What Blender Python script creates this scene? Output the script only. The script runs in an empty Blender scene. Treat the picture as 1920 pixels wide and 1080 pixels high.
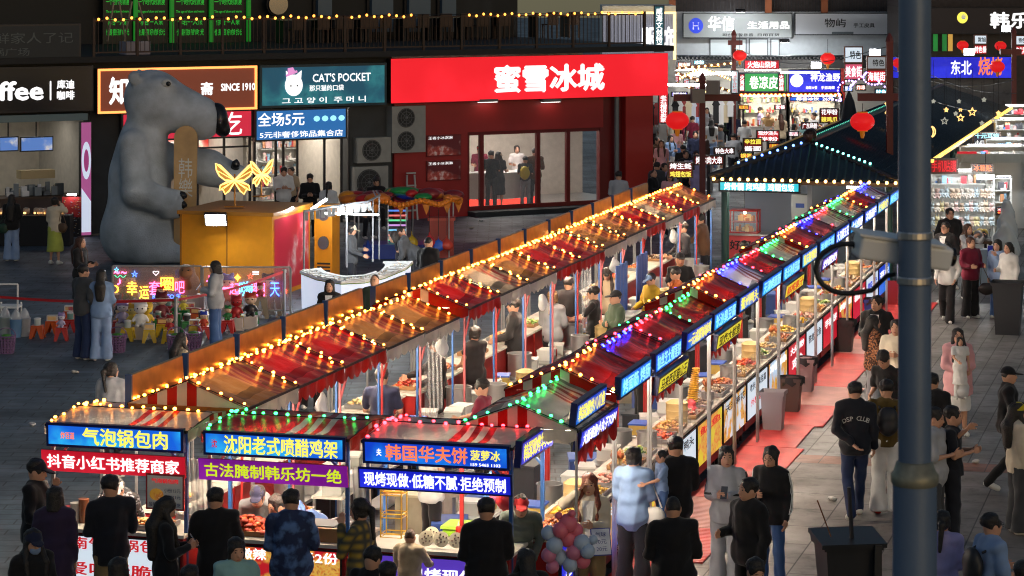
import bpy, bmesh, math, random
import numpy as np
from mathutils import Vector, Matrix
from mathutils.bvhtree import BVHTree
random.seed(7); np.random.seed(7)
SC = bpy.context.scene
COL = SC.collection
R = math.radians
# ---------------------------------------------------------------- camera
F, HZ, CH = 4900.0, -80.0, 7.4            # focal length and horizon in photo pixels, eye height in metres
cam = bpy.data.cameras.new("camera"); cam_o = bpy.data.objects.new("camera", cam); COL.objects.link(cam_o)
cam_o.location = (0, 0, CH); cam_o.rotation_euler = (R(90), 0, 0)
cam.sensor_width = 36; cam.lens = F / 1920 * 36; cam.shift_y = -(540 - HZ) / 1920
cam.clip_start = .5; cam.clip_end = 600
cam.dof.use_dof = True; cam.dof.focus_distance = 38; cam.dof.aperture_fstop = 11
SC.camera = cam_o
# ---------------------------------------------------------------- sky and exposure (night)
W = bpy.data.worlds.new("World"); SC.world = W; W.use_nodes = True
wn = W.node_tree.nodes; bg = wn["Background"]
sky = wn.new("ShaderNodeTexSky"); sky.sky_type = 'NISHITA'; sky.sun_disc = False
sky.sun_elevation = R(14); sky.sun_rotation = R(150)
W.node_tree.links.new(sky.outputs[0], bg.inputs[0]); bg.inputs[1].default_value = .05
moon = bpy.data.lights.new("moon", 'SUN'); moon.energy = .06; moon.angle = R(10); moon.color = (.75, .85, 1)  # weak fill lamp added for shading; no moon is known to light this place
moon_fill_o = bpy.data.objects.new("moon", moon); COL.objects.link(moon_fill_o); moon_fill_o.rotation_euler = (R(35), R(-20), 0)
SC.view_settings.view_transform = 'Standard'; SC.view_settings.look = 'None'
SC.view_settings.exposure = 0; SC.view_settings.gamma = 1
cy = SC.cycles
cy.use_denoising = True; cy.denoiser = 'OPENIMAGEDENOISE'
cy.max_bounces = 5; cy.diffuse_bounces = 2; cy.glossy_bounces = 2; cy.transmission_bounces = 3; cy.transparent_max_bounces = 6
cy.caustics_reflective = False; cy.caustics_refractive = False; cy.sample_clamp_indirect = 3; cy.sample_clamp_direct = 30
cy.use_light_tree = True; cy.filter_width = 1.1

# ---------------------------------------------------------------- pixel helpers (photo pixel -> world)
def at(px, py, Y):
    return Vector(((px - 960) / F * Y, Y, CH - (py - HZ) / F * Y))
def ground(px, py, z=0.0):
    return at(px, py, F * (CH - z) / (py - HZ))
# ---------------------------------------------------------------- colours and materials
def S(r, g, b):
    f = lambda c: c / 12.92 if c <= .04045 else ((c + .055) / 1.055) ** 2.4
    return (f(r / 255), f(g / 255), f(b / 255))
MATS = {}
def M(name, col=(.5, .5, .5), rough=.6, metal=0., var=0., vs=6., bump=0., bs=40., emit=None, es=0., spec=.5, sheen=0., alpha=1., nolight=False, trans=0.):
    if name in MATS: return MATS[name]
    m = bpy.data.materials.new(name); m.use_nodes = True; MATS[name] = m
    nt = m.node_tree; p = nt.nodes["Principled BSDF"]
    p.inputs["Base Color"].default_value = (*col, 1); p.inputs["Roughness"].default_value = rough
    p.inputs["Metallic"].default_value = metal; p.inputs["Specular IOR Level"].default_value = spec
    if sheen: p.inputs["Sheen Weight"].default_value = sheen
    if alpha < 1: p.inputs["Alpha"].default_value = alpha
    if var or bump:
        tc = nt.nodes.new("ShaderNodeTexCoord")
    if var:
        nz = nt.nodes.new("ShaderNodeTexNoise"); nz.inputs["Scale"].default_value = vs; nz.inputs["Detail"].default_value = 5
        nt.links.new(tc.outputs["Object"], nz.inputs["Vector"])
        mp = nt.nodes.new("ShaderNodeMapRange"); mp.inputs[1].default_value = .3; mp.inputs[2].default_value = .7
        mp.inputs[3].default_value = 1 - var; mp.inputs[4].default_value = 1 + var
        nt.links.new(nz.outputs[0], mp.inputs[0])
        mx = nt.nodes.new("ShaderNodeMix"); mx.data_type = 'RGBA'; mx.blend_type = 'MULTIPLY'; mx.inputs[0].default_value = 1
        mx.inputs[6].default_value = (*col, 1)
        nt.links.new(mp.outputs[0], mx.inputs[7]); nt.links.new(mx.outputs[2], p.inputs["Base Color"])
        m["mix"] = 1
    if bump:
        nb = nt.nodes.new("ShaderNodeTexNoise"); nb.inputs["Scale"].default_value = bs; nb.inputs["Detail"].default_value = 4
        nt.links.new(tc.outputs["Object"], nb.inputs["Vector"])
        b = nt.nodes.new("ShaderNodeBump"); b.inputs["Strength"].default_value = bump; b.inputs["Distance"].default_value = .02
        nt.links.new(nb.outputs[0], b.inputs["Height"]); nt.links.new(b.outputs[0], p.inputs["Normal"])
    if emit:
        p.inputs["Emission Color"].default_value = (*emit, 1); p.inputs["Emission Strength"].default_value = es
        if nolight: m.cycles.emission_sampling = 'NONE'
    if trans:
        t = nt.nodes.new("ShaderNodeBsdfTranslucent"); t.inputs[0].default_value = (*col, 1)
        ms = nt.nodes.new("ShaderNodeMixShader"); ms.inputs[0].default_value = trans
        out = nt.nodes["Material Output"]
        nt.links.new(p.outputs[0], ms.inputs[1]); nt.links.new(t.outputs[0], ms.inputs[2]); nt.links.new(ms.outputs[0], out.inputs[0])
    return m
def E(name, col, es=1., base=None, nolight=False):          # a surface that gives off light
    return M(name, base or tuple(c * .6 for c in col), .45, emit=col, es=es, nolight=nolight)
def picture(name, cols, scale=6., es=.9, dark=.1, seed=0., base=None, kind='V', cover=.5):     # a backlit picture panel: blotches of printed food on a ground colour
    if name in MATS: return MATS[name]
    m = bpy.data.materials.new(name); m.use_nodes = True; MATS[name] = m
    nt = m.node_tree; p = nt.nodes["Principled BSDF"]; p.inputs["Roughness"].default_value = .35
    tc = nt.nodes.new("ShaderNodeTexCoord"); mp = nt.nodes.new("ShaderNodeMapping"); mp.inputs[1].default_value = (seed, seed * 1.7, seed * .3)
    nt.links.new(tc.outputs["Object"], mp.inputs[0])
    v = nt.nodes.new("ShaderNodeTexVoronoi"); v.inputs["Scale"].default_value = scale
    nt.links.new(mp.outputs[0], v.inputs["Vector"])
    n = nt.nodes.new("ShaderNodeTexNoise"); n.inputs["Scale"].default_value = scale * 2.3; n.inputs["Detail"].default_value = 6
    nt.links.new(mp.outputs[0], n.inputs["Vector"])
    r = nt.nodes.new("ShaderNodeValToRGB"); r.color_ramp.interpolation = 'LINEAR'
    el = r.color_ramp.elements
    for i, c in enumerate(cols):
        pos = .28 + .44 * i / max(1, len(cols) - 1)
        e = el[i] if i < 2 else el.new(pos)
        e.position = pos; e.color = (*c, 1)
    nt.links.new(n.outputs[0], r.inputs[0])
    n2 = nt.nodes.new("ShaderNodeTexNoise"); n2.inputs["Scale"].default_value = scale * .45
    nt.links.new(mp.outputs[0], n2.inputs["Vector"])
    st = nt.nodes.new("ShaderNodeMapRange"); st.inputs[1].default_value = cover - .04; st.inputs[2].default_value = cover + .04
    nt.links.new(n2.outputs[0], st.inputs[0])
    mx = nt.nodes.new("ShaderNodeMix"); mx.data_type = 'RGBA'; mx.inputs[6].default_value = (*(base or cols[0]), 1)
    nt.links.new(st.outputs[0], mx.inputs[0]); nt.links.new(r.outputs[0], mx.inputs[7])
    nt.links.new(mx.outputs[2], p.inputs["Base Color"]); nt.links.new(mx.outputs[2], p.inputs["Emission Color"])
    p.inputs["Emission Strength"].default_value = es
    return m
# ---------------------------------------------------------------- mesh builder
class MB:
    def __init__(s): s.v = []; s.f = []; s.m = []; s.cur = 0
    def add(s, vs, fs, m=None):
        o = len(s.v); s.v += [tuple(x) for x in vs]
        s.f += [tuple(i + o for i in f) for f in fs]; s.m += [s.cur if m is None else m] * len(fs); return s
    def box(s, x0, x1, y0, y1, z0, z1, m=None):
        return s.add([(x0, y0, z0), (x1, y0, z0), (x1, y1, z0), (x0, y1, z0), (x0, y0, z1), (x1, y0, z1), (x1, y1, z1), (x0, y1, z1)],
              [(0, 3, 2, 1), (4, 5, 6, 7), (0, 1, 5, 4), (1, 2, 6, 5), (2, 3, 7, 6), (3, 0, 4, 7)], m)
    def obox(s, c, sx, sy, sz, rz=0., rx=0., m=None):
        Mx = Matrix.Translation(c) @ Matrix.Rotation(rz, 4, 'Z') @ Matrix.Rotation(rx, 4, 'X')
        b = MB().box(-sx / 2, sx / 2, -sy / 2, sy / 2, -sz / 2, sz / 2)
        return s.add([Mx @ Vector(v) for v in b.v], b.f, m)
    def quad(s, a, b, c, d, m=None): return s.add([a, b, c, d], [(0, 1, 2, 3)], m)
    def beam(s, p0, p1, w, h=None, m=None):
        p0, p1 = Vector(p0), Vector(p1); d = (p1 - p0).normalized(); h = h or w
        up = Vector((0, 0, 1)) if abs(d.z) < .95 else Vector((0, 1, 0))
        a = d.cross(up).normalized() * w / 2; b = a.cross(d).normalized() * h / 2
        vs = [p + i * a + j * b for p in (p0, p1) for i, j in ((-1, -1), (1, -1), (1, 1), (-1, 1))]
        return s.add(vs, [(0, 1, 2, 3), (7, 6, 5, 4), (0, 4, 5, 1), (1, 5, 6, 2), (2, 6, 7, 3), (3, 7, 4, 0)], m)
    def tube(s, pts, r, n=6, m=None, cap=True):
        pts = [Vector(p) for p in pts]; k = len(pts)
        rr = r if isinstance(r, (list, tuple)) else [r] * k
        d0 = (pts[1] - pts[0]).normalized()
        a = d0.cross(Vector((0, 0, 1)) if abs(d0.z) < .9 else Vector((1, 0, 0))).normalized()
        vs = []
        for i, p in enumerate(pts):
            d = (pts[min(i + 1, k - 1)] - pts[max(i - 1, 0)]).normalized()
            a = (a - d * a.dot(d)).normalized(); b = d.cross(a)
            vs += [p + (a * math.cos(2 * math.pi * j / n) + b * math.sin(2 * math.pi * j / n)) * rr[i] for j in range(n)]
        fs = [(i * n + j, i * n + (j + 1) % n, (i + 1) * n + (j + 1) % n, (i + 1) * n + j) for i in range(k - 1) for j in range(n)]
        if cap: fs += [tuple(range(n - 1, -1, -1)), tuple((k - 1) * n + j for j in range(n))]
        return s.add(vs, fs, m)
    def lathe(s, prof, c=(0, 0, 0), n=16, m=None, sx=1., sy=1.):
        k = len(prof); vs = [(c[0] + r * sx * math.cos(2 * math.pi * j / n), c[1] + r * sy * math.sin(2 * math.pi * j / n), c[2] + z) for r, z in prof for j in range(n)]
        fs = [(i * n + j, i * n + (j + 1) % n, (i + 1) * n + (j + 1) % n, (i + 1) * n + j) for i in range(k - 1) for j in range(n)]
        fs += [tuple(range(n - 1, -1, -1)), tuple((k - 1) * n + j for j in range(n))]
        return s.add(vs, fs, m)
    def ball(s, c, r, n=8, k=5, m=None, sx=1, sy=1, sz=1):
        return s.lathe([(max(r * math.sin(math.pi * i / k), r * .02), -r * sz * math.cos(math.pi * i / k)) for i in range(k + 1)], c, n, m, sx, sy)
    def prism(s, poly, y0, y1, m=None):                     # polygon in XZ pulled along Y (front is y0)
        n = len(poly)
        vs = [(x, y0, z) for x, z in poly] + [(x, y1, z) for x, z in poly]
        return s.add(vs, [tuple(range(n)), tuple(range(2 * n - 1, n - 1, -1))] + [(i, i + n, (i + 1) % n + n, (i + 1) % n) for i in range(n)], m)
    def grid(s, fn, nu, nv, m=None):
        vs = [fn(i / nu, j / nv) for j in range(nv + 1) for i in range(nu + 1)]
        fs = [(j * (nu + 1) + i, j * (nu + 1) + i + 1, (j + 1) * (nu + 1) + i + 1, (j + 1) * (nu + 1) + i) for j in range(nv) for i in range(nu)]
        o = len(s.v); s.v += [tuple(x) for x in vs]
        for q, f in enumerate(fs):
            s.f.append(tuple(i + o for i in f)); s.m.append(m(q % nu, q // nu) if callable(m) else (s.cur if m is None else m))
        return s
    def mesh(s, name, mats, smooth=None):
        me = bpy.data.meshes.new(name); me.from_pydata(s.v, [], s.f)
        for mm in (mats if isinstance(mats, (list, tuple)) else [mats]): me.materials.append(mm)
        me.polygons.foreach_set("material_index", s.m)
        if smooth is not None: shade(me, smooth)
        me.update(); return me
    def build(s, name, mats, parent=None, loc=None, rz=0., smooth=None):
        return obj(name, s.mesh(name, mats, smooth), parent, loc, rz)
def shade(me, ang=40):
    me.polygons.foreach_set("use_smooth", [True] * len(me.polygons))
    if ang < 180 and hasattr(me, "set_sharp_from_angle"): me.set_sharp_from_angle(angle=R(ang))
def obj(name, me, parent=None, loc=None, rz=0.):
    o = bpy.data.objects.new(name, me); COL.objects.link(o)
    if parent: o.parent = parent
    if loc is not None: o.location = loc
    if rz: o.rotation_euler = (0, 0, rz)
    return o
def tag(o, label, cat, group=None):
    o["label"] = label; o["category"] = cat
    if group: o["group"] = group
    return o
def thing(name, label, cat, loc=(0, 0, 0), rz=0., group=None):
    o = bpy.data.objects.new(name, None); COL.objects.link(o); o.empty_display_size = .2
    o.location = loc; o.rotation_euler = (0, 0, rz); return tag(o, label, cat, group)
def struct(o, kind="structure"): o["kind"] = kind; return o
def copy_tree(o, parent=None):
    c = o.copy(); COL.objects.link(c); c.parent = parent
    for ch in [x for x in o.children]: copy_tree(ch, c)
    return c
# ---------------------------------------------------------------- lettering
TXT = {}
def text_raw(s, bold=.0, lead=1.):
    k = (s, bold, lead)
    if k in TXT: return TXT[k]
    c = bpy.data.curves.new('t', 'FONT'); c.body = s; c.resolution_u = 2; c.fill_mode = 'FRONT'; c.space_line = lead; c.align_x = 'CENTER'
    o = bpy.data.objects.new('t', c); COL.objects.link(o)
    bpy.context.view_layer.update()
    me = o.evaluated_get(bpy.context.evaluated_depsgraph_get()).to_mesh()
    v = np.array([x.co[:2] for x in me.vertices]) if len(me.vertices) else np.zeros((1, 2)); f = [tuple(p.vertices) for p in me.polygons]
    o.evaluated_get(bpy.context.evaluated_depsgraph_get()).to_mesh_clear()
    bpy.data.objects.remove(o); bpy.data.curves.remove(c)
    v = v - (v.min(0) + v.max(0)) / 2; n = len(v); V3 = np.zeros((0, 3)); F3 = []
    for i, (dx, dz) in enumerate(((0, 0), (1, 0), (-1, 0), (0, 1), (0, -1)) if bold else ((0, 0),)):      # a heavier stroke: the glyph laid over itself
        V3 = np.concatenate([V3, np.c_[v[:, 0] + dx * bold * .8, np.full(n, -.0006 * i), v[:, 1] + dz * bold * .7]]); F3 += [tuple(q + n * i for q in p) for p in f]
    sz = v.max(0) - v.min(0) + bold
    TXT[k] = (V3, F3, sz); return TXT[k]
def letters(mb, s, cx, cz, w, h, y, m=0, bold=.03, vertical=False, slant=0., keep=False, th=.0):
    """letters filling a w x h box centred on (cx, cz) in the XZ plane at depth y, facing -Y"""
    v, f, sz = text_raw("\n".join(s) if vertical else s, bold, .95 if vertical else 1.)
    kx, kz = w / sz[0], h / max(sz[1], .1)
    if keep: kx = kz = min(kx, kz)
    P = [(cx + a * kx + slant * b * kz, y + e, cz + b * kz) for a, e, b in v]
    mb.add(P, f, m); return mb
# ---------------------------------------------------------------- smooth solids from distance fields (surface nets)
def _rcone(P, a, b, r1, r2):
    a = np.asarray(a, float); b = np.asarray(b, float); ba = b - a; l2 = max(float(ba @ ba), 1e-9)
    t = np.clip(((P - a) @ ba) / l2, 0, 1)
    return np.sqrt((((P - a) - t[..., None] * ba) ** 2).sum(-1)) - (r1 + (r2 - r1) * t)
def _ell(P, c, r, rot=None):
    q = P - np.asarray(c, float)
    if rot is not None: q = q @ rot
    r = np.asarray(r, float); k0 = np.sqrt(((q / r) ** 2).sum(-1)); k1 = np.sqrt(((q / r ** 2) ** 2).sum(-1))
    return k0 * (k0 - 1) / np.maximum(k1, 1e-6)
def rotx(a): return np.array([[1, 0, 0], [0, math.cos(a), -math.sin(a)], [0, math.sin(a), math.cos(a)]])
def rotz(a): return np.array([[math.cos(a), -math.sin(a), 0], [math.sin(a), math.cos(a), 0], [0, 0, 1]])
def field(P, prims):
    d = None
    for pr in prims:
        t = pr[0]
        if t == 'c': x = _rcone(P, *pr[1:5]); k = pr[5] if len(pr) > 5 else .03
        elif t == 'e': x = _ell(P, pr[1], pr[2], pr[4] if len(pr) > 4 else None); k = pr[3] if len(pr) > 3 else .03
        elif t == '-e': x = _ell(P, pr[1], pr[2], pr[4] if len(pr) > 4 else None); d = np.maximum(d, -x); continue
        elif t == '-c': x = _rcone(P, *pr[1:5]); d = np.maximum(d, -x); continue
        elif t == 'cut': x = (P - np.asarray(pr[1], float)) @ np.asarray(pr[2], float); d = np.maximum(d, x); continue
        elif t == 'fold':
            d = d + pr[1] * (np.sin(P[..., 2] * pr[2] + 7 * P[..., 0] + 4 * np.sin(P[..., 1] * 9 + pr[3])) + .7 * np.sin(P[..., 0] * pr[2] * 1.3 + P[..., 2] * 9 + pr[3])); continue
        if d is None: d = x
        else:
            h = np.clip(.5 + .5 * (x - d) / k, 0, 1); d = x * (1 - h) + d * h - k * h * (1 - h)
    return d
def bounds(prims, pad):
    lo = np.full(3, 9e9); hi = -lo
    for p in prims:
        if p[0] == 'c':
            for q, r in ((p[1], p[3]), (p[2], p[4])): lo = np.minimum(lo, np.asarray(q) - r); hi = np.maximum(hi, np.asarray(q) + r)
        elif p[0] == 'e':
            r = max(p[2]) if len(p) > 4 else np.asarray(p[2]); lo = np.minimum(lo, np.asarray(p[1]) - r); hi = np.maximum(hi, np.asarray(p[1]) + r)
    return lo - pad, hi + pad
def nets(prims, h):
    lo, hi = bounds(prims, h * 2.2)
    n = np.ceil((hi - lo) / h).astype(int) + 1
    ax = [lo[i] + h * np.arange(n[i]) for i in range(3)]
    P = np.stack(np.meshgrid(*ax, indexing='ij'), -1); D = field(P, prims)
    s = D < 0
    c = np.zeros(np.array(D.shape) - 1, int)
    corners = [(i, j, k) for i in (0, 1) for j in (0, 1) for k in (0, 1)]
    sl = lambda A, o: A[o[0]:A.shape[0] - 1 + o[0], o[1]:A.shape[1] - 1 + o[1], o[2]:A.shape[2] - 1 + o[2]]
    for o in corners: c += sl(s, o)
    act = (c > 0) & (c < 8); idx = np.full(act.shape, -1); idx[act] = np.arange(act.sum())
    acc = np.zeros((act.sum(), 3)); cnt = np.zeros(act.sum())
    for a in corners:
        for d in range(3):
            if a[d]: continue
            b = list(a); b[d] = 1
            da, db = sl(D, a)[act], sl(D, tuple(b))[act]; x = (da < 0) != (db < 0)
            t = np.where(x, da / np.where(np.abs(da - db) < 1e-12, 1, da - db), 0)
            q = np.zeros((len(t), 3)) + np.array(a); q[:, d] += t
            acc += q * x[:, None]; cnt += x
    V = lo + h * (np.argwhere(act) + acc / np.maximum(cnt, 1)[:, None])
    FS = []
    for d in range(3):
        e = [1, 1, 1]; e[d] = 0
        b0 = [slice(1, -1)] * 3; b1 = [slice(1, -1)] * 3; b0[d] = slice(0, -1); b1[d] = slice(1, None)
        s0, s1 = s[tuple(b0)], s[tuple(b1)]
        for sgn in (0, 1):
            w = np.argwhere((s0 != s1) & (s0 == bool(sgn)))
            if not len(w): continue
            off = np.ones(3, int); off[d] = 0; w = w + off
            u, v = (d + 1) % 3, (d + 2) % 3
            qs = []
            for du, dv in ((-1, -1), (0, -1), (0, 0), (-1, 0)):
                k = w.copy(); k[:, u] += du; k[:, v] += dv; qs.append(idx[k[:, 0], k[:, 1], k[:, 2]])
            q = np.stack(qs, 1); q = q if sgn else q[:, ::-1]
            FS.append(q[(q >= 0).all(1)])
    return V, np.concatenate(FS)
def nets_mesh(name, prims, h, mat, mb=None):
    V, Q = nets(prims, h)
    b = MB(); b.v = V.tolist(); b.f = [tuple(q) for q in Q.tolist()]; b.m = [0] * len(b.f)
    if mb: b.add(mb.v, mb.f); b.m = [0] * len(Q) + mb.m
    return b.mesh(name, mat, 180)
# ================================================================ PEOPLE
SKIN = M("skin", S(205, 155, 128), .5, var=.06, vs=9, spec=.35)
SKIN2 = M("skin_tan", S(178, 124, 96), .5, var=.06, vs=9, spec=.35)
DARKEYE = M("eye_dark", (.012, .01, .009), .3); LIP = M("lip", S(165, 84, 78), .5)
HAIRC = {"black": M("hair_black", (.016, .013, .012), .55, var=.55, vs=55, bump=.5, bs=70), "brown": M("hair_brown", S(70, 42, 30), .55, var=.55, vs=55, bump=.5, bs=70),
         "red": M("hair_auburn", S(110, 52, 32), .55, var=.55, vs=55, bump=.5, bs=70), "blond": M("hair_blond", S(150, 115, 75), .55, var=.55, vs=55, bump=.5, bs=70), "grey": M("hair_grey", S(110, 108, 105), .5, var=.3, vs=40)}
CL = {"black": (26, 26, 29), "ink": (30, 32, 40), "navy": (30, 36, 62), "white": (222, 220, 218), "cream": (214, 200, 178), "grey": (140, 142, 146), "ltgrey": (164, 166, 172), "dkgrey": (66, 68, 72),
      "blue": (84, 128, 190), "ltblue": (126, 152, 192), "denim": (70, 100, 150), "dkdenim": (36, 50, 84), "paledenim": (136, 160, 198), "maroon": (112, 26, 50), "pink": (216, 160, 164), "lilac": (166, 158, 204),
      "olive": (92, 74, 34), "green": (60, 76, 60), "teal": (142, 186, 186), "yellow": (200, 180, 40), "lime": (176, 184, 84), "brown": (92, 66, 48), "beige": (186, 166, 138), "red": (180, 40, 40), "purple": (52, 40, 66), "khaki": (140, 120, 84), "orange": (190, 96, 40), "camo": (80, 90, 84), "mustard": (190, 150, 40)}
def cloth(c):
    if c in ("plaid", "tiedye", "leopard", "blackprint"): return patterned(c)
    return M("cloth_" + c, S(*CL[c]), .85, var=.12, vs=5, bump=.25, bs=14, sheen=.15, spec=.25)
def patterned(c):
    nm = "cloth_" + c
    if nm in MATS: return MATS[nm]
    a, b = {"plaid": ((70, 70, 60), (170, 140, 50)), "tiedye": ((34, 48, 84), (84, 116, 168)), "leopard": ((50, 30, 24), (170, 112, 74)), "blackprint": ((24, 24, 28), (150, 150, 160))}[c]
    m = M(nm, S(*a), .85, bump=.25, bs=14); nt = m.node_tree; p = nt.nodes["Principled BSDF"]
    tc = nt.nodes.new("ShaderNodeTexCoord"); mx = nt.nodes.new("ShaderNodeMix"); mx.data_type = 'RGBA'
    mx.inputs[6].default_value = (*S(*a), 1); mx.inputs[7].default_value = (*S(*b), 1)
    if c == "plaid":
        w1 = nt.nodes.new("ShaderNodeTexWave"); w1.bands_direction = 'Z'; w1.inputs["Scale"].default_value = 3.2
        w2 = nt.nodes.new("ShaderNodeTexWave"); w2.bands_direction = 'X'; w2.inputs["Scale"].default_value = 3.2
        mm = nt.nodes.new("ShaderNodeMath"); mm.operation = 'MULTIPLY'
        for w in (w1, w2): nt.links.new(tc.outputs["Object"], w.inputs["Vector"])
        nt.links.new(w1.outputs["Fac"], mm.inputs[0]); nt.links.new(w2.outputs["Fac"], mm.inputs[1]); f = mm.outputs[0]
    else:
        n = nt.nodes.new("ShaderNodeTexNoise"); n.inputs["Scale"].default_value = {"tiedye": 7, "leopard": 34, "blackprint": 26}[c]; n.inputs["Detail"].default_value = 3
        nt.links.new(tc.outputs["Object"], n.inputs["Vector"])
        r = nt.nodes.new("ShaderNodeMapRange"); r.inputs[1].default_value = .45 if c != "blackprint" else .56; r.inputs[2].default_value = .6
        nt.links.new(n.outputs[0], r.inputs[0]); f = r.outputs[0]
    nt.links.new(f, mx.inputs[0]); nt.links.new(mx.outputs[2], p.inputs["Base Color"]); return m
SHOE = {"white": M("shoe_white", S(214, 212, 206), .6, var=.1), "black": M("shoe_black", (.02, .02, .022), .5), "red": M("shoe_red", S(170, 40, 34), .6)}
ARMS = {  # elbow, wrist (right-hand side of the body, x > 0) for a 1.70 m figure facing -Y
    'down': ((.235, .03, 1.13), (.245, -.05, .88)), 'phone': ((.225, -.03, 1.12), (.07, -.25, 1.17)), 'cup': ((.235, -.02, 1.12), (.17, -.24, 1.12)),
    'pocket': ((.275, .06, 1.13), (.205, -.07, .93)), 'back': ((.265, .12, 1.14), (.06, .18, .96)), 'cross': ((.245, -.07, 1.13), (-.04, -.2, 1.15)),
    'head': ((.33, -.06, 1.36), (.13, -.09, 1.53)), 'mouth': ((.235, -.12, 1.14), (.06, -.2, 1.42)), 'reach': ((.225, -.17, 1.17), (.17, -.42, 1.10)), 'work': ((.24, -.05, 1.12), (.15, -.30, 1.02)),
    'high': ((.23, -.2, 1.3), (.16, -.38, 1.45)), 'hip': ((.33, .05, 1.14), (.2, -.04, 1.0)), 'carry': ((.24, -.05, 1.12), (.0, -.24, 1.06)), 'swing': ((.24, -.09, 1.14), (.25, -.25, .95)), 'swingb': ((.24, .14, 1.15), (.25, .17, .9))}
LEGS = {'stand': (((.10, -.01, .48), (.11, .02, .09)), ((-.10, -.01, .48), (-.11, .02, .09))), 'apart': (((.13, -.03, .48), (.17, .0, .09)), ((-.12, .0, .48), (-.15, .03, .09))),
        'walk': (((.09, -.14, .49), (.08, -.22, .10)), ((-.09, -.03, .48), (-.08, .27, .15))), 'walk2': (((.09, -.03, .48), (.08, .22, .13)), ((-.09, -.13, .49), (-.08, -.2, .10))),
        'sit': (((.12, -.42, .5), (.13, -.40, .09)), ((-.12, -.42, .5), (-.13, -.38, .09)))}
PCACHE = {}
def _lean(p, hip, a):
    x, y, z = p; dy, dz = y - hip[1], z - hip[2]
    return np.array([x, hip[1] + dy * math.cos(a) - dz * math.sin(a), hip[2] + dz * math.cos(a) + dy * math.sin(a)])
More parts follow.
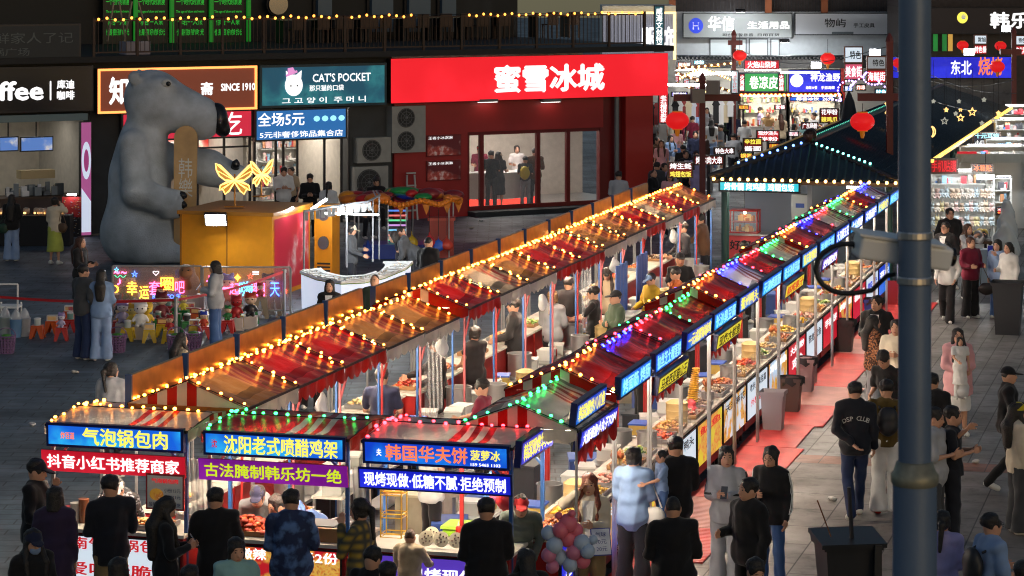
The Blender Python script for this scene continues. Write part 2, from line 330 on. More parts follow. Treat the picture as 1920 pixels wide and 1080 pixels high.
def figure(arms, legs, lean, yaw, nod, top, bottom, hair, fem, fat, hi):
    """meshes of one figure, 1.70 m tall, facing -Y: dict part -> mesh (materials are put on the object)"""
    key = (arms, legs, lean, yaw, nod, top, bottom, hair, fem, fat, hi)
    if key in PCACHE: return PCACHE[key]
    h = 1. if hi else 1.7
    a = R(lean); hz = .88 if legs != 'sit' else .50; hip = (0, 0, hz); dz = hz - .88
    L = lambda p: _lean((p[0], p[1], p[2] + dz), hip, a)
    sw = .165 if fem else .188; g = 1 + .16 * fat
    sh = {1: L((sw, .01, 1.395)), -1: L((-sw, .01, 1.395))}
    A = {}
    for s, nm in ((1, arms[0]), (-1, arms[1])):
        e, w = ARMS[nm]; k = sw / .188
        A[s] = (sh[s], L((e[0] * s * k, e[1], e[2])), L((w[0] * s * k, w[1], w[2])))
    hc = L((0, -.012, 1.575)); nk = L((0, .012, 1.43))
    HR = rotz(R(yaw)) @ rotx(R(nod) + a * .35)
    hp = lambda p: hc + HR @ np.array(p, float)
    knee = [LEGS[legs][0], LEGS[legs][1]]; hj = [np.array((.09, 0, hz)), np.array((-.09, 0, hz))]
    # ---- body
    B = [('e', L((0, .0, 1.27)), (sw * .86, .098 * g, .2), .05), ('e', L((0, 0, 1.02)), (.13 * g, .09 * g, .16), .06), ('e', (0, 0, hz + .03), (.155 * g, .105, .12), .06),
         ('c', L((-sw * .7, .012, 1.4)), L((sw * .7, .012, 1.4)), .05, .05, .05), ('c', nk, hp((0, .01, -.06)), .056 if not fem else .047, .05, .03)]
    for (kn, an), hjj in zip(knee, hj):
        B += [('c', hjj, kn, .082, .055, .04), ('c', kn, an, .056, .038, .02)]
    for s in (1, -1):
        o, e, w = A[s]; B += [('c', o, e, .05, .038, .03), ('c', e, w, .038, .026, .02)]
    V, Q = nets(B, .026 * h); mb = MB(); mb.add(V.tolist(), [tuple(q) for q in Q.tolist()], 0)
    H = [('e', hc, (.078, .097, .116), .02, HR), ('e', hp((0, -.022, -.052)), (.056, .066, .066), .03, HR), ('c', hp((0, -.086, .012)), hp((0, -.106, -.022)), .009, .014, .012),
         ('e', hp((.075, .01, -.01)), (.011, .022, .034), .008, HR), ('e', hp((-.075, .01, -.01)), (.011, .022, .034), .008, HR), ('e', hp((0, -.085, -.062)), (.024, .012, .012), .012, HR),
         ('c', hp((0, .01, -.06)), nk, .048, .054 if not fem else .046, .03), ('-e', hp((.031, -.098, .016)), (.017, .014, .011)), ('-e', hp((-.031, -.098, .016)), (.017, .014, .011))]
    V, Q = nets(H, .0125 * (1 if hi else 1.5)); mb.add(V.tolist(), [tuple(q) for q in Q.tolist()], 0)
    for s in (1, -1):
        q = MB().ball((0, 0, 0), .0125, 6, 4, sy=.6, sz=.62); mb.add([hp((v[0] + .031 * s, v[1] - .083, v[2] + .015)) for v in q.v], q.f, 1)
        mb.add([hp((x * s, -.088 - .0 * x, z)) for x, z in ((.014, .036), (.03, .041), (.05, .035), (.05, .041), (.03, .048), (.014, .042))], [(0, 1, 4, 5), (1, 2, 3, 4)], 1)
    q = MB().ball((0, 0, 0), .021, 6, 4, sy=.4, sz=.36); mb.add([hp((v[0], v[1] - .0925, v[2] - .062)) for v in q.v], q.f, 2)
    # hands: palm, four fingers of different lengths, thumb leaving the side of the palm
    for s in (1, -1):
        o, e, w = A[s]; d = (w - e) / np.linalg.norm(w - e)
        up = np.array((0, -1., .2)) if abs(d[2]) > .6 else np.array((0, 0, 1.))
        n = np.cross(d, up); n /= np.linalg.norm(n); u = np.cross(n, d)      # u: across the palm towards the thumb, n: palm normal
        cu = n * np.sign(n @ (np.array((0, 0, 1.1)) - w))
        pm = MB()
        c0 = w + d * .01; c1 = w + d * .085
        vs = []
        for c, wd, t in ((c0, .026, .015), (w + d * .05, .038, .014), (c1, .036, .011)):
            vs += [c + u * wd + n * t, c + u * wd - n * t, c - u * wd - n * t, c - u * wd + n * t]
        pm.add(vs, [(0, 1, 5, 4), (1, 2, 6, 5), (2, 3, 7, 6), (3, 0, 4, 7), (4, 5, 9, 8), (5, 6, 10, 9), (6, 7, 11, 10), (7, 4, 8, 11), (8, 9, 10, 11), (3, 2, 1, 0)])
        for i, ln in enumerate((.062, .074, .068, .052)):
            b = c1 - d * .008 + u * (.026 - .0175 * i)
            pm.tube([b, b + d * ln * .5 + cu * .006, b + d * ln * .82 + cu * .02, b + d * ln + cu * .036], [.0088, .0084, .0078, .006], 5)
        b = w + d * .03 + u * .03
        pm.tube([b, b + d * .03 + u * .022 + cu * .006, b + d * .056 + u * .026 + cu * .016], [.0105, .0095, .0075], 5)
        mb.add(pm.v, pm.f, 0)
    out = {"body": mb.mesh("body", [SKIN, DARKEYE, LIP], 60)}
    # ---- top
    seed = (sum(ord(c) for c in str(key[:8])) % 97) / 9.
    infl, slv, hem, slr = {"tee": (.02, .6, .86, .032), "bigtee": (.045, .75, .74, .05), "shirt": (.03, 1, .8, .034), "jacket": (.042, 1, .80, .04), "hoodie": (.045, 1, .80, .044), "coat": (.05, 1, .66, .044), "long": (.04, 1, .45, .036),
                           "vest": (.04, .25, .8, .04), "dress": (.025, .5, .42, .03), "crop": (.04, 1, .92, .042), "suit": (.036, 1, .76, .034)}[top]
    hem += dz
    T = [('e', L((0, .0, 1.27)), (sw * .86 + infl, .098 * g + infl, .2 + infl), .05), ('e', L((0, 0, 1.02)), (.13 * g + infl, .095 * g + infl, .17 + infl), .08),
         ('c', L((-sw * .74, .012, 1.392)), L((sw * .74, .012, 1.392)), .05 + infl * .6, .05 + infl * .6, .05), ('e', L((0, .012, 1.435)), (.072, .07, .04), .03)]
    if hem < .93 + dz or top in ("dress", "long"): T.append(('e', (0, 0, hz + .02), (.16 * g + infl, .11 + infl, .16 + infl), .08))
    if hem < .72 + dz:
        T.append(('c', (0, 0, hz), (0, -.2 if legs == 'sit' else 0, hem - .1), .15 + infl, .17 + infl * 1.8, .08))
    for s in (1, -1):
        o, e, w = A[s]
        if slv < 1: T += [('c', o, o + (e - o) * slv * 1.25, .05 + infl * .5, .04 + slr * .6, .03)]
        else: T += [('c', o, e, .05 + infl * .5, .036 + slr * .6, .03), ('c', e, e + (w - e) * .93, .036 + slr * .6, .03 + slr * .42, .02)]
    if top == "hoodie": T += [('e', L((0, .1, 1.40)), (.12, .06, .075), .03), ('c', L((-.08, -.02, 1.43)), L((.08, -.02, 1.43)), .05, .05, .04)]
    if top in ("jacket", "coat", "suit"): T += [('e', L((0, .02, 1.45)), (.076, .076, .045), .02)]
    T += [('fold', .0065 if infl > .03 else .0045, 24, seed), ('fold', .0035, 47, seed + 2)]
    if legs != 'sit' or hem > .4: T += [('cut', L((0, 0, hem - dz)) if lean else (0, 0, hem), (0, 0, -1))]
    if top in ("bigtee", "tee", "shirt"): T += [('-e', L((0, -.05, 1.5)), (.055, .085, .05))]
    out["top"] = nets_mesh("top", T, .019 * h, None)
    # ---- bottom
    if bottom:
        infl, cuff, stop = {"pants": (.014, .028, .07), "wide": (.03, .075, .05), "jeans": (.012, .03, .07), "shorts": (.035, .05, .5), "skirt": (.02, 0, .1), "mini": (.02, 0, .5)}[bottom]
        Bm = [('e', (0, .005, hz + .03), (.16 * g + .012, .115 + .012, .14), .05), ('e', L((0, 0, .98)), (.135 * g + .01, .098 * g + .01, .1), .05)]
        if bottom in ("skirt", "mini"):
            z1 = .34 if bottom == "skirt" else .56
            Bm += [('c', (.03, 0, hz), (.05, 0, z1 - .08), .13, .19, .06), ('c', (-.03, 0, hz), (-.05, 0, z1 - .08), .13, .19, .06), ('cut', (0, 0, z1), (0, 0, -1)), ('fold', .008, 8, seed)]
        else:
            for (kn, an), hjj in zip(knee, hj):
                kn, an = np.array(kn), np.array(an)
                if bottom == "shorts": Bm += [('c', hjj, hjj + (kn - hjj) * .8, .1, .105, .04)]
                else: Bm += [('c', hjj, kn, .086 + infl * .7, .056 + infl, .035), ('c', kn, an + (an - kn) * .06, .056 + infl, .034 + cuff, .02)]
            Bm += [('fold', .004, 30, seed)]
            if bottom != "shorts" and legs not in ('walk', 'walk2'): Bm += [('cut', (0, 0, .045), (0, 0, -1))]
        out["bottom"] = nets_mesh("bottom", Bm, .02 * h, None)
    # ---- shoes
    for i, (kn, an) in enumerate(knee):
        an = np.array(an); kn = np.array(kn); tz = .035 if an[2] < .11 else an[2] - .05
        sgn = 1 if an[0] > 0 else -1; dn = 0 if an[2] < .12 else -.045
        out["shoe%d" % i] = nets_mesh("shoe", [('c', (an[0], an[1] + .03, tz + .02), (an[0] + .02 * sgn, an[1] - .12, tz + dn), .046, .042, .02), ('c', an, (an[0], an[1] + .02, tz + .02), .045, .045, .02), ('cut', (0, 0, .004), (0, 0, -1))], .018 * h, None)
    # ---- hair / cap
    hk = hair.split("+"); style = hk[0]
    G = [('e', hp((0, .014, .02)), (.09, .104, .117), .02, HR), ('e', hp((0, .03, .055)), (.09, .095, .09), .02, HR), ('fold', .0045, 58, .7), ('fold', .0025, 120, 2.1)]
    if style == "buzz": G = [('e', hp((0, .012, .016)), (.077, .093, .107), .02, HR)]
    if style in ("long", "pony", "bob", "bun", "half"):
        G += [('c', hp((.068, -.02, .03)), hp((.074, -.012, -.07)), .022, .02, .02), ('c', hp((-.068, -.02, .03)), hp((-.074, -.012, -.07)), .022, .02, .02)]
    cuts = [('-e', hp((0, -.106, -.034)), (.072, .086, .104), 0, HR)]
    if style in ("short", "buzz"): cuts += [('cut', hp((0, 0, -.042)), HR @ np.array((0, .42, -1.)))] + [('-e', hp((.084 * s, -.0, -.022)), (.026, .036, .046), HR) for s in (1, -1)]
    if style == "spiky": cuts += [('cut', hp((0, 0, -.045)), HR @ np.array((0, .25, -1.))), ('fold', .006, 90, 1.)]; 
    if style in ("pony", "bun"): cuts += [('cut', hp((0, 0, -.09)), HR @ np.array((0, .2, -1.)))]
    T2 = []
    bk = lambda x, y, z: L((x, y, z))
    if style == "long":
        ln = 1.16 if not fem or fem < 2 else 1.08
        T2 = [('c', hp((.0, .06, -.0)), bk(0, .13, 1.40), .08, .085, .03), ('c', bk(.03, .13, 1.40), bk(.03, .145, ln), .08, .05, .03), ('c', bk(-.03, .13, 1.40), bk(-.03, .145, ln), .08, .05, .03),
              ('c', hp((.076, .01, -.02)), bk(.1, -.075, 1.38), .03, .036, .02), ('c', bk(.1, -.075, 1.38), bk(.095, -.115, 1.2), .036, .026, .02),
              ('c', hp((-.076, .01, -.02)), bk(-.1, -.075, 1.38), .03, .036, .02), ('c', bk(-.1, -.075, 1.38), bk(-.095, -.115, 1.2), .036, .026, .02), ('fold', .004, 14, 2.)]
    if style == "bob": T2 = [('c', hp((0, .04, .0)), hp((0, .05, -.11)), .085, .088, .03), ('c', hp((.07, .0, -.02)), hp((.075, -.0, -.12)), .028, .03, .03), ('c', hp((-.07, .0, -.02)), hp((-.075, -.0, -.12)), .028, .03, .03), ('cut', hp((0, 0, -.135)), HR @ np.array((0, 0, -1.)))]
    if style == "pony": T2 = [('c', hp((0, .1, .04)), hp((0, .15, .0)), .03, .035, .02), ('c', hp((0, .15, .0)), bk(0.02, .17, 1.3), .036, .02, .02)]
    if style == "bun": T2 = [('e', hp((0, .1, .07)), (.05, .05, .05), .01)]
    if style != "bald": out["hair"] = nets_mesh("hair", G + cuts + T2, .0125 * h, None)
    if "cap" in hk or "beanie" in hk or "bucket" in hk:
        C = [('e', hp((0, .012, .035)), (.092, .108, .105), .02, HR)]
        if "bucket" in hk: C += [('c', hp((0, .01, .035)), hp((0, .01, .02)), .10, .15, .02)]
        C += [('cut', hp((0, 0, .03 if "cap" in hk else .012)), HR @ np.array((0, .12, -1.)))]
        if "cap" in hk: C += [('e', hp((0, -.12, .036)), (.072, .085, .012), .008, HR @ rotx(R(8)))]
        out["cap"] = nets_mesh("cap", C, .0125 * h, None)
    out["_hp"] = hp; out["_L"] = L; out["_A"] = A
    PCACHE[key] = out; return out
GARMENT = {"tee": "tee_shirt", "bigtee": "tee_shirt", "shirt": "shirt", "jacket": "jacket", "hoodie": "hoodie", "coat": "coat", "long": "coat", "vest": "vest", "dress": "dress", "crop": "jacket", "suit": "suit_jacket",
           "pants": "trousers", "wide": "trousers", "jeans": "jeans", "shorts": "shorts", "skirt": "skirt", "mini": "skirt"}
def put(name, me, mats, parent):
    o = obj(name, me, parent); mats = mats if isinstance(mats, list) else [mats]
    if not me.materials: 
        for _ in mats: me.materials.append(None)
    for i, m in enumerate(mats): o.material_slots[i].link = 'OBJECT'; o.material_slots[i].material = m
    return o
PEOPLE = []
def person(px, py, label, face=0, H=1.70, top="tee:black", bottom="pants:black", hair="short:black", arms=("down", "down"), legs="stand", lean=0, yaw=0, nod=0, fem=0, fat=0, tan=0,
           shoes="white", cap=None, mask=None, glasses=False, Y=None, z0=0., hi=None, group=None, pos=None):
    """a person whose head top shows at photo pixel (px, py); face 0 looks at the camera, 90 to the right, 180 away"""
    hh = (H if legs != 'sit' else H * (1.70 - .38) / 1.70) + z0
    if lean: hh -= H * .48 * (1 - math.cos(R(lean)))
    if pos is not None: P = Vector(pos)
    else:
        P = ground(px, py, hh) if Y is None else at(px, py, Y)
        P.z = z0
    a = R(face)
    if lean and pos is None: P = P - Vector((math.sin(a) * .8 * math.sin(R(lean)), -math.cos(a) * .8 * math.sin(R(lean)), 0)) * (H / 1.7)
    hi = (P.y < 46) if hi is None else hi
    tk, tc = top.split(":"); bk_, bc = (bottom.split(":") if bottom else (None, None)); hs, hcol = hair.rsplit(":", 1)
    f = figure(tuple(arms), legs, lean, yaw, nod, tk, bk_, hs, fem, fat, hi)
    r = thing("person", label, "person", P, a, group); r.scale = (H / 1.7,) * 3
    put("body", f["body"], [SKIN2 if tan else SKIN, DARKEYE, LIP], r)
    t = put(GARMENT[tk], f["top"], cloth(tc), r)
    if "bottom" in f: put(GARMENT[bk_], f["bottom"], cloth(bc), r)
    for i in (0, 1): put("shoe", f["shoe%d" % i], SHOE[shoes], r)
    if "hair" in f: put("hair", f["hair"], HAIRC[hcol], r)
    if "cap" in f: put("beanie" if "beanie" in hs else "hat" if "bucket" in hs else "cap", f["cap"], cloth(cap or "black"), r)
    hp = f["_hp"]
    if mask:
        q = MB().ball((0, 0, 0), .062, 8, 5, sy=.62, sz=.8); m = MB().add([hp((v[0], v[1] - .068, v[2] - .06)) for v in q.v], q.f); m.build("face_mask", cloth(mask), r, smooth=180)
    if glasses:
        m = MB()
        for s in (1, -1):
            m.tube([hp((.034 * s + .026 * math.cos(t), -.105, .015 + .021 * math.sin(t))) for t in [2 * math.pi * i / 10 for i in range(11)]], .0028, 4)
            m.tube([hp((.06 * s, -.10, .02)), hp((.078 * s, .0, .015))], .0028, 4)
        m.build("glasses", M("glasses_frame", (.02, .02, .02), .3), r)
    r["fig"] = len(PEOPLE); PEOPLE.append((r, f, t)); return r
def lettering_on(r, f, t, txt, z, w, h, mat, back=True, arc=0.):
    bv = BVHTree.FromPolygons([v.co[:] for v in t.data.vertices], [tuple(p.vertices) for p in t.data.polygons])
    mb = MB(); n = len(txt); sg = -1 if back else 1
    for i, ch in enumerate(txt):
        if ch == ' ': continue
        v, fs, sz = text_raw(ch, .02); k = h / .72; u = (i - (n - 1) / 2) * w / n; an = -arc * u / (w / 2)
        vs = []
        for x, _e, y in v:
            xx = u + (x * math.cos(an) - y * math.sin(an)) * k; zz = z - arc * .5 * abs(u) ** 2 / (w / 2) + (x * math.sin(an) + y * math.cos(an)) * k
            o = Vector((xx * sg, .6 if back else -.6, zz)); hit = bv.ray_cast(o, Vector((0, -1 if back else 1, 0)))
            yy = (hit[0].y if hit[0] else .15 * (1 if back else -1)) + (.006 if back else -.006)
            vs.append((xx * sg, yy, zz))
        mb.add(vs, [tuple(q) for q in fs])
    return mb.build("lettering", mat, r)
# ================================================================ GROUND
U = Vector((.2673, .9636, 0)); V = Vector((.9636, -.2673, 0)); AU = math.atan2(U.y, U.x); AV = math.atan2(V.y, V.x)
RB = Vector((.06, 29.0, 0)); LB = Vector((-3.77, 30.3, 0)); FB = Vector((.011, 28.0, 0))     # near ends of the right and left rows, right end of the front row
def row(B, u, v, z=0.): return B + U * u + V * v + Vector((0, 0, z))
def paving(name, c1, c2, cm, scale, bw, rh, mortar, rough=.55, bump=.3, wear=.35):
    m = bpy.data.materials.new(name); m.use_nodes = True; MATS[name] = m; nt = m.node_tree; p = nt.nodes["Principled BSDF"]
    tc = nt.nodes.new("ShaderNodeTexCoord"); b = nt.nodes.new("ShaderNodeTexBrick")
    b.inputs["Scale"].default_value = scale; b.inputs["Brick Width"].default_value = bw; b.inputs["Row Height"].default_value = rh; b.inputs["Mortar Size"].default_value = mortar
    b.inputs["Color1"].default_value = (*c1, 1); b.inputs["Color2"].default_value = (*c2, 1); b.inputs["Mortar"].default_value = (*cm, 1)
    nt.links.new(tc.outputs["Object"], b.inputs["Vector"])
    n = nt.nodes.new("ShaderNodeTexNoise"); n.inputs["Scale"].default_value = .55; n.inputs["Detail"].default_value = 7; n.inputs["Roughness"].default_value = .65
    nt.links.new(tc.outputs["Object"], n.inputs["Vector"])
    mr = nt.nodes.new("ShaderNodeMapRange"); mr.inputs[1].default_value = .3; mr.inputs[2].default_value = .7; mr.inputs[3].default_value = 1 - wear; mr.inputs[4].default_value = 1 + wear
    nt.links.new(n.outputs[0], mr.inputs[0])
    mx = nt.nodes.new("ShaderNodeMix"); mx.data_type = 'RGBA'; mx.blend_type = 'MULTIPLY'; mx.inputs[0].default_value = 1
    nt.links.new(b.outputs["Color"], mx.inputs[6]); nt.links.new(mr.outputs[0], mx.inputs[7]); nt.links.new(mx.outputs[2], p.inputs["Base Color"])
    r2 = nt.nodes.new("ShaderNodeMapRange"); r2.inputs[1].default_value = .3; r2.inputs[2].default_value = .7; r2.inputs[3].default_value = rough + .2; r2.inputs[4].default_value = rough - .15
    nt.links.new(n.outputs[0], r2.inputs[0]); nt.links.new(r2.outputs[0], p.inputs["Roughness"])
    n3 = nt.nodes.new("ShaderNodeTexNoise"); n3.inputs["Scale"].default_value = 2.6; n3.inputs["Detail"].default_value = 9; n3.inputs["Roughness"].default_value = .75
    nt.links.new(tc.outputs["Object"], n3.inputs["Vector"]); m3 = nt.nodes.new("ShaderNodeMapRange"); m3.inputs[1].default_value = .36; m3.inputs[2].default_value = .47; m3.inputs[3].default_value = .55; m3.inputs[4].default_value = 1.
    nt.links.new(n3.outputs[0], m3.inputs[0]); mx3 = nt.nodes.new("ShaderNodeMix"); mx3.data_type = 'RGBA'; mx3.blend_type = 'MULTIPLY'; mx3.inputs[0].default_value = 1
    nt.links.new(mx.outputs[2], mx3.inputs[6]); nt.links.new(m3.outputs[0], mx3.inputs[7]); nt.links.new(mx3.outputs[2], p.inputs["Base Color"])
    bp = nt.nodes.new("ShaderNodeBump"); bp.inputs["Strength"].default_value = bump; bp.inputs["Distance"].default_value = .02; bp.invert = True
    nt.links.new(b.outputs["Fac"], bp.inputs["Height"]); nt.links.new(bp.outputs[0], p.inputs["Normal"]); return m
struct(MB().quad((-150, -60, 0), (150, -60, 0), (150, 320, 0), (-150, 320, 0)).build("ground", paving("paving_dark", S(84, 96, 106), S(70, 82, 92), S(38, 44, 50), 1., .62, .31, .012, wear=.5), rz=0.))
o = MB().quad((-12, -14, 0), (90, -14, 0), (90, 0, 0), (-12, 0, 0)).build("pavement", paving("paving_pale", S(108, 107, 106), S(94, 94, 95), S(42, 41, 41), 1., .6, .3, .010, wear=.45), loc=row(RB, 0, .6, .004), rz=AU); struct(o)
o = MB().quad((-12, -14, 0), (10.4, -14, 0), (10.4, 0, 0), (-12, 0, 0)).build("pavement", paving("paving_slab", S(120, 113, 108), S(104, 100, 98), S(38, 36, 35), 1., 1.05, .95, .010, wear=.42, bump=.2), loc=row(RB, 0, .6, .008), rz=AU); struct(o)
o = MB().quad((0, -14, 0), (.62, -14, 0), (.62, 0, 0), (0, 0, 0)).build("pavement", paving("paving_terracotta", S(128, 82, 64), S(112, 72, 58), S(60, 46, 40), 1., .6, .6, .008), loc=row(RB, 10.0, .6, .012), rz=AU); struct(o)
# ================================================================ STALLS
LITB = {"O": ((1, .30, .028), 25.), "G": ((.014, .9, .12), 15.), "B": ((.006, .010, 1.), 70.), "R": ((1, .016, .03), 20.), "W": ((1, .95, .85), 6.)}
BULB = {}
def bulb_mesh(k, r=.02):
    if (k, r) not in BULB:
        c, s = LITB[k]; BULB[k, r] = MB().ball((0, 0, 0), r, 8, 5, sz=.85).mesh("bulb", E("bulb_glow_" + k, c, s, (.8, .8, .8)), 180)
    return BULB[k, r]
FAB = {"R": ((.33, .007, .005), .06), "T": ((.30, .125, .035), .06), "W": ((.52, .47, .41), .035), "G": ((.20, .15, .11), .2), "L": ((.5, .48, .55), .15), "D": ((.2, .012, .012), .1), "K": ((.16, .02, .02), .1)}
def fabric(k):
    c, t = FAB[k]; return M("canopy_fabric_" + k, c, .34, var=.25, vs=2.5, bump=.6, bs=7, trans=t, spec=.2)
STEEL = M("stainless_steel", (.55, .55, .56), .32, .9, var=.1, vs=5); IRON = M("dark_iron", (.03, .03, .035), .5, .5)
PALETOP = M("counter_top_pale", S(222, 216, 204), .35, var=.1, vs=4); WHITEP = M("white_plastic", (.72, .72, .70), .4); BLUEF = M("blue_sign_frame", S(20, 32, 96), .4); REDP = M("red_paint", S(150, 28, 26), .45, var=.12); BLUEP = M("blue_paint", S(40, 88, 150), .45, var=.12); PINKP = M("pink_paint", S(190, 96, 100), .5, var=.12)
LAMPM = E("lamp_white", (1, .85, .66), 235., (.9, .9, .9)); LAMPS = E("lamp_strong", (1, .84, .62), 380., (.9, .9, .9)); LAMPW = E("lamp_warm", (1, .62, .28), 40., (.9, .9, .9))
def panel_mat(k):
    return {"blue": lambda: picture("panel_blue", [S(14, 60, 190), S(26, 120, 225), S(20, 80, 205)], 2.2, 1.0), "sky": lambda: picture("panel_sky", [S(20, 90, 205), S(40, 165, 230), S(24, 110, 215)], 2.0, 1.05),
            "deep": lambda: picture("panel_deep", [S(20, 30, 180), S(34, 46, 216), S(24, 34, 196)], 1.6, 1.0), "red": lambda: picture("panel_red", [S(190, 22, 42), S(216, 34, 54), S(200, 26, 46)], 1.6, .78), "purple": lambda: picture("panel_purple", [S(126, 24, 146), S(156, 38, 176), S(136, 28, 156)], 1.6, .62), "yellow": lambda: E("panel_yellow", S(232, 214, 60), .9),
            "cyan": lambda: E("panel_cyan", S(46, 190, 205), 1.0), "white": lambda: E("panel_white", S(214, 228, 240), .9), "orange": lambda: E("panel_orange", S(225, 100, 30), .9), "green": lambda: E("panel_green", S(30, 150, 70), .9), "violet": lambda: E("panel_violet", S(92, 60, 190), .8)}[k]()
INK = {"w": E("ink_white", (1, 1, 1), 1.15, nolight=True), "y": E("ink_yellow", S(250, 236, 90), 1.1, nolight=True), "o": E("ink_orange", S(255, 130, 80), 1.0, nolight=True), "c": E("ink_cyan", S(160, 235, 245), 1.1, nolight=True), "r": E("ink_red", S(205, 30, 40), .8, nolight=True),
       "k": M("ink_black", (.01, .01, .012), .5), "lime": E("ink_lime", S(200, 220, 30), 1., nolight=True), "b": E("ink_blue", S(30, 60, 200), .8, nolight=True), "g": E("ink_green", S(40, 190, 80), .8, nolight=True), "d": M("ink_dim", S(90, 100, 104), .6), "v": E("ink_violet", S(110, 60, 190), .8, nolight=True)}
def board(parent, x0, x1, y, z0, z1, panel, txt, ink="w", cs=-1, tilt=0., emblem=None, name="sign", frame=None, bold=.03, pad=.12, depth=.07, inset=.03, txts=None, vertical=False, keep=False):
    """a box sign: frame, lit panel, lettering. cs -1: reads from -Y, +1: from +Y"""
    cx, cz, w, h = (x0 + x1) / 2, (z0 + z1) / 2, x1 - x0, z1 - z0
    fr = MB().box(-w / 2, w / 2, 0, depth, -h / 2, h / 2).build(name, frame or BLUEF, parent, (cx, y, cz), 0 if cs < 0 else math.pi)
    fr.rotation_euler.x = tilt
    pn = MB().quad((-w / 2 + inset, -.006, -h / 2 + inset), (w / 2 - inset, -.006, -h / 2 + inset), (w / 2 - inset, -.006, h / 2 - inset), (-w / 2 + inset, -.006, h / 2 - inset)).build("panel", panel if not isinstance(panel, str) else panel_mat(panel), fr)
    lt = MB(); mats = []
    for (s, a, b, c, d, ik) in (txts or [(txt, 0, 0, 1 - pad, .66, ink)]):          # text, centre (fractions), width and height fractions, ink
        if INK[ik] not in mats: mats.append(INK[ik])
        letters(lt, s, a * w, b * h, c * w, d * h, -.012, mats.index(INK[ik]), bold, vertical=vertical, keep=keep)
    if lt.v: lt.build("lettering", mats, fr)
    return fr
def scallop(x0, x1, y, z, d, m, n=10, mats=None):
    mb = MB(); k = max(24, n * 6)
    for i in range(k):
        a, b = i / k, (i + 1) / k
        f = lambda t: d * (1 - .28 * (1 - abs(math.sin(math.pi * n * t)))) ; yy = lambda t: y + .012 * math.sin(t * 31)
        X = lambda t: x0 + (x1 - x0) * t
        mb.quad((X(a), yy(a), z), (X(b), yy(b), z), (X(b), yy(b) + .02 * math.sin(b * 17), z - f(b)), (X(a), yy(a) + .02 * math.sin(a * 17), z - f(a)), m)
    return mb
STALLS = {}; ZF = (1.89, 2.16)
def stall(tagname, label, org, rz, p, cs, can, lights, sign=None, zr=2.48, ze=2.20, hw=.74, gable=False, sign2=None, posts=("R", "B"), counter=None, lamp=True, cy=(.02, .52), zs=None, stripes="end", backlights=True, sdy=.80, ends=False, sgap=.04, group="market stalls in the rows", ctop=.96):
    r = thing("market_stall", label, "stall", org, rz, group); STALLS[tagname] = (r, p, cs)
    f1, f2 = fabric(can), {"R": fabric("W"), "K": fabric("W")}.get(can, fabric("R"))
    dk = M('canopy_band_' + can, tuple(c * .42 for c in FAB[can][0]), .4, var=.2, trans=.1, spec=.14)  # darker copy of the cloth: painted shade of the struts beneath
    # canopy: two sagging slopes with stripes near one end, woven except the dark ones on red
    nu, nv = 22, 10; sg_ = random.uniform(0, .04); ph_ = random.uniform(0, 6)
    def fn(a, b):
        x = .015 + (p - .03) * a; y = (b * 2 - 1) * hw; t = abs(b * 2 - 1)
        sag = (.03 + sg_) * math.sin(math.pi * min(a * 2 % 1 if True else 0, 1)) * math.sin(math.pi * t) + .008 * math.sin(a * 31 + b * 9 + ph_) + .005 * math.sin(a * 9 - b * 37 + ph_)
        return (x, y, zr - (zr - ze) * t - sag)
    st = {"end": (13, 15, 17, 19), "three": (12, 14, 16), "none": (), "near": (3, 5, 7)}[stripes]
    MB().grid(fn, nu, nv, lambda i, j: 1 if i in st else (2 if stripes == "end" and ((j in (1, 8) and 3 < i < 18) or i in (0, 21)) else 0)).build("canopy", [f1, f2 if stripes != "end" else (fabric("D") if can != "R" else fabric("K")), dk], r, smooth=180)  # dark stripes on red and dk faces paint frame shade seen through the cloth
    if gable or ends:
        for gx in ([0.0] if gable and not ends else [0.0, p]):
            g = MB(); n = 12
            for i in range(n):
                a, b = -hw + 2 * hw * i / n, -hw + 2 * hw * (i + 1) / n; zt = lambda y: zr - (zr - ze) * abs(y) / hw - .004
                g.quad((gx, b, ze), (gx, a, ze), (gx, a, zt(a)), (gx, b, zt(b)), 1 if i in (5, 7, 9) else 0)
            g.build("gable_end", [fabric("W") if can == "T" else f1, fabric("R") if can == "T" else f2], r)
            for q in range(1):
                scallop(-hw, hw, 0, ze, .14, 0, 6).build("valance", [f1], r, (gx - .004 if gx == 0 else gx + .004, 0, 0), R(90), smooth=180)
    for s in (-1, 1):
        if s == cs and sign: continue
        scallop(.02, p - .02, s * hw, ze - .01, .2, 0, 9).build("valance", [f1 if can not in "TG" else fabric("W")], r, smooth=180)
    fr = MB()
    for s in (-1, 1):
        fr.beam((.01, s * hw, ze - .012), (p - .01, s * hw, ze - .012), .03)
        for x in (.03, p - .03): fr.beam((x, 0, zr - .02), (x, s * hw, ze - .02), .025)
    fr.beam((.01, 0, zr - .03), (p - .01, 0, zr - .03), .03); fr.build("frame", IRON, r)
    pc = {"R": REDP, "B": BLUEP, "P": PINKP, "S": STEEL}
    for k, (x, s) in enumerate(((.06, -1), (p - .06, -1), (.06, 1), (p - .06, 1))):
        tw = .02 if s != cs and cs < 0 or zs == ZF else .013
        MB().box(x - tw, x + tw, s * .66 - tw, s * .66 + tw, 0, ze - .02).build("post", pc[posts[k % 2]] if tw == .02 or (cs > 0 and s < 0) else STEEL, r)
        if tw < .02 and (cs < 0 or s > 0 or x > p / 2): continue
        q = 1 if x < p / 2 else -1
        MB().beam((x, s * .66, ze - .45), (x + q * .38, s * .66, ze - .06), .025).build("brace", pc[posts[k % 2]], r)
    # bulbs on the ridge, the rafters and the outer eave
    bm = bulb_mesh(lights); wire = MB(); wire.tube([(0.02, 0, zr + .012), (p - .02, 0, zr + .012)], .006, 4)
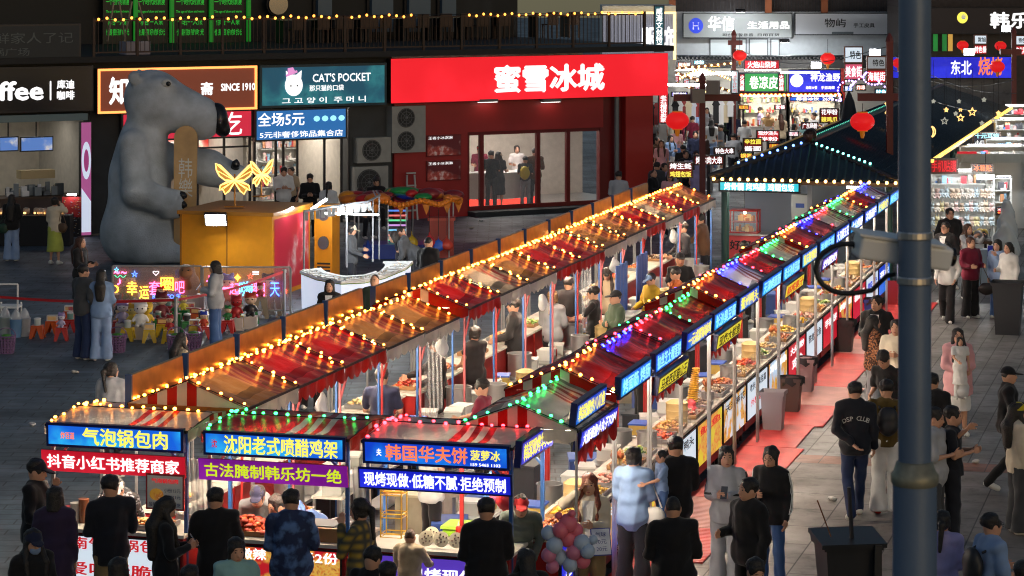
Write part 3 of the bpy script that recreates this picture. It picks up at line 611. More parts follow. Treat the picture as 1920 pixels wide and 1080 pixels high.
    spots = [(.05 + i * (p - .1) / 12 + random.uniform(-.02, .02), .024 * (-1) ** i + random.uniform(-.008, .008), zr + .028 + random.uniform(-.008, .008)) for i in range(13)]
    for s in (-1, 1):
        wire.tube([(.04, 0, zr + .01), (.04, s * hw, ze + .01)], .006, 4)
        for i in range(5): t = (i + .8) / 5.2; spots.append((.05 + .02 * (-1) ** i + random.uniform(-.015, .015), s * hw * t, zr - (zr - ze) * t + .024))
    if cs > 0:
        for i in range(4): t = (i + .9) / 4.6; spots.append((p - .12 + .02 * (-1) ** i, -hw * t, zr - (zr - ze) * t + .022))
    if backlights:
        s = cs if sign is None else -cs
        spots += [(p * (i + .5) / 4, s * (hw + .03), ze + .005) for i in range(4)]
    wire.build("cable", IRON, r)
    for q in spots:
        if random.random() < .04: continue
        o_ = obj("bulb", bm, r, q); k_ = random.uniform(.82, 1.2); o_.scale = (k_, k_, k_ * random.uniform(.8, 1.1))
    if sign is not None:
        z0, z1 = zs or (2.13, 2.40)
        board(r, .04 if cs < 0 else .09, p - (sgap if cs < 0 else .04), cs * sdy, z0, z1, cs=cs, tilt=R(4 + random.uniform(-3, 3)), **sign)
        if cs > 0: MB().box(.05, .089, cs * sdy - .08, cs * sdy + .0, z0 - .04, z1 + .02).build('sign_post', BLUEP, r)
    if sign2 is not None:
        board(r, .1, p + .02, cs * (sdy + .03), (zs or (2.13, 2.40))[0] - .27, (zs or (2.13, 2.40))[0] - .03, cs=cs, tilt=R(9), **sign2)
        if cs < 0 and group.startswith("market"): scallop(.03, p - .03, cs * (hw + .0), ze - .06, .36, 0, 8).build("valance", [f1 if can in "RK" else fabric("R")], r, smooth=180)
    if counter:
        y0, y1 = cy; b = MB(); a0, a1 = sorted((cs * y0, cs * y1))
        b.box(.05, p - .05, a0, a1, .16, ctop - .04); b.build("counter", counter.get("body", REDP), r)
        MB().box(.03, p - .03, a0 - .03, a1 + .03, ctop - .038, ctop).build("counter_top", counter.get("top", PALETOP), r)
        for x in (.12, p - .12): MB().box(x - .03, x + .03, a0 + .06, a1 - .06, 0, .158).build("leg", IRON, r)
        pn = counter.get("poster")
        if pn: 
            fx = counter.get("fx", (.08, p - .08))
            board(r, fx[0], fx[1], cs * (y1 + .005) - (.03 if cs < 0 else -.03), .3, ctop - .06, pn[0], None, cs=cs, name="poster", txts=pn[1], depth=.03, inset=.015, frame=IRON)
        if counter.get("back"):
            b = MB(); q0, q1 = sorted((-cs * .25, -cs * .62)); b.box(.06, p - .06, q0, q1, .62, .66); b.build("back_table", STEEL, r)
            for x in (.1, p - .1): MB().box(x - .02, x + .02, q0 + .03, q1 - .03, 0, .618).build("table_leg", IRON, r)
    ly = .42 * cs if cs < 0 else -.12
    if lamp: MB().box(p * .2, p * .8, ly - .02, ly + .02, ze - .14, ze - .11).build("lamp", LAMPM if cs < 0 and zs != ZF else LAMPS, r)
    return r
def in_stall(k, x, y, z=0.):                      # a point of a stall, x along it, y away from its middle towards the customers
    r, p, cs = STALLS[k]; rz = r.rotation_euler.z; c, s = math.cos(rz), math.sin(rz); yy = y * cs
    return Vector((r.location.x + c * x - s * yy, r.location.y + s * x + c * yy, r.location.z + z))
ORD = "first second third fourth fifth sixth seventh eighth ninth tenth eleventh twelfth thirteenth fourteenth fifteenth sixteenth".split()
LNAME = {"O": "orange", "G": "green", "B": "blue", "R": "red"}; CNAME = {"R": "red", "T": "tan", "W": "cream", "G": "grey brown", "L": "pale lilac", "K": "dark red"}
FOODP = lambda i: picture("poster_food_%d" % i, [S(200, 90, 30), S(235, 180, 80), S(120, 40, 24)], 5 + i, .8, seed=i * 3.1, base=[S(190, 215, 240), S(225, 205, 60), S(60, 130, 210), S(215, 225, 235), S(190, 30, 40)][i % 5], cover=.5)
T1 = lambda s, ik="k": [(s, 0, .3, .86, .2, ik)]
RROW = [  # canopy, lights, gable, sign(panel, text, ink), second sign, poster panel, poster text
    ("W", "G", 1, ("blue", "韩国爆炒八爪鱼", "y"), ("deep", "大阪章鱼小丸子TOP1", "w"), ("deep", [("章鱼", 0, .28, .7, .22, "w"), ("小丸子", 0, -.1, .8, .2, "w")])),
    ("R", "O", 1, ("sky", "烤面筋 烤肠", "c"), None, (FOODP(2), T1("酥脆可口", "w"))),
    ("R", "B", 0, ("blue", "拉丝芝士榴莲饼", "c"), ("yellow", "马来西亚猫山王", "k"), (FOODP(1), T1("榴莲饼", "r"))),
    ("R", "R", 0, ("blue", "一元成都钵钵鸡", "y"), None, ("white", [("衢州鸭头", 0, .3, .8, .24, "k"), ("鸭脖 鸭翅 鸭掌", 0, -.38, .86, .1, "k")])),
    ("R", "G", 0, ("sky", "长沙臭豆腐", "c"), ("yellow", "现炸大鱿鱼", "k"), (FOODP(1), T1("鱿鱼", "r"))),
    ("R", "O", 1, ("blue", "衢州鸭头", "y"), None, (FOODP(3), T1("天津麻花", "k"))),
    ("L", "B", 0, ("sky", "天津烤面筋", "c"), None, ("white", [("老长沙臭豆腐", 0, .3, .8, .2, "k"), ("外酥里嫩", 0, -.1, .7, .18, "r")])),
    ("R", "R", 0, ("sky", "老长沙臭豆腐", "c"), ("yellow", "鲜榨果汁", "r"), (FOODP(0), T1("冷锅串串", "w"))),
    ("W", "G", 0, ("sky", "重庆酸辣粉", "y"), None, ("red", [("大火爆炒", 0, .3, .8, .2, "w"), ("鸡胗", 0, -.1, .6, .3, "w")])),
    ("R", "O", 0, ("sky", "炭烤生蚝", "c"), ("violet", "炒酸奶", "w"), ("white", [("铁板鱿鱼", 0, .2, .8, .24, "k")])),
    ("K", "B", 0, ("blue", "大刀烤五花", "w"), None, ("red", [("手抓饼", 0, .2, .8, .24, "w")])),
    ("W", "R", 0, ("sky", "七公烤翅", "w"), None, (FOODP(4), T1("烤翅", "w"))),
    ("W", "G", 0, ("blue", "冰糖葫芦", "w"), None, ("red", [("糖葫芦", 0, .2, .8, .24, "w")])),
    ("R", "O", 0, ("sky", "炒酸奶", "y"), None, ("white", [("酸奶", 0, .2, .8, .24, "b")])),
    ("W", "B", 0, ("sky", "烤苕皮", "c"), None, ("blue", [("苕皮", 0, .2, .8, .24, "w")])),
]
DZ = (-.05, .07, 0, .01, -.01, .11, .05, .03, 0, .07, .03, .01, .04, .06, .02)
for i, (cn, li, gb, sg, s2, po) in enumerate(RROW):
    stall("r%d" % i, "%s canopy stall with %s bulbs, %s from the near end of the right row" % (CNAME[cn], LNAME[li], ORD[i]), row(RB, i * 1.9, 0), AU, 1.88, -1, cn, li, dict(panel=sg[0], txt=sg[1], ink=sg[2]), gable=gb or i in (0, 9, 13), sgap=.42 if i == 0 else .12 + .06 * (i % 3),
          sign2=dict(panel=s2[0], txt=s2[1], ink=s2[2]) if s2 else None, posts=("R", "R"), counter=dict(poster=po, back=1, fx=(.06, 1.82), body=[REDP, IRON][i % 2]), zr=2.48 + DZ[i], ze=2.22 + DZ[i] * .8, hw=.68, cy=(-.04, .45), sdy=.66 if i == 0 else .72, zs=(2.20, 2.47), stripes="end" if cn in "WLR" else "none", backlights=False)
ZL = (2.48, 2.46, 2.45, 2.43, 2.41, 2.53, 2.52, 2.5, 2.5, 2.48, 2.5, 2.52, 2.51, 2.48, 2.5, 2.48)
LROW = "TRRTTRGTRRTTRGRT"
for i, cn in enumerate(LROW):
    stall("l%d" % i, "%s canopy stall with orange bulbs, %s from the near end of the left row" % (CNAME[cn], ORD[i]), row(LB, i * 1.71, 0 if i < 5 else .14), AU, 1.69, 1, cn, "O", dict(panel="red", txt="小吃", ink="w", frame=M("sign_back_metal", S(190, 150, 96), .38, .25, var=.15)), gable=i in (0, 5),
          posts=("P", "B") if i % 3 else ("R", "B"), counter=dict(poster=("red", T1("小吃", "w")), back=1), zr=ZL[i], ze=ZL[i] - .28, stripes="end", zs=(2.12, 2.50), cy=(.1, .62), backlights=False)
for i in range(16):                                                     # bulbs along the outer eave of the left row
    r, p, cs = STALLS["l%d" % i]; bm = bulb_mesh("O")
    for q in range(4): obj("bulb", bm, r, (p * (q + .5) / 4, .70, 2.24))
def fstall(i, s, label, can, li, sg, ban, banp, baninki, po, strip):
    org = FB - V * s + Vector((-.2673, .9636, 0)) * 0 + U * .80 * 1.0
    r = stall("f%d" % i, label, org, AV, 1.74, -1, can, li, sg, zr=2.205, ze=2.135, hw=.76, posts=("S", "B"), counter=dict(poster=po, back=1), zs=ZF, stripes=strip, cy=(.1, .78), sdy=.80, ends=True, group="front stalls facing the camera", ctop=.98, backlights=False)
    board(r, .0, 1.74, -.83, ZF[0] - .27, ZF[0] - .03, banp, ban, baninki, tilt=R(7), name="banner", depth=.02, inset=.0 if banp != "deep" else .02, pad=.08, frame=None if banp == "deep" else REDP)
    return r
fstall(0, 1.74, "cream stall with red bulbs and blue waffle signs, right end of the front row", "W", "R", dict(panel="blue", txt=None, txts=[("韩国华夫饼", -.06, .02, .56, .66, "o"), ("菠萝冰", .34, .08, .2, .42, "y"), ("夫", -.385, 0, .035, .3, "w"), ("159 5465 1103", .34, -.3, .2, .12, "w")]),
       "现烤现做·低糖不腻·拒绝预制", "deep", "w", ("violet", [("现烤现做", .05, .2, .5, .22, "w")]), "three")
fstall(1, 3.60, "red stall with green bulbs and a purple banner, middle of the front row", "R", "G", dict(panel="sky", txt=None, txts=[("沈阳老式喷醋鸡架", .05, 0, .80, .74, "y"), ("沈", -.42, 0, .04, .34, "r")]), "古法腌制韩乐坊一绝", "purple", "lime",
       (FOODP(4), [("喷醋微辣", -.25, .36, .4, .2, "w"), ("25元2份", .28, .36, .4, .2, "w")]), "three")
fstall(2, 5.50, "cream stall with orange bulbs and a red banner, left end of the front row", "W", "O", dict(panel="sky", txt=None, txts=[("气泡锅包肉", .08, 0, .62, .74, "y"), ("炸百道", -.34, 0, .1, .3, "o")]), "抖音小红书推荐商家", "red", "w",
       ("white", [("海南气泡锅包肉", 0, .36, .9, .22, "r"), ("爱吃酥脆的", .05, -.1, .8, .24, "r")]), "three")
# side sign of the waffle stall, reading from the right
sr = STALLS["f0"][0]
q = board(sr, -.70, .70, 0, ZF[0] + .02, ZF[1] + .04, "deep", "韩国现烤华夫饼", "y", name="sign"); q.location = (1.80, 0.0, (ZF[0] + ZF[1]) / 2 + .03); q.rotation_euler = (R(4), 0, R(90))
# ================================================================ BUILDINGS
FA = Vector((-1.374, 74.8, 0)); FE = Vector((.878, .478, 0)).normalized(); FN = Vector((FE.y, -FE.x, 0)); FZ = math.atan2(FE.y, FE.x)
def fac(px, py, d=0.):                                # photo pixel -> (along, up) on the shop front, d metres in front of it
    r = Vector(((px - 960) / F, 1, 0)); q = FA + FN * d
    Y = q.dot(FN) / r.dot(FN); P = r * Y
    return (P - FA).dot(FE), CH - (py - HZ) / F * Y
def frect(x0, x1, y0, y1, d=0.):
    a, zt = fac((x0 + x1) / 2, y0, d); _, zb = fac((x0 + x1) / 2, y1, d)
    return fac(x0, y0, d)[0], fac(x1, y0, d)[0], zb, zt
DARKW = M("wall_dark", S(34, 38, 42), .7, var=.25, vs=1.5, bump=.2, bs=8); REDW = M("wall_red", S(160, 34, 34), .45, var=.12, vs=1.2); DGREY = M("wall_dark_grey", S(52, 56, 60), .6, var=.2, vs=2)
BEIGEW = M("wall_beige", S(214, 206, 192), .7, var=.08); WHITEW = M("wall_white", S(206, 206, 202), .6, var=.06); GLASS = M("shop_glass", (.8, .85, .88), .06, alpha=.16, spec=.6); FLOORT = M("shop_floor", S(150, 146, 140), .3, var=.1)
FRAMER = M("door_frame_red", S(112, 18, 22), .4); FRAMED = M("door_frame_dark", (.03, .03, .035), .4, .4); WOODD = M("dark_wood", S(70, 48, 34), .6, var=.2)
B = thing("commercial_building", "long dark two storey building of shops with a roof terrace", "building", FA, FZ)
t0, t1 = fac(-160, 200)[0], fac(1215, 200)[0]; zt = 4.62
segs = [(t0, fac(-140, 0)[0], 0, zt, DARKW), (fac(168, 0)[0], fac(240, 0)[0], 0, 3.4, DARKW), (fac(655, 0)[0], fac(737, 0)[0], 0, 3.4, DGREY)]
for a, b, z0, z1, m in segs: MB().box(a, b, 0, .5, z0, z1).build("wall", m, B)
MB().box(t0, fac(735, 0)[0], 0.02, .5, 3.2, zt).build("wall", DARKW, B)
MB().box(t0, t1 + .6, -.5, 14, zt, zt + .16).build("terrace_slab", M("slab_dark", S(28, 29, 32), .7, var=.2), B)
MB().box(t0, t1 + .5, 9, 9.3, zt + .16, 11.5).build("upper_wall", M("upper_wall_dark", S(12, 15, 20), .6, var=.3, vs=.6), B)
MB().box(t0, t1 + .3, 4.4, 4.6, 0, zt - .01).build("back_wall", BEIGEW, B)
MB().box(t0, t1 + .3, .0, 4.4, .0, .05).build("shop_floor", FLOORT, B)
for px in (176, 472, 656, 737): a = fac(px, 0)[0]; MB().box(a - .05, a + .05, .5, 4.4, .05, 3.3).build("partition", BEIGEW, B)
# red ice cream shop front
RS = thing("ice_cream_shop", "red shop front with glass doors under the wide red sign", "shop", FA, FZ)
a, b = fac(736, 0)[0], fac(1216, 0)[0]; d0, d1 = fac(873, 0)[0], fac(1128, 0)[0]; zd = fac(1000, 243)[1]
MB().box(a, d0, -.12, .3, 0, 3.5).build("wall", REDW, RS); MB().box(d1, fac(1165, 0)[0], -.02, .3, 0, 3.5).build("wall", FRAMER, RS); MB().box(fac(1165, 0)[0], b, -.25, .3, 0, 3.5).build("pillar", M("pillar_red", S(176, 40, 34), .4), RS)
MB().box(d0, d1, -.1, .3, zd, 3.5).build("lintel", REDW, RS); MB().box(d0, d1 + .2, -.6, .3, 0, .14).build("step", DARKW, RS)
fr = MB(); xs = [fac(p, 0)[0] for p in (875, 902, 1008, 1064, 1126)]
for x in xs: fr.box(x - .06, x + .06, -.06, .06, .14, zd)
fr.box(d0, d1, -.05, .05, zd - .1, zd - .003); fr.box(d0, d1, -.05, .05, .145, .26); fr.build("door_frame", FRAMER, RS)
for i in range(4): MB().quad((xs[i] + .06, 0, .26), (xs[i + 1] - .06, 0, .26), (xs[i + 1] - .06, 0, zd - .1), (xs[i] + .06, 0, zd - .1)).build("door_pane", GLASS, RS)
MB().tube([(fac(1150, 0)[0], -.2, .1), (fac(1150, 0)[0], -.2, 3.4)], .07, 8).build("drain_pipe", M("pipe_grey", S(120, 122, 124), .5), RS)
for (x0, x1, y0, y1) in ((795, 860, 252, 292), (795, 860, 300, 338)):
    q = frect(x0, x1, y0, y1); board(RS, q[0], q[1], -.16, q[2], q[3], picture("shop_poster_red", [S(90, 20, 24), S(150, 60, 50), S(190, 180, 176)], 3, .25, base=S(80, 18, 24), cover=.52), None, name="poster", frame=FRAMER, txts=[("王者小冰淇淋", -.1, .36, .7, .14, "w")], bold=.0)
for i, px in enumerate((905, 1023)):
    q = fac(px, 190); wl_ = thing("wall_lamp", "small grey wall lamp under the red sign, %s" % ("left" if i == 0 else "right"), "wall lamp", FA + FE * q[0] + FN * .3 + Vector((0, 0, q[1])), FZ); MB().box(-.3, .3, -.1, .1, 0, .08).build("housing", M("lamp_grey", S(110, 110, 110), .5), wl_); MB().box(-.28, .28, -.08, .08, -.012, -.002).build("lens", E("wall_lamp_lens", (1, .86, .8), 4., (.8, .8, .8)), wl_)
def room(name, label, px0, px1, lamp, wall, depth=3.6, zc=3.1, strength=6., warm=(1, .95, .88)):
    r = thing(name, label, "ceiling light", FA, FZ, "ceiling lights inside the shops"); a, b = fac(px0, 0)[0] + .3, fac(px1, 0)[0] - .3
    n = max(1, int((b - a) / 1.6))
    MB().box(a, b, 2.0, 2.15, zc - .06, zc).build("housing", WHITEP, r)
    MB().box(a + .03, b - .03, 2.02, 2.13, zc - .075, zc - .062).build("diffuser", E("ceiling_light_%g" % strength, warm, strength, (.8, .8, .8)), r); return r
room("ceiling_light", "long ceiling light inside the red ice cream shop", 880, 1120, 1, None, strength=105., warm=(1, .9, .82))
room("ceiling_light", "long ceiling light inside the five yuan accessory shop", 480, 650, 1, None, strength=130., warm=(1, .9, .8)); room("ceiling_light", "ceiling light in the tea shop behind the statue", 250, 470, 1, None, strength=50.)
room("ceiling_light", "dim ceiling light inside the coffee shop", -100, 165, 1, None, strength=16.)
# ice cream shop inside: curved counter with a red light strip
c = thing("service_counter", "white curved counter with red glow at its foot inside red shop", "counter", FA, FZ); x0 = fac(905, 0)[0]; x1 = fac(1062, 0)[0]
MB().grid(lambda u, v: (x0 + (x1 - x0) * u, 2.0 - .7 * math.sin(math.pi * u * .9), .3 + .75 * v), 14, 1).build("counter_front", WHITEW, c); MB().grid(lambda u, v: (x0 + (x1 - x0) * u, 2.0 - .7 * math.sin(math.pi * u * .9) - .04 + .7 * v, 1.06), 14, 1).build("counter_top", WHITEP, c)
MB().grid(lambda u, v: (x0 + (x1 - x0) * u, 2.02 - .7 * math.sin(math.pi * u * .9), .08 + .2 * v), 14, 1).build("light_strip", E("red_strip", (1, .05, .03), 2.), c)
# accessory and tea shops: shelves full of small goods, mullions, glass
def goods(x0, x1, y0, y1, z0, rows, dz, cols, n, parent, name="goods", smin=.04, smax=.1):
    mats = [M("good_%02d_%02d_%02d" % tuple(int(v * 99) for v in c), c, .5) for c in cols]; mb = MB()
    for r_ in range(rows):
        for i in range(n):
            s = random.uniform(smin, smax); x = random.uniform(x0 + s, x1 - s); y = random.uniform(y0, y1); h = random.uniform(smin, dz * .7)
            mb.box(x - s * .5, x + s * .5, y - s * .3, y + s * .3, z0 + r_ * dz, z0 + r_ * dz + h, random.randrange(len(mats)))
    o = mb.build(name, mats, parent); o["kind"] = "stuff"; return o
def shelf(label, loc, rz, w, h, n, dens, cols, d=.35, group=None, lit=False):
    s = thing("display_shelf", label, "shelf", loc, rz, group); mb = MB(); mb.box(-.02, w + .02, d - .02, d, 0, h)
    for i in range(n + 1): mb.box(0, w, 0, d - .021, h * i / n - (.02 if i else 0) + (.0 if i else .0), h * i / n + (.02 if not i else 0))
    mb.build("shelf_frame", WHITEP, s); goods(.02, w - .02, .05, d - .1, .025, n, h / n, cols, dens, s, smax=min(.16, w / 6)); return s
PASTEL = [S(235, 190, 190), S(230, 220, 210), S(200, 60, 70), S(240, 240, 238), S(210, 150, 110), S(150, 190, 220)]
for i, (p0, p1) in enumerate(((500, 545), (548, 600), (604, 640))):
    a, b = fac(p0, 0, -3)[0], fac(p1, 0, -3)[0]; P = FA + FE * a - FN * 3.4
    shelf("%s white shelf of pink and white trinkets inside five yuan shop" % ("leftmost", "middle", "rightmost")[i], P, FZ, b - a, 2.6, 7, 16, PASTEL)
ag = thing("shop_window", "tall dark framed glass front of the five yuan accessory shop", "window", FA, FZ); mb = MB()
for p in (477, 517, 531, 557, 608, 640, 654): x = fac(p, 0)[0]; mb.box(x - .03, x + .03, -.03, .03, 0, 3.15)
mb.build("frame", FRAMED, ag); MB().quad((fac(477, 0)[0], 0.04, .1), (fac(608, 0)[0], .04, .1), (fac(608, 0)[0], .04, 3.1), (fac(477, 0)[0], .04, 3.1)).build("pane", GLASS, ag)
tw = thing("shop_window", "glass front of the tea shop half hidden behind the statue", "window", FA, FZ); mb = MB()
for p in (243, 300, 370, 420, 468): x = fac(p, 0)[0]; mb.box(x - .03, x + .03, -.03, .03, 0, 3.15)
for z in (2.2, 2.55, 2.62): mb.box(fac(243, 0)[0], fac(468, 0)[0], -.02, .02, z, z + .05)
mb.build("frame", FRAMED, tw); MB().box(fac(370, 0)[0], fac(468, 0)[0], 3.0, 3.1, 1.6, 2.9).build("menu_panel", picture("tea_menu", [S(200, 60, 50), S(230, 200, 170), S(240, 240, 235)], 2, .7), tw)
# coffee shop
cf = thing("coffee_shop", "open fronted coffee shop with beige wall and hanging menu screens", "shop", FA, FZ)
q = frect(-120, 155, 215, 228); MB().box(q[0], q[1], -.4, .1, q[2], q[3]).build("awning_beam", M("beam_grey", S(110, 130, 134), .5), cf)
MB().box(fac(-120, 0)[0], fac(160, 0)[0], .6, 1.3, 0.05, 1.0).build("counter", M("counter_brown", S(58, 40, 38), .5), cf); MB().box(fac(-120, 0)[0], fac(160, 0)[0], .5, 1.4, 1.0, 1.05).build("counter_top", WOODD, cf)
for i, (x0, x1) in enumerate(((-2, 35), (38, 100))):
    q = frect(x0, x1, 256, 284, .0); f_ = MB().box(q[0], q[1], .0, .06, q[2], q[3]).build("menu_screen", FRAMED, cf); MB().quad((q[0] + .03, -.006, q[2] + .03), (q[1] - .03, -.006, q[2] + .03), (q[1] - .03, -.006, q[3] - .03), (q[0] + .03, -.006, q[3] - .03)).build("panel", picture("menu_%d" % i, [S(60, 110, 190), S(150, 170, 215), S(220, 210, 200)], 4, .7, seed=i * 4, base=S(90, 130, 200)), f_)
    MB().tube([((q[0] + q[1]) / 2, .05, q[3]), ((q[0] + q[1]) / 2, .05, 3.4)], .02, 5).build("hanger", FRAMED, cf)
q = frect(-60, 60, 318, 445, -.5); goods(fac(20, 0)[0], fac(150, 0)[0], .7, 1.2, 1.06, 1, .5, [S(220, 220, 225), S(60, 70, 80), S(120, 130, 140), S(200, 190, 170)], 34, cf, "machines", .08, .2)
q = frect(46, 110, 312, 326, -.6); MB().box(q[0], q[1], .9, 1.3, 1.5, 1.72).build("cup_rack", M("rack_wood", S(190, 170, 130), .6), cf)
# purple standing sign beside the coffee shop
q = frect(150, 171, 228, 442, .1); ps = thing("light_box_sign", "tall narrow purple and white light box at the coffee shop corner", "sign", FA, FZ)
pb = MB().box(q[0], q[1], -.14, 0, q[2], q[3]).build("box", FRAMED, ps); MB().quad((q[0] + .02, -.146, q[2] + .02), (q[1] - .02, -.146, q[2] + .02), (q[1] - .02, -.146, q[3] - .02), (q[0] + .02, -.146, q[3] - .02)).build("panel", E("purple_panel", S(170, 84, 140), .75), ps)
w, zc = (q[0] + q[1]) / 2, q[2]; H_ = q[3] - q[2]
MB().prism([(w + .13 * math.cos(t), zc + H_ * .66 + .5 * math.sin(t)) for t in [2 * math.pi * i / 20 for i in range(20)]], -.156, -.15).build("emblem", E("pale_panel", S(205, 215, 235), .85), ps); MB().prism([(w + .07 * math.cos(t), zc + H_ * .66 + .3 * math.sin(t)) for t in [2 * math.pi * i / 20 for i in range(20)]], -.162, -.157).build("emblem_ring", E("purple_panel2", S(160, 60, 120), .7), ps)
MB().prism([(w - .13, zc + .1), (w + .13, zc + .1), (w + .13, zc + H_ * .3), (w - .13, zc + H_ * .42)], -.156, -.15).build("emblem", E("pale_panel", S(205, 215, 235), .85), ps)
# ---------------- shop signs
def sign_thing(label, x0, x1, y0, y1, panel, txts, d=.35, frame=None, bold=.03, inset=.05, depth=.25, name="shop_sign"):
    q = frect(x0, x1, y0, y1, d); r = thing(name, label, "sign", FA + FN * d, FZ)
    f_ = board(r, q[0], q[1], 0, q[2], q[3], panel, None, frame=frame or FRAMED, txts=txts, bold=bold, inset=inset, depth=depth, name="housing"); return r, f_, q
sg, f_, q = sign_thing("wide glowing red sign with white letters above the ice cream shop", 733, 1252, 105, 186, picture("red_sign_panel", [S(222, 22, 38), S(240, 32, 48), S(230, 26, 42)], .45, 1.0), [("蜜雪冰城", .06, -.02, .40, .64, "w")], inset=.0, bold=.05)
sg, f_, q = sign_thing("brown red sign with glowing orange border reading SINCE 1910", 183, 481, 126, 209, E("brown_panel", S(120, 58, 40), .7), [("知", -.37, 0, .12, .62, "w"), ("斋", .18, 0, .08, .3, "w"), ("SINCE 1910", .38, .02, .22, .17, "w")], bold=.05)
w, h = q[1] - q[0], q[3] - q[2]; mb = MB()
for s in ((-w / 2, w / 2, h / 2 - .06, h / 2), (-w / 2, w / 2, -h / 2, -h / 2 + .06)): mb.box(s[0], s[1], -.05, -.01, s[2], s[3])
for s in ((-w / 2, -w / 2 + .06), (w / 2 - .06, w / 2)): mb.box(s[0], s[1], -.05, -.01, -h / 2 + .061, h / 2 - .061)
mb.build("glowing_border", E("orange_border", (1, .32, .08), 2.2), f_)
sg, f_, q = sign_thing("teal perforated light box with a white cat head in a pink hat", 487, 725, 120, 200, picture("teal_panel", [S(20, 74, 96), S(40, 116, 126), S(24, 84, 104)], 1.2, .8), [("CAT'S POCKET", .14, .18, .46, .2, "w"), ("那只猫的口袋", .02, -.06, .27, .14, "w"), ("그 고 양 이  주 머 니", .0, -.34, .66, .14, "w")], frame=M("teal_frame", S(14, 54, 70), .4), inset=.07, bold=.02)
w, h = q[1] - q[0], q[3] - q[2]
e = MB(); e.prism([(-.24 * w + .16 * w * .42 * math.cos(t), .02 * h + .25 * h * math.sin(t)) for t in [2 * math.pi * i / 22 for i in range(22)]], -.05, -.012, 0)
for s in (-1, 1): e.prism([(-.24 * w + s * .055 * w, .16 * h), (-.24 * w + s * .06 * w, .36 * h), (-.24 * w + s * .015 * w, .25 * h)], -.048, -.013, 0)
e.prism([(-.30 * w, .22 * h), (-.215 * w, .32 * h), (-.22 * w, .37 * h), (-.305 * w, .27 * h)], -.07, -.05, 1); e.prism([(-.29 * w, .28 * h), (-.235 * w, .35 * h), (-.25 * w, .44 * h), (-.29 * w, .42 * h)], -.068, -.051, 1)
for s in (-1, 1): e.box(-.24 * w + s * .025 * w - .02, -.24 * w + s * .025 * w + .02, -.056, -.0505, -.01, .03, 2)
e.prism([(-.28 * w, 0.12 * h), (-.25 * w, .17 * h), (-.25 * w, .03 * h), (-.28 * w, .0)], -.0495, -.0455, 3)
e.build("emblem", [INK["w"], E("ink_pink", S(230, 150, 210), .9), INK["k"], INK["c"]], f_)
sign_thing("blue light box offering everything for five yuan over accessory shop", 478, 651, 203, 263, E("five_panel", S(38, 104, 168), .95), [("全场5元", -.22, .18, .5, .42, "w"), ("5元非奢侈饰品集合店", 0, -.3, .9, .2, "w"), ("••••", .3, .16, .34, .18, "c")], bold=.02)
sign_thing("crimson sign with one big white character beside the statue's nose", 228, 474, 208, 262, E("crimson_panel", S(206, 38, 66), .85), [("吃", .33, .02, .17, .8, "w")], d=.2, bold=.01)
sign_thing("black coffee shop fascia with white glowing coffee lettering", -130, 175, 126, 212, M("fascia_black", S(10, 16, 26), .3), [("coffee", -.045, -.02, .46, .42, "w"), ("|", .23, -.03, .008, .42, "w"), ("库迪", .325, .1, .11, .2, "w"), ("咖啡", .325, -.14, .11, .2, "w")], bold=.04)
sign_thing("unlit dark blue board with faded writing over the coffee shop", -130, 152, 46, 120, M("board_navy", S(10, 30, 44), .5), [("味小炒鲜家人了记", .02, .15, .85, .28, "d"), ("串串火锅广场", -.1, -.2, .5, .2, "d")], bold=0)
# ---------------- upper terrace: railing, string lights, tables, lit text panels
rl = thing("terrace_railing", "long dark iron railing along the roof terrace edge", "railing", FA + Vector((0, 0, zt + .16)), FZ); a, b = fac(166, 60)[0], fac(1195, 60)[0]
mb = MB(); mb.box(a, b, -.42, -.38, .92, .96); mb.box(a, b, -.42, -.38, .08, .12); n = int((b - a) / .13)
for i in range(n + 1): x = a + (b - a) * i / n; mb.box(x - .008, x + .008, -.408, -.392, .12, .92)
mb.build("bars", M("rail_iron", S(58, 44, 40), .5, .3), rl)
for i in range(15): x = a + (b - a) * i / 14; MB().box(x - .035, x + .035, -.435, -.365, 0, 1.02).build("rail_post", M("rail_iron", S(58, 44, 40), .5, .3), rl)
sl = thing("string_lights", "string of orange bulbs along the terrace railing", "string lights", FA + Vector((0, 0, zt + .16)), FZ); mb = MB(); bm = MB().ball((0, 0, 0), .04, 6, 4).mesh("bulb", E("bulb_terrace", (1, .34, .05), 4., nolight=True), 180)
mb.tube([(a, -.45, 1.0), (b, -.45, 1.0)], .008, 4); mb.build("cable", IRON, sl); n = 74
for i in range(n):
    if 40 < i < 48 or i in (15, 31): continue
    obj("bulb", bm, sl, (a + (b - a) * (i + .5) / n, -.47, .98 + .03 * math.sin(i * 1.9)))
def table_set(px, py, Y, i, pale):
    P = at(px, py, Y); P.z = zt + .16; w = ["darkest", "long", "pale", "bluish", "small", "wide", "narrow", "end"][i]
    t = thing("terrace_table", "%s low table on the dark terrace, %s from the left" % (w, ORD[i]), "table", P, FZ, "tables on the roof terrace"); MB().box(-.75, .75, -.4, .4, .7, .74).build("tabletop", M("table_top_%d" % (i % 2), S(150, 146, 120) if not pale else S(170, 176, 190), .35), t)
    for s in (-.6, .6): MB().box(s - .03, s + .03, -.3, .3, 0, .69).build("leg", IRON, t)
    for k, s in enumerate((-.4, .4)):
        c_ = thing("terrace_chair", "dark wooden chair %s the %s terrace table from the left" % (("left of", "right of")[k], ORD[i]), "chair", P + FE * s - FN * -.75, FZ, "chairs on the roof terrace"); MB().box(-.2, .2, -.2, .2, .42, .46).build("seat", WOODD, c_); MB().box(-.2, .2, -.22, -.19, .462, .85).build("backrest", WOODD, c_)
        for lx in (-.17, .17):
            for ly in (-.17, .17): MB().box(lx - .018, lx + .018, ly - .018, ly + .018, 0, .418).build("leg", WOODD, c_)
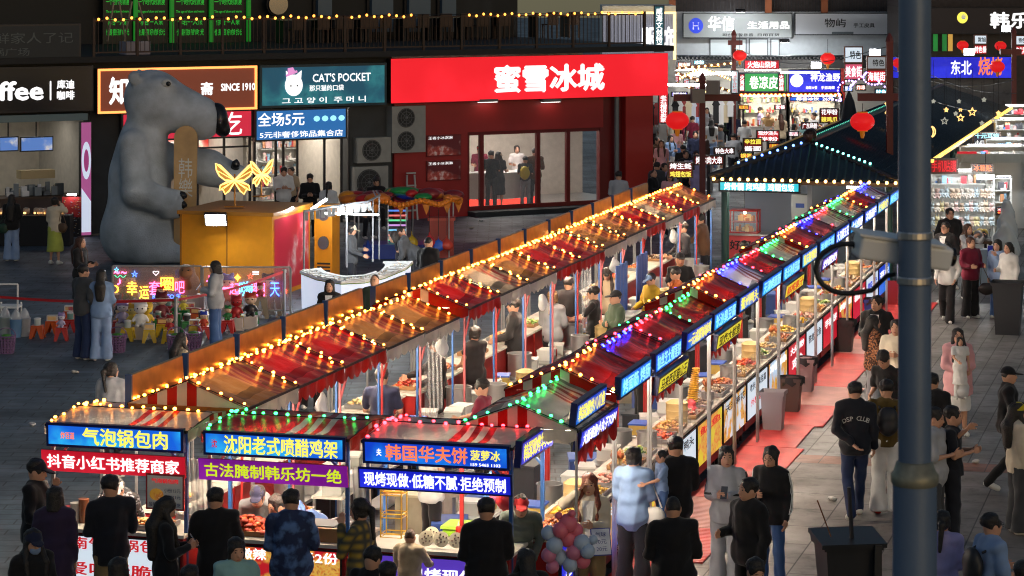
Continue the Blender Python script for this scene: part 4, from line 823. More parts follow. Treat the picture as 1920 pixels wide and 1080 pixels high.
for i, (px, py) in enumerate(((560, 84), (640, 68), (650, 84), (720, 73), (790, 79), (830, 70), (900, 73), (1030, 68))): table_set(px, py, 80.5 - i * .0 + (px - 600) * .012, i, i > 4)
gp = []
for i, (x0, x1) in enumerate(((192, 246), (250, 314), (322, 388), (394, 458))):
    q = frect(x0, x1, -70, 82, -8.6); r = thing("text_board", "dark panel of glowing green writing on the terrace wall, %s from left" % ORD[i], "sign panel", FA, FZ, "green writing panels on the terrace")
    MB().box(q[0], q[1], 8.55, 8.62, q[2], q[3]).build("board", M("board_green_dark", S(8, 26, 14), .4), r); mb = MB(); H_ = q[3] - q[2]
    for k, s in enumerate(("一个时代的浪漫", "The age of slow and warm", "你若一人来", "也是很好的时光")): letters(mb, s, (q[0] + q[1]) / 2, q[2] + H_ * (.52 - .125 * k), (q[1] - q[0]) * (.8 if k < 2 else .5 + .1 * k), .1 if k == 1 else .2, 8.54, 0)
    mb.build("lettering", E("green_glow", (.03, .7, .06), .36), r)
    x = q[1] + .08; MB().box(x - .06, x + .06, 8.4, 8.5, 4.8, 9).build("light_strip", E("green_strip", (.02, .5, .04), .2), r)
for i, (px, w) in enumerate(((612, 26), (720, 40), (790, 40), (845, 26))):
    q = frect(px - w / 2, px + w / 2, -60, 60, -8.6); r = thing("wall_panel", "tall dim bluish glass panel of the upper wall, %s from left" % ORD[i], "window", FA, FZ, "dim panels of the upper wall"); MB().box(q[0], q[1], 8.7, 8.9, q[2], q[3]).build("pane", M("panel_dim_blue", S(74, 96, 116), .3), r); MB().box(q[0] - .08, q[1] + .08, 8.88, 8.95, q[2] - .1, q[3]).build("frame", IRON, r)
r = thing("round_mirror", "round mirror on the dark terrace wall catching orange bulbs", "mirror", FA, FZ); a, z = fac(520, 8, -8.6); MB().prism([(a + .32 * math.cos(t), z + .32 * math.sin(t)) for t in [2 * math.pi * i / 24 for i in range(24)]], 8.5, 8.6).build("glass", M("mirror_glass", (.3, .3, .32), .2, 1.), r); MB().prism([(a + .36 * math.cos(t), z + .36 * math.sin(t)) for t in [2 * math.pi * i / 24 for i in range(24)]], 8.61, 8.66).build("frame", IRON, r)
r = thing("hanging_swing_frame", "pale box swing hanging on ropes behind the railing", "swing", FA, FZ)
q = frect(236, 282, 78, 116, -.3); MB().box(q[0], q[1], .3, .8, q[2], q[3]).build("box", M("swing_box", S(150, 146, 160), .5), r)
for x0, x1 in ((236, 250), (282, 262), (204, 216), (238, 226)): a0, z0 = fac(x0, 78, -.3); a1, z1 = fac(x1, 3, -.3); MB().tube([(a0, .4, z0), (a1, .4, z1)], .025, 5).build("rope", M("rope_pale", S(150, 140, 120), .7), r)
# air conditioners on the dark wall
def aircon(label, x0, x1, y0, y1, d, fans=1):
    q = frect(x0, x1, y0, y1, d); r = thing("air_conditioner", label, "air conditioner", FA + FN * d, FZ); MB().box(q[0], q[1], 0, .35, q[2], q[3]).build("casing", M("aircon_white", S(150, 150, 146), .5, var=.08), r); mb = MB(); w, h = q[1] - q[0], (q[3] - q[2]) / fans
    for i in range(fans):
        c_ = (q[0] + w * (.42 if fans == 1 else .42), q[2] + h * (i + .5)); k = min(w * .36, h * .42)
        MB().prism([(c_[0] + k * math.cos(t), c_[1] + k * math.sin(t)) for t in [2 * math.pi * j / 24 for j in range(24)]], -.012, -.003).build("fan_grille", M("grille_dark", S(40, 42, 44), .6), r)
        g = MB()
        for j in range(1, 4): g.tube([(c_[0] + k * j / 3.2 * math.cos(t), -.02, c_[1] + k * j / 3.2 * math.sin(t)) for t in [2 * math.pi * u / 20 for u in range(21)]], .008, 4)
        for u in range(8): t = u * math.pi / 4; g.tube([(c_[0], -.02, c_[1]), (c_[0] + k * math.cos(t), -.02, c_[1] + k * math.sin(t))], .006, 4)
        g.ball((c_[0], -.02, c_[1]), .05, 8, 4); g.build("fan_guard", M("guard_grey", S(110, 110, 110), .5), r)
aircon("tall two fan air conditioner beside the red shop", 735, 798, 199, 286, .35, 2); aircon("single fan air conditioner on the dark wall under a camera", 671, 733, 258, 305, .3); aircon("low air conditioner near the ground behind seated people", 665, 728, 312, 372, .3)
r = thing("step_ladder", "white step ladder leaning by the red shop wall", "ladder", FA + FN * .3, FZ); q = frect(760, 780, 328, 366, .3); mb = MB()
for s in (0, 1): mb.beam((q[0] + (q[1] - q[0]) * s, -.1, 0), (q[0] + .05 + (q[1] - q[0] - .1) * s, 0, q[3]), .04)
for i in range(4): mb.box(q[0] + .02, q[1] - .02, -.1 + .02 * i, 0, .25 + .35 * i, .29 + .35 * i)
mb.build("frame", M("ladder_white", S(190, 190, 186), .4), r)
# ================================================================ FAR BUILDINGS AND ALLEY
def far(px, py, Y): p = at(px, py, Y); return p.x, p.z
def far_rect(x0, x1, y0, y1, Y): a, zt_ = far(x0, y0, Y); b, zb_ = far(x1, y1, Y); return a, b, zb_, zt_
def far_sign(label, x0, x1, y0, y1, Y, panel, txts, frame=None, bold=.03, inset=.04, depth=.15, rz=0., name="shop_sign", vertical=False, posts=False):
    a, b, z0, z1 = far_rect(x0, x1, y0, y1, Y); r = thing(name, label, "sign", ((a + b) / 2, Y, z0 if not posts else 0), rz)
    board(r, -(b - a) / 2, (b - a) / 2, 0, 0 if not posts else z0, z1 - z0 if not posts else z1, panel, None, frame=frame or IRON, txts=txts, bold=bold, inset=inset, depth=depth, name="housing", vertical=vertical)
    if posts: MB().box(-.04, .04, .04, .1, 0, z0).build("post", IRON, r)
    return r
YF = 112
fb = thing("shop_building", "pale grey two storey building at the end of the alley", "building", (0, YF, 0)); a, b, z0, z1 = far_rect(1262, 1700, 22, 108, YF)
MB().box(a, b, 0, 4, z1 - 2.0, z1).build("wall", M("wall_pale_grey", S(190, 194, 198), .6, var=.06), fb); MB().box(a, b, .6, 4, 0, z1 - 2.01).build("ground_floor_wall", M("alley_wall", S(150, 146, 142), .6), fb); MB().box(a, b + 8, .5, 1.0, z1 + .0, z1 + 3.5).build("upper_wall", M("far_upper", S(56, 48, 48), .7, var=.3), fb)
mb = MB(); mb.box(a, b, -.06, -.02, z1 + 1.0, z1 + 1.05)
for i in range(70): x = a + (b - a) * i / 69; mb.box(x - .012, x + .012, -.05, -.03, z1, z1 + 1.0)
mb.build("balcony_railing", IRON, fb)
for i, px in enumerate((1440, 1545, 1260)): x = far(px, 0, YF)[0]; MB().box(x - .14, x + .14, -.2, .0, z1 - .1, z1 + 3).build("column", M("column_orange", S(150, 80, 40), .6), fb)
for i, (x0, x1) in enumerate(((1330, 1372), (1376, 1400), (1404, 1440), (1444, 1462))):
    q = far_rect(x0, x1, 72, 106, YF); w_ = MB().box(q[0], q[1], -.04, .0, q[2], q[3]).build("window", M("frame_grey", S(90, 94, 98), .5), fb); MB().quad((q[0] + .05, -.046, q[2] + .05), (q[1] - .05, -.046, q[2] + .05), (q[1] - .05, -.046, q[3] - .05), (q[0] + .05, -.046, q[3] - .05)).build("pane", E("window_glow", S(186, 194, 196), .75), w_)
far_sign("pale grey sign with blue and pink round logo and white letters", 1280, 1486, 24, 72, YF - .35, M("sign_grey", S(150, 154, 154), .5), [("华信", -.15, .08, .24, .58, "w"), ("生活用品", .28, .02, .38, .3, "w"), ("화신생활용품  日用百货", .12, -.36, .52, .12, "k"), ("●", -.38, 0, .13, .6, "b"), ("H", -.38, 0, .06, .3, "w")], bold=.03)
far_sign("long blank grey sign with small black handwriting", 1490, 1690, 24, 66, YF - .35, M("sign_grey2", S(190, 192, 198), .5), [("物屿", -.12, .05, .2, .4, "k"), ("手工皮具", .15, -.06, .2, .2, "k"), ("▬", -.05, -.4, .2, .1, "d")], bold=.02)
r = far_sign("dark brown fascia with large white characters at the right edge", 1744, 1960, 14, 64, YF - 6, M("fascia_brown", S(52, 44, 46), .6), [("韩乐坊", .28, .02, .52, .62, "w"), ("●", -.22, .12, .09, .42, "y"), ("●", -.21, .16, .04, .2, "b")], bold=.04)
db = thing("shop_building", "dark brown building behind the blue barbecue sign", "building", (0, YF - 5.6, 0)); a, b, z0, z1 = far_rect(1690, 2060, 14, 108, YF - 5.6); MB().box(a, b, 0, 4, 0, z1).build("wall", M("wall_brown_dark", S(58, 50, 48), .6, var=.2), db); MB().box(a, b, .5, 4, z1 + .01, z1 + 4).build("upper_wall", M("far_upper", S(56, 48, 48), .7), db)
for px in (1755, 1772, 1783): q = far_rect(px - 4, px + 4, 64, 96, YF - 6); MB().box(q[0], q[1], -.3, -.2, q[2], q[3]).build("light_strip", E("strip_green_%d" % (px % 3), [(.02, .3, .05), (.9, .5, .1), (.02, .25, .05)][px % 3], .5), db)
# clothing shop left of the alley
cs_ = thing("clothing_shop", "bright clothing shop with striped curtain front and big white characters", "shop", (0, 98, 0)); a, b, z0, z1 = far_rect(1130, 1268, 26, 112, 98)
MB().box(a, b, .3, 3, 0, z1 + .3).build("wall", WHITEW, cs_); mb = MB(); n = 40
for i in range(n): x = a + (b - a) * i / n; mb.box(x, x + (b - a) / n * .55, .2, .26, z0, z1)
mb.build("curtain", E("curtain_lit", S(150, 152, 168), .55), cs_); mb = MB(); q = far_rect(1202, 1268, 50, 92, 98); letters(mb, "服饰", (q[0] + q[1]) / 2, (q[2] + q[3]) / 2, q[1] - q[0], q[3] - q[2], .1, 0, .04); mb.build("lettering", INK["w"], cs_)
mb = MB(); mb.box(a, b, .05, .15, z1, z1 + .08); mb.box(b - .1, b, .05, .15, z0, z1 - .01); mb.build("light_border", E("gold_border", (1, .72, .3), 2.), cs_)
far_sign("narrow vertical teal sign with white characters on the corner", 1226, 1246, 10, 98, 88, E("teal_vert", S(30, 92, 104), .6), [("威海文创特产", 0, .0, .6, .9, "w")], vertical=True)
far_sign("vertical red menu banner by the alley entrance", 1234, 1254, 176, 232, 92, E("red_vert", S(190, 40, 44), .7), [("老石榴饼卖家", 0, 0, .6, .9, "w")], vertical=True)
# alley: market hall roof band, light trusses
hall = thing("market_hall", "market hall with black scalloped roof edge at the alley head", "market hall", (0, 106, 0)); a, b, z0, z1 = far_rect(1252, 1690, 104, 128, 106)
mb = MB().box(a, b, 0, 3, z0, z1 - .1); k = 60
for i in range(k): x = a + (b - a) * (i + .5) / k; mb.ball((x, 0, z1 - .1), .09, 6, 3)
mb.build("roof", M("roof_black", S(16, 20, 26), .5), hall); MB().box(a, b, 2.5, 2.8, 0, z0 - .01).build("back_wall", M("hall_back", S(206, 204, 198), .6), hall)
for px in (1256, 1376, 1580): x = far(px, 0, 106)[0]; MB().box(x - .1, x + .1, .0, .2, 0, z0 - .01).build("post", REDP, hall)
for i, (px, Y_) in enumerate(((1290, 100), (1340, 102), (1290, 104.5), (1430, 104.5), (1530, 104), (1500, 93), (1340, 92), (1290, 84))):
    P = at(px, 0, Y_); k_ = thing("tube_light", "white tube light over the alley crowd, %s" % ["left in the hall", "right in the hall", "deep left", "deep behind the green sign", "deep behind the blue sign", "before the blue sign booth", "before the clothes racks", "above the alley mouth"][i], "tube light", (P.x, Y_, 2.9 if Y_ > 95 else 3.3), 0); MB().box(-.7, .7, -.03, .03, -.03, .03).build("tube", E("tube_alley", (1, .97, .92), 170., (.9, .9, .9)), k_)  # tubes added to brighten hall and alley; no such fixtures known there
tr = thing("light_truss", "brown crossing roof trusses studded with small yellow bulbs", "truss", (0, 100, 0)); bulb_y = MB().ball((0, 0, 0), .045, 6, 4).mesh("bulb", E("bulb_yellow", (1, .7, .3), 4., nolight=True), 180)
for (x0, y0, x1, y1) in ((1254, 132, 1372, 172), (1262, 154, 1312, 128), (1318, 128, 1372, 150), (1256, 130, 1376, 118), (1254, 153, 1362, 182)):
    p0, p1 = at(x0, y0, 100), at(x1, y1, 100); p0.y = p1.y = 0; MB().beam(p0, p1, .1).build("truss_beam", M("truss_brown", S(120, 74, 50), .5), tr)
    for i in range(10): obj("bulb", bulb_y, tr, p0.lerp(p1, (i + .5) / 10) + Vector((0, -.08, 0)))
for i, (px, py, c_) in enumerate(((1268, 148, "网"), (1287, 154, "红"), (1307, 161, "打"), (1344, 170, "地"), (1252, 142, "拍"))):
    far_sign("white tilted plate with one red character, %s from the left on the truss" % ["second", "third", "fourth", "fifth", "first"][i], px - 6, px + 6, py - 7, py + 7, 99.5, "white", [(c_, 0, 0, .7, .7, "r")], rz=0, name="letter_plate", depth=.05)
# alley booths
def booth(label, x0, x1, y0, yc, Y, wall, goods_c):
    a, b, _, z1 = far_rect(x0, x1, y0, y0 + 10, Y); r = thing("food_booth", label, "booth", (a, Y, 0)); w = b - a
    MB().box(0, w, 1.6, 1.7, 0, z1).build("back_wall", M("booth_back_%s" % wall, {"w": S(206, 206, 200), "y": S(214, 196, 140)}[wall], .6), r)
    for x in (0, w): MB().box(x - .06, x + .06, 0, 1.6, 0, z1).build("side_post", DARKW, r)
    MB().box(.06, w - .06, 0, .6, 0, 1.0).build("counter", WHITEW, r); MB().box(.03, w - .03, -.05, .7, 1.0, 1.05).build("counter_top", STEEL, r); MB().box(0, w, -.1, 1.7, z1, z1 + .08).build("roof", IRON, r)
    goods(.1, w - .1, .1, .5, 1.055, 1, .45, goods_c, 26, r); goods(.1, w - .1, 1.3, 1.5, 1.5, 2, .4, goods_c, 16, r); MB().box(w * .1, w * .9, .2, .26, z1 - .1, z1 - .04).build("lamp", LAMPM, r); return r
booth("bright food booth under the green rolled noodle sign", 1386, 1476, 176, 0, 98, "w", [S(220, 220, 220), S(200, 120, 60), S(160, 40, 40), S(120, 160, 90)]); booth("bright food booth under the blue wave logo sign", 1478, 1578, 176, 0, 98, "w", [S(230, 230, 230), S(200, 60, 50), S(240, 200, 100), S(60, 110, 180)])
far_sign("green sign with three white characters between red side strips", 1384, 1476, 136, 173, 97.6, "green", [("卷凉皮", .02, 0, .58, .66, "w"), ("火鸡面", 0, 0, .01, .01, "w")], frame=BLUEF)
for i, (x0, x1) in enumerate(((1386, 1397), (1459, 1471))): far_sign("narrow red strip sign %s the green noodle sign" % ("left of", "right of")[i], x0, x1, 138, 172, 97.4, "red", [(("火鸡面", "火锅杯面")[i], 0, 0, .7, .86, "w")], vertical=True)
far_sign("deep blue sign with white round wave logo", 1478, 1577, 130, 174, 97.6, "deep", [("神龙渔野", .2, .16, .56, .36, "w"), ("海鲜大餐", -.06, -.28, .22, .14, "w"), ("手抓海鲜", .25, -.28, .26, .14, "w"), ("●", -.34, .02, .24, .54, "w"), ("〰", -.34, .0, .14, .2, "b")])
far_sign("pale vertical sign for crispy pork belly on a red post", 1370, 1385, 132, 176, 92, E("pale_vert", S(190, 220, 226), .8), [("脆皮五花肉", 0, 0, .6, .9, "r")], vertical=True, bold=.0)
far_sign("red banner with white characters above the green sign", 1395, 1462, 112, 130, 103, "red", [("火焰山烧烤", 0, 0, .8, .7, "w")])
far_sign("blue strip price sign reading 26 yuan", 1480, 1566, 181, 190, 97.3, "blue", [("椰香冰饮", -.1, 0, .5, .7, "w"), ("26元", .34, 0, .24, .8, "w")])
mb = MB(); lr = thing("string_lights", "row of orange bulbs under the two alley booth signs", "string lights", (0, 97.3, 0)); a, b, z0, z1 = far_rect(1386, 1578, 176, 180, 97.3); mb.box(a, b, .02, .06, z0, z1); mb.build("batten", REDP, lr)
for i in range(24): obj("bulb", bulb_mesh("O", .05), lr, (a + (b - a) * (i + .5) / 24, -.03, (z0 + z1) / 2))
LEDB = M("led_board_black", (.02, .012, .012), .4)
def led(label, x0, x1, y0, y1, Y, lines, panel=None, posts=True):
    n = len(lines); far_sign(label, x0, x1, y0, y1, Y, panel or E("led_red_dark", S(120, 14, 14), .6), [(s, 0, .5 - (i + .5) / n, .84, .74 / n, ik) for i, (s, ik) in enumerate(lines)], frame=M("led_frame", S(80, 66, 60), .4, .5), bold=.03, posts=posts, name="led_sign")
led("square LED sign in red and yellow for clam noodles and chicken feet", 1537, 1573, 203, 231, 88, [("花甲粉", "w"), ("辣鸡爪", "y")]); led("red LED sign for Guangdong rice rolls", 1502, 1535, 229, 243, 85, [("广东肠粉", "w")]); led("red LED sign for fried topping noodles", 1418, 1462, 244, 266, 80, [("现炒浇头", "w"), ("拌粉", "w")], E("led_red", S(200, 30, 40), .8))
led("black LED sign with yellow spicy ramen characters", 1393, 1430, 259, 285, 74, [("辛拉面", "y"), ("酱面", "w")]); led("red LED sign for special skewers partly behind the roof", 1338, 1378, 276, 290, 72, [("特色大串", "w")]); led("long red LED sign with blue edge for mutton skewers", 1300, 1358, 291, 310, 70, [("烤羊肉大串", "w")]); led("square LED sign for oysters and stuffed wings beside post", 1252, 1300, 304, 334, 66, [("烤生蚝", "w"), ("鸡翅包饭", "y")])
for i, (x0, x1, y0, y1, Y, pn, tx, ik) in enumerate(((1252, 1268, 118, 128, 104, "yellow", "奶茶", "r"), (1270, 1296, 116, 127, 104.5, "orange", "烤冷面", "w"), (1300, 1322, 112, 122, 104.5, "cyan", "冰粉", "w"), (1326, 1352, 118, 127, 104.2, "red", "钵钵鸡", "y"), (1258, 1290, 172, 182, 94, "violet", "韩服体验", "w"), (1384, 1404, 196, 206, 97.2, "yellow", "凉皮", "r"), (1452, 1474, 196, 206, 97.2, "red", "套餐", "w"), (1582, 1600, 160, 172, 91, "blue", "果茶", "w"), (1604, 1624, 158, 170, 90, "orange", "炸串", "w"), (1640, 1664, 166, 180, 86, "cyan", "鱿鱼", "w"), (1386, 1412, 286, 298, 70.5, "red", "锅盔", "y"), (1440, 1462, 268, 279, 78, "yellow", "臭豆腐", "r"), (1478, 1498, 246, 256, 83, "pink", "甜品", "w"))):
    far_sign("small %s light sign in the alley, %s from the left of the small ones" % (pn, ORD[i]), x0, x1, y0, y1, Y, E("pink_panel", S(220, 90, 120), .8) if pn == "pink" else pn, [(tx, 0, 0, .8, .74, ik)], bold=.02, posts=y0 > 190)
for i, (px0, px1, yt, Y) in enumerate(((1262, 1312, 188, 95), (1338, 1374, 186, 95.5), (1216, 1236, 192, 97))):
    a, b, _, zt_ = far_rect(px0, px1, yt, yt + 8, Y); r = thing("clothes_rack", "rail of hanging %s clothes at the alley shop, %s" % (["white and black", "pale patterned", "cream"][i], ["left", "right", "by the pillar"][i]), "clothes rack", (a, Y, 0)); mb = MB().tube([(0, 0, zt_), (b - a, 0, zt_)], .02, 6).tube([(0, 0, 0), (0, 0, zt_)], .025, 6).tube([(b - a, 0, 0), (b - a, 0, zt_)], .025, 6); mb.build("rail", STEEL, r)
    n = int((b - a) / .16)
    for j in range(n):
        x = (b - a) * (j + .5) / n; w_ = .17; hh = random.uniform(.6, .95); c = random.choice([(220, 220, 222), (196, 200, 214), (30, 30, 34), (206, 190, 160), (150, 60, 60), (214, 214, 216)])
        MB().prism([(x - w_ * .3, zt_ - .02), (x + w_ * .3, zt_ - .02), (x + w_ * .9, zt_ - .2), (x + w_ * .6, zt_ - .24), (x + w_ * .62, zt_ - hh), (x - w_ * .62, zt_ - hh), (x - w_ * .6, zt_ - .24), (x - w_ * .9, zt_ - .2)], -.04 + .03 * (j % 3), .0 + .03 * (j % 3)).build("garment", M("garment_%d_%d" % c[:2], S(*c), .8), r)
for i, (px, py, w) in enumerate(((1350, 274, 1.0), (1372, 296, .9), (1290, 262, .8), (1415, 262, .9))):
    P = ground(px, py); t = thing("alley_table", "low wooden table in the alley, %s from the left" % ["second", "third", "first", "fourth"][i], "table", P, .3 * i); MB().box(-w / 2, w / 2, -.3, .3, .5, .54).build("tabletop", M("table_wood_pale", S(190, 150, 100), .5), t)
    for sx in (-.4, .4):
        for sy in (-.24, .24): MB().box(sx * w - .02, sx * w + .02, sy - .02, sy + .02, 0, .499).build("leg", WOODD, t)
    for k in (-1, 1):
        q = thing("plastic_stool", "pale stool %s the %s alley table" % (("left of", "right of")[k > 0], ["second", "third", "first", "fourth"][i]), "stool", P + Vector((k * (w / 2 + .25), .1, 0))); MB().box(-.14, .14, -.14, .14, .4, .44).build("seat", WHITEP, q)
        for sx in (-.12, .12):
            for sy in (-.12, .12): MB().box(sx - .02, sx + .02, sy - .02, sy + .02, 0, .399).build("leg", WHITEP, q)
r = thing("closed_parasol", "closed black parasol behind the dark roof", "parasol", ground(1592, 330).lerp(Vector((0, 0, 0)), 0)); r.location = Vector((at(1592, 0, 80).x, 80, 0)); MB().lathe([(.34, 1.5), (.3, 2.3), (.16, 3.0), (.03, 3.3)], n=10).build("cloth", M("parasol_black", (.02, .022, .03), .7), r, smooth=60); MB().tube([(0, 0, 0), (0, 0, 1.5)], .03, 6).build("pole", IRON, r)
r = thing("string_lights", "tangle of violet and white lights left of the seafood street box", "string lights", (0, 0, 0)); bv_ = MB().ball((0, 0, 0), .03, 6, 4).mesh("bulb", E("bulb_violet", (.5, .3, 1), 6., nolight=True), 180); ps_ = [at(1562 + 118 * t + 8 * math.sin(t * 31), 186 - 40 * math.sin(math.pi * t) + 10 * math.sin(t * 23), 85) for t in [j / 59 for j in range(60)]]; MB().tube(ps_, .006, 4).build("cable", IRON, r)
for q in ps_: obj("bulb", bv_, r, q)
# right background signs
far_sign("long blue barbecue sign with white and flame coloured characters", 1670, 1898, 105, 148, 92, "deep", [("东北", .08, .0, .17, .62, "w"), ("烧烤", .32, .06, .2, .8, "o"), ("山", -.3, 0, .07, .6, "w")])
wl = thing("brick_wall", "white brick wall below the blue barbecue sign", "wall", (0, 92.4, 0)); a, b, z0, z1 = far_rect(1745, 1905, 148, 300, 92); MB().box(a, b, 0, .3, 0, z1).build("bricks", paving("brick_white", S(170, 172, 178), S(150, 152, 160), S(100, 102, 108), 1., .5, .16, .012), wl)
def lightbox(label, x0, x1, y0, y1, Y, c1, s1, c2, s2):
    r = far_sign(label, x0, x1, y0, (y0 + y1) / 2, Y, c1, [(s1, .1, 0, .6, .5, "k")], frame=M("wood_frame", S(120, 70, 50), .6)); a, b, z0, z1 = far_rect(x0, x1, (y0 + y1) / 2, y1, Y)
    board(r, -(b - a) / 2, (b - a) / 2, 0, -(z1 - z0), 0, c2, s2, "w", frame=M("wood_frame", S(120, 70, 50), .6), inset=.04, name="housing")
lightbox("white over pink light box for the special food street", 1583, 1618, 87, 150, 90, "white", "特色", E("pink_panel", S(220, 90, 120), .8), "美食街"); lightbox("grey over red light box for the special seafood street", 1625, 1662, 105, 156, 88, E("grey_panel", S(170, 176, 180), .5), "特色", "red", "海鲜街")
lightbox("white over red light box above the barbecue sign", 1826, 1851, 65, 102, 100, "white", "常旭", "red", "特色餐"); lightbox("white over red light box at the right edge", 1903, 1925, 66, 104, 100, "white", "特色", "red", "东北菜")
# lanterns and lamp posts
LR = M("lantern_red", S(190, 24, 22), .5, emit=S(230, 28, 30), es=.75); GOLD = M("lantern_gold", S(190, 120, 30), .5, emit=S(200, 110, 20), es=.35)
def lantern(label, px, py, rp, Y, wire=.5):
    P = at(px, py, Y); k = rp / F * Y; r = thing("red_lantern", label, "lantern", P, 0, None); prof = [(k * .42, -.72 * k)] + [(k * math.cos(t), .78 * k * math.sin(t)) for t in [R(a_) for a_ in range(-66, 67, 11)]] + [(k * .42, .72 * k)]
    mb = MB().lathe(prof, n=24); mb.build("shade", LR, r, smooth=50); MB().lathe([(k * .44, .72 * k), (k * .44, .80 * k)], n=16).build("cap", GOLD, r); MB().lathe([(k * .44, -.80 * k), (k * .44, -.721 * k)], n=16).lathe([(k * .12, -1.35 * k), (k * .2, -1.05 * k), (k * .22, -.801 * k)], n=10).build("tassel", GOLD, r); MB().tube([(0, 0, .8 * k), (0, 0, .8 * k + wire)], .008, 4).build("wire", IRON, r)
lantern("large red lantern hanging left of the alley lamp post", 1270, 226, 22, 69, .2); lantern("large red lantern hanging over the dark tiled roof", 1617, 228, 23, 62, .2); lantern("dim red lantern on the post by the pork belly sign", 1387, 104, 13, 96); lantern("bright red lantern above the blue wave sign", 1552, 110, 14, 96)
lantern("upper left small lantern over the blue barbecue sign", 1805, 85, 11, 97); lantern("upper right small lantern over the blue barbecue sign", 1876, 86, 11, 97); lantern("lantern in front of the blue barbecue sign's right end", 1870, 125, 14, 90); lantern("lantern half hidden left of the big grey pole", 1684, 118, 11, 92)
def gatepost(label, px, ytop, Y, xb0, xb1, yb, cams=0):
    P = at(px, 0, Y); r = thing("lamp_post", label, "lamp post", (P.x, Y, 0)); z = at(px, ytop, Y).z; MB().box(-.075, .075, -.075, .075, 0, z).lathe([(.1, 0), (.07, .12), (.02, .2)], (0, 0, z), 8).build("post", M("post_red_brown", S(104, 34, 30), .5, var=.1), r)
    zb = at(px, yb, Y).z; MB().box(at(xb0, 0, Y).x - P.x, at(xb1, 0, Y).x - P.x, -.07, .07, zb - .09, zb + .09).build("crossbeam", M("post_red_brown", S(104, 34, 30), .5), r)
    for i in range(cams): MB().obox(((-.14, .26)[i], -.2, zb + (.05, .28)[i]), .34, .2, .36, (.2, -.2)[i]).build("speaker", M("speaker_grey", S(134, 124, 118), .6), r)
gatepost("red brown post with crossbeam and two grey speakers at the alley mouth", 1317, 150, 68.8, 1263, 1386, 183, 2); gatepost("red brown post with crossbeam standing behind the right stall row", 1668, 78, 61.8, 1608, 1700, 182); gatepost("red brown post behind the green noodle booth lantern", 1376, 66, 96.5, 1365, 1392, 80); gatepost("thin red brown post at right in front of the barbecue sign", 1901, 62, 89, 1875, 1915, 97)
def floodlight(label, px, py, Y, s=.16, st=30., rz=0., tilt=60, pole=None, c_=(.92, .97, 1)):
    P = at(px, py, Y); r = thing("floodlight", label, "floodlight", P, rz); b = MB().obox((0, 0, 0), s * 2, .08, s * 1.3).build("housing", IRON, r); b.rotation_euler.x = R(tilt - 60) ; MB().obox((0, -.045, 0), s * 1.8, .008, s * 1.1).build("lens", E("flood_%g_%g" % (st, c_[2]), c_, st, (.9, .9, .9)), b)
    if pole: MB().tube([(0, .06, 0), (0, .06, -P.z)], .03, 6).build("pole", IRON, r)
    return r
for i, (px, py, Y, st) in enumerate(((1388, 20, 111, 20), (1471, 76, 111, 20), (1530, 122, 97, 30), (1640, 98, 91, 30), (1817, 97, 91, 30), (1886, 54, 104, 20))): floodlight("white floodlight glowing %s" % ("over the grey round logo sign", "on the pale wall corner", "on top of the blue wave sign", "above the grey seafood street box", "above the middle of the barbecue sign", "below the dark brown fascia")[i], px, py, Y - (1.2 if i < 2 else 0), .2, st * (28 if i < 2 else 1), tilt=60 if i > 1 else 165)
# ================================================================ PAVILION
PC = Vector((4.43, 58.7, 0)); PV = thing("pavilion", "long low pavilion with dark tiled hip roof behind the right row", "pavilion", PC, AU)
TILE = M("roof_tile_dark", S(30, 44, 56), .42, var=.25, vs=3, bump=.3, bs=10); zE, zR, WD, LN = 2.45, 3.22, 4.28, 29.
A0, B0, A1, B1 = Vector((0, 0, zE)), Vector((0, -WD, zE)), Vector((LN, 0, zE)), Vector((LN, -WD, zE)); P0, P1 = Vector((.9, -WD / 2, zR)), Vector((LN - 1, -WD / 2, zR))
def slope(a, b, c, d, n, along=False):
    mb = MB(); mb.add([a, b, c, d] if (c - d).length > .01 else [a, b, c], [(0, 1, 2, 3)] if (c - d).length > .01 else [(0, 1, 2)]); nn = (b - a).cross(c - a).normalized(); nn *= 1 if nn.z > 0 else -1
    for i in range(1, n):
        t = i / n
        p, q = (a.lerp(b, t), d.lerp(c, t)) if not along else (a.lerp(d, t), b.lerp(c, t)); mb.tube([p + nn * .02, q + nn * .02], .035 if not along else .014, 5)
    return mb
mb = MB().add([B0, A0, P0], [(0, 1, 2)]); mid_ = (A0 + B0) / 2
for i in range(1, 24): t = i / 24; q = B0.lerp(A0, t); mb.tube([q + Vector((0, 0, .02)), q + (P0 - mid_) * (1 - abs(2 * t - 1)) + Vector((0, 0, .02))], .035, 5)
mb.build("roof_slope", TILE, PV); slope(B0, B1, P1, P0, 110).build("roof_slope", TILE, PV); slope(A1, A0, P0, P1, 70).build("roof_slope", TILE, PV); slope(A1, B1, P1, P1, 14).build("roof_slope", TILE, PV)
slope(B0, B1, P1, P0, 9, True).build("roof_batten", M("batten_blue_grey", S(96, 120, 140), .4), PV)
mb = MB(); mb.tube([P0, P1], .09, 8)
for q in (A0, B0): mb.tube([P0, q + Vector((0, 0, .03))], .07, 8)
mb.build("ridge", M("ridge_dark", S(26, 30, 36), .5), PV); MB().ball(P0 + Vector((-.05, 0, .16)), .16, 10, 7).ball(P0 + Vector((.2, 0, .2)), .12, 8, 6).build("finial", M("finial_bronze", S(60, 42, 34), .35, .6), PV)
MB().box(.05, LN - .05, -WD + .05, -.05, zE - .12, zE - .03).build("ceiling", M("pavilion_ceiling", S(70, 64, 60), .7), PV)
for x in (.35, 7, 14, 21, 28):
    for y in (-.3, -WD + .3): MB().lathe([(.09, 0), (.09, zE - .12)], (x, y, 0), 10).build("column", M("column_teal", S(34, 70, 66), .5), PV)
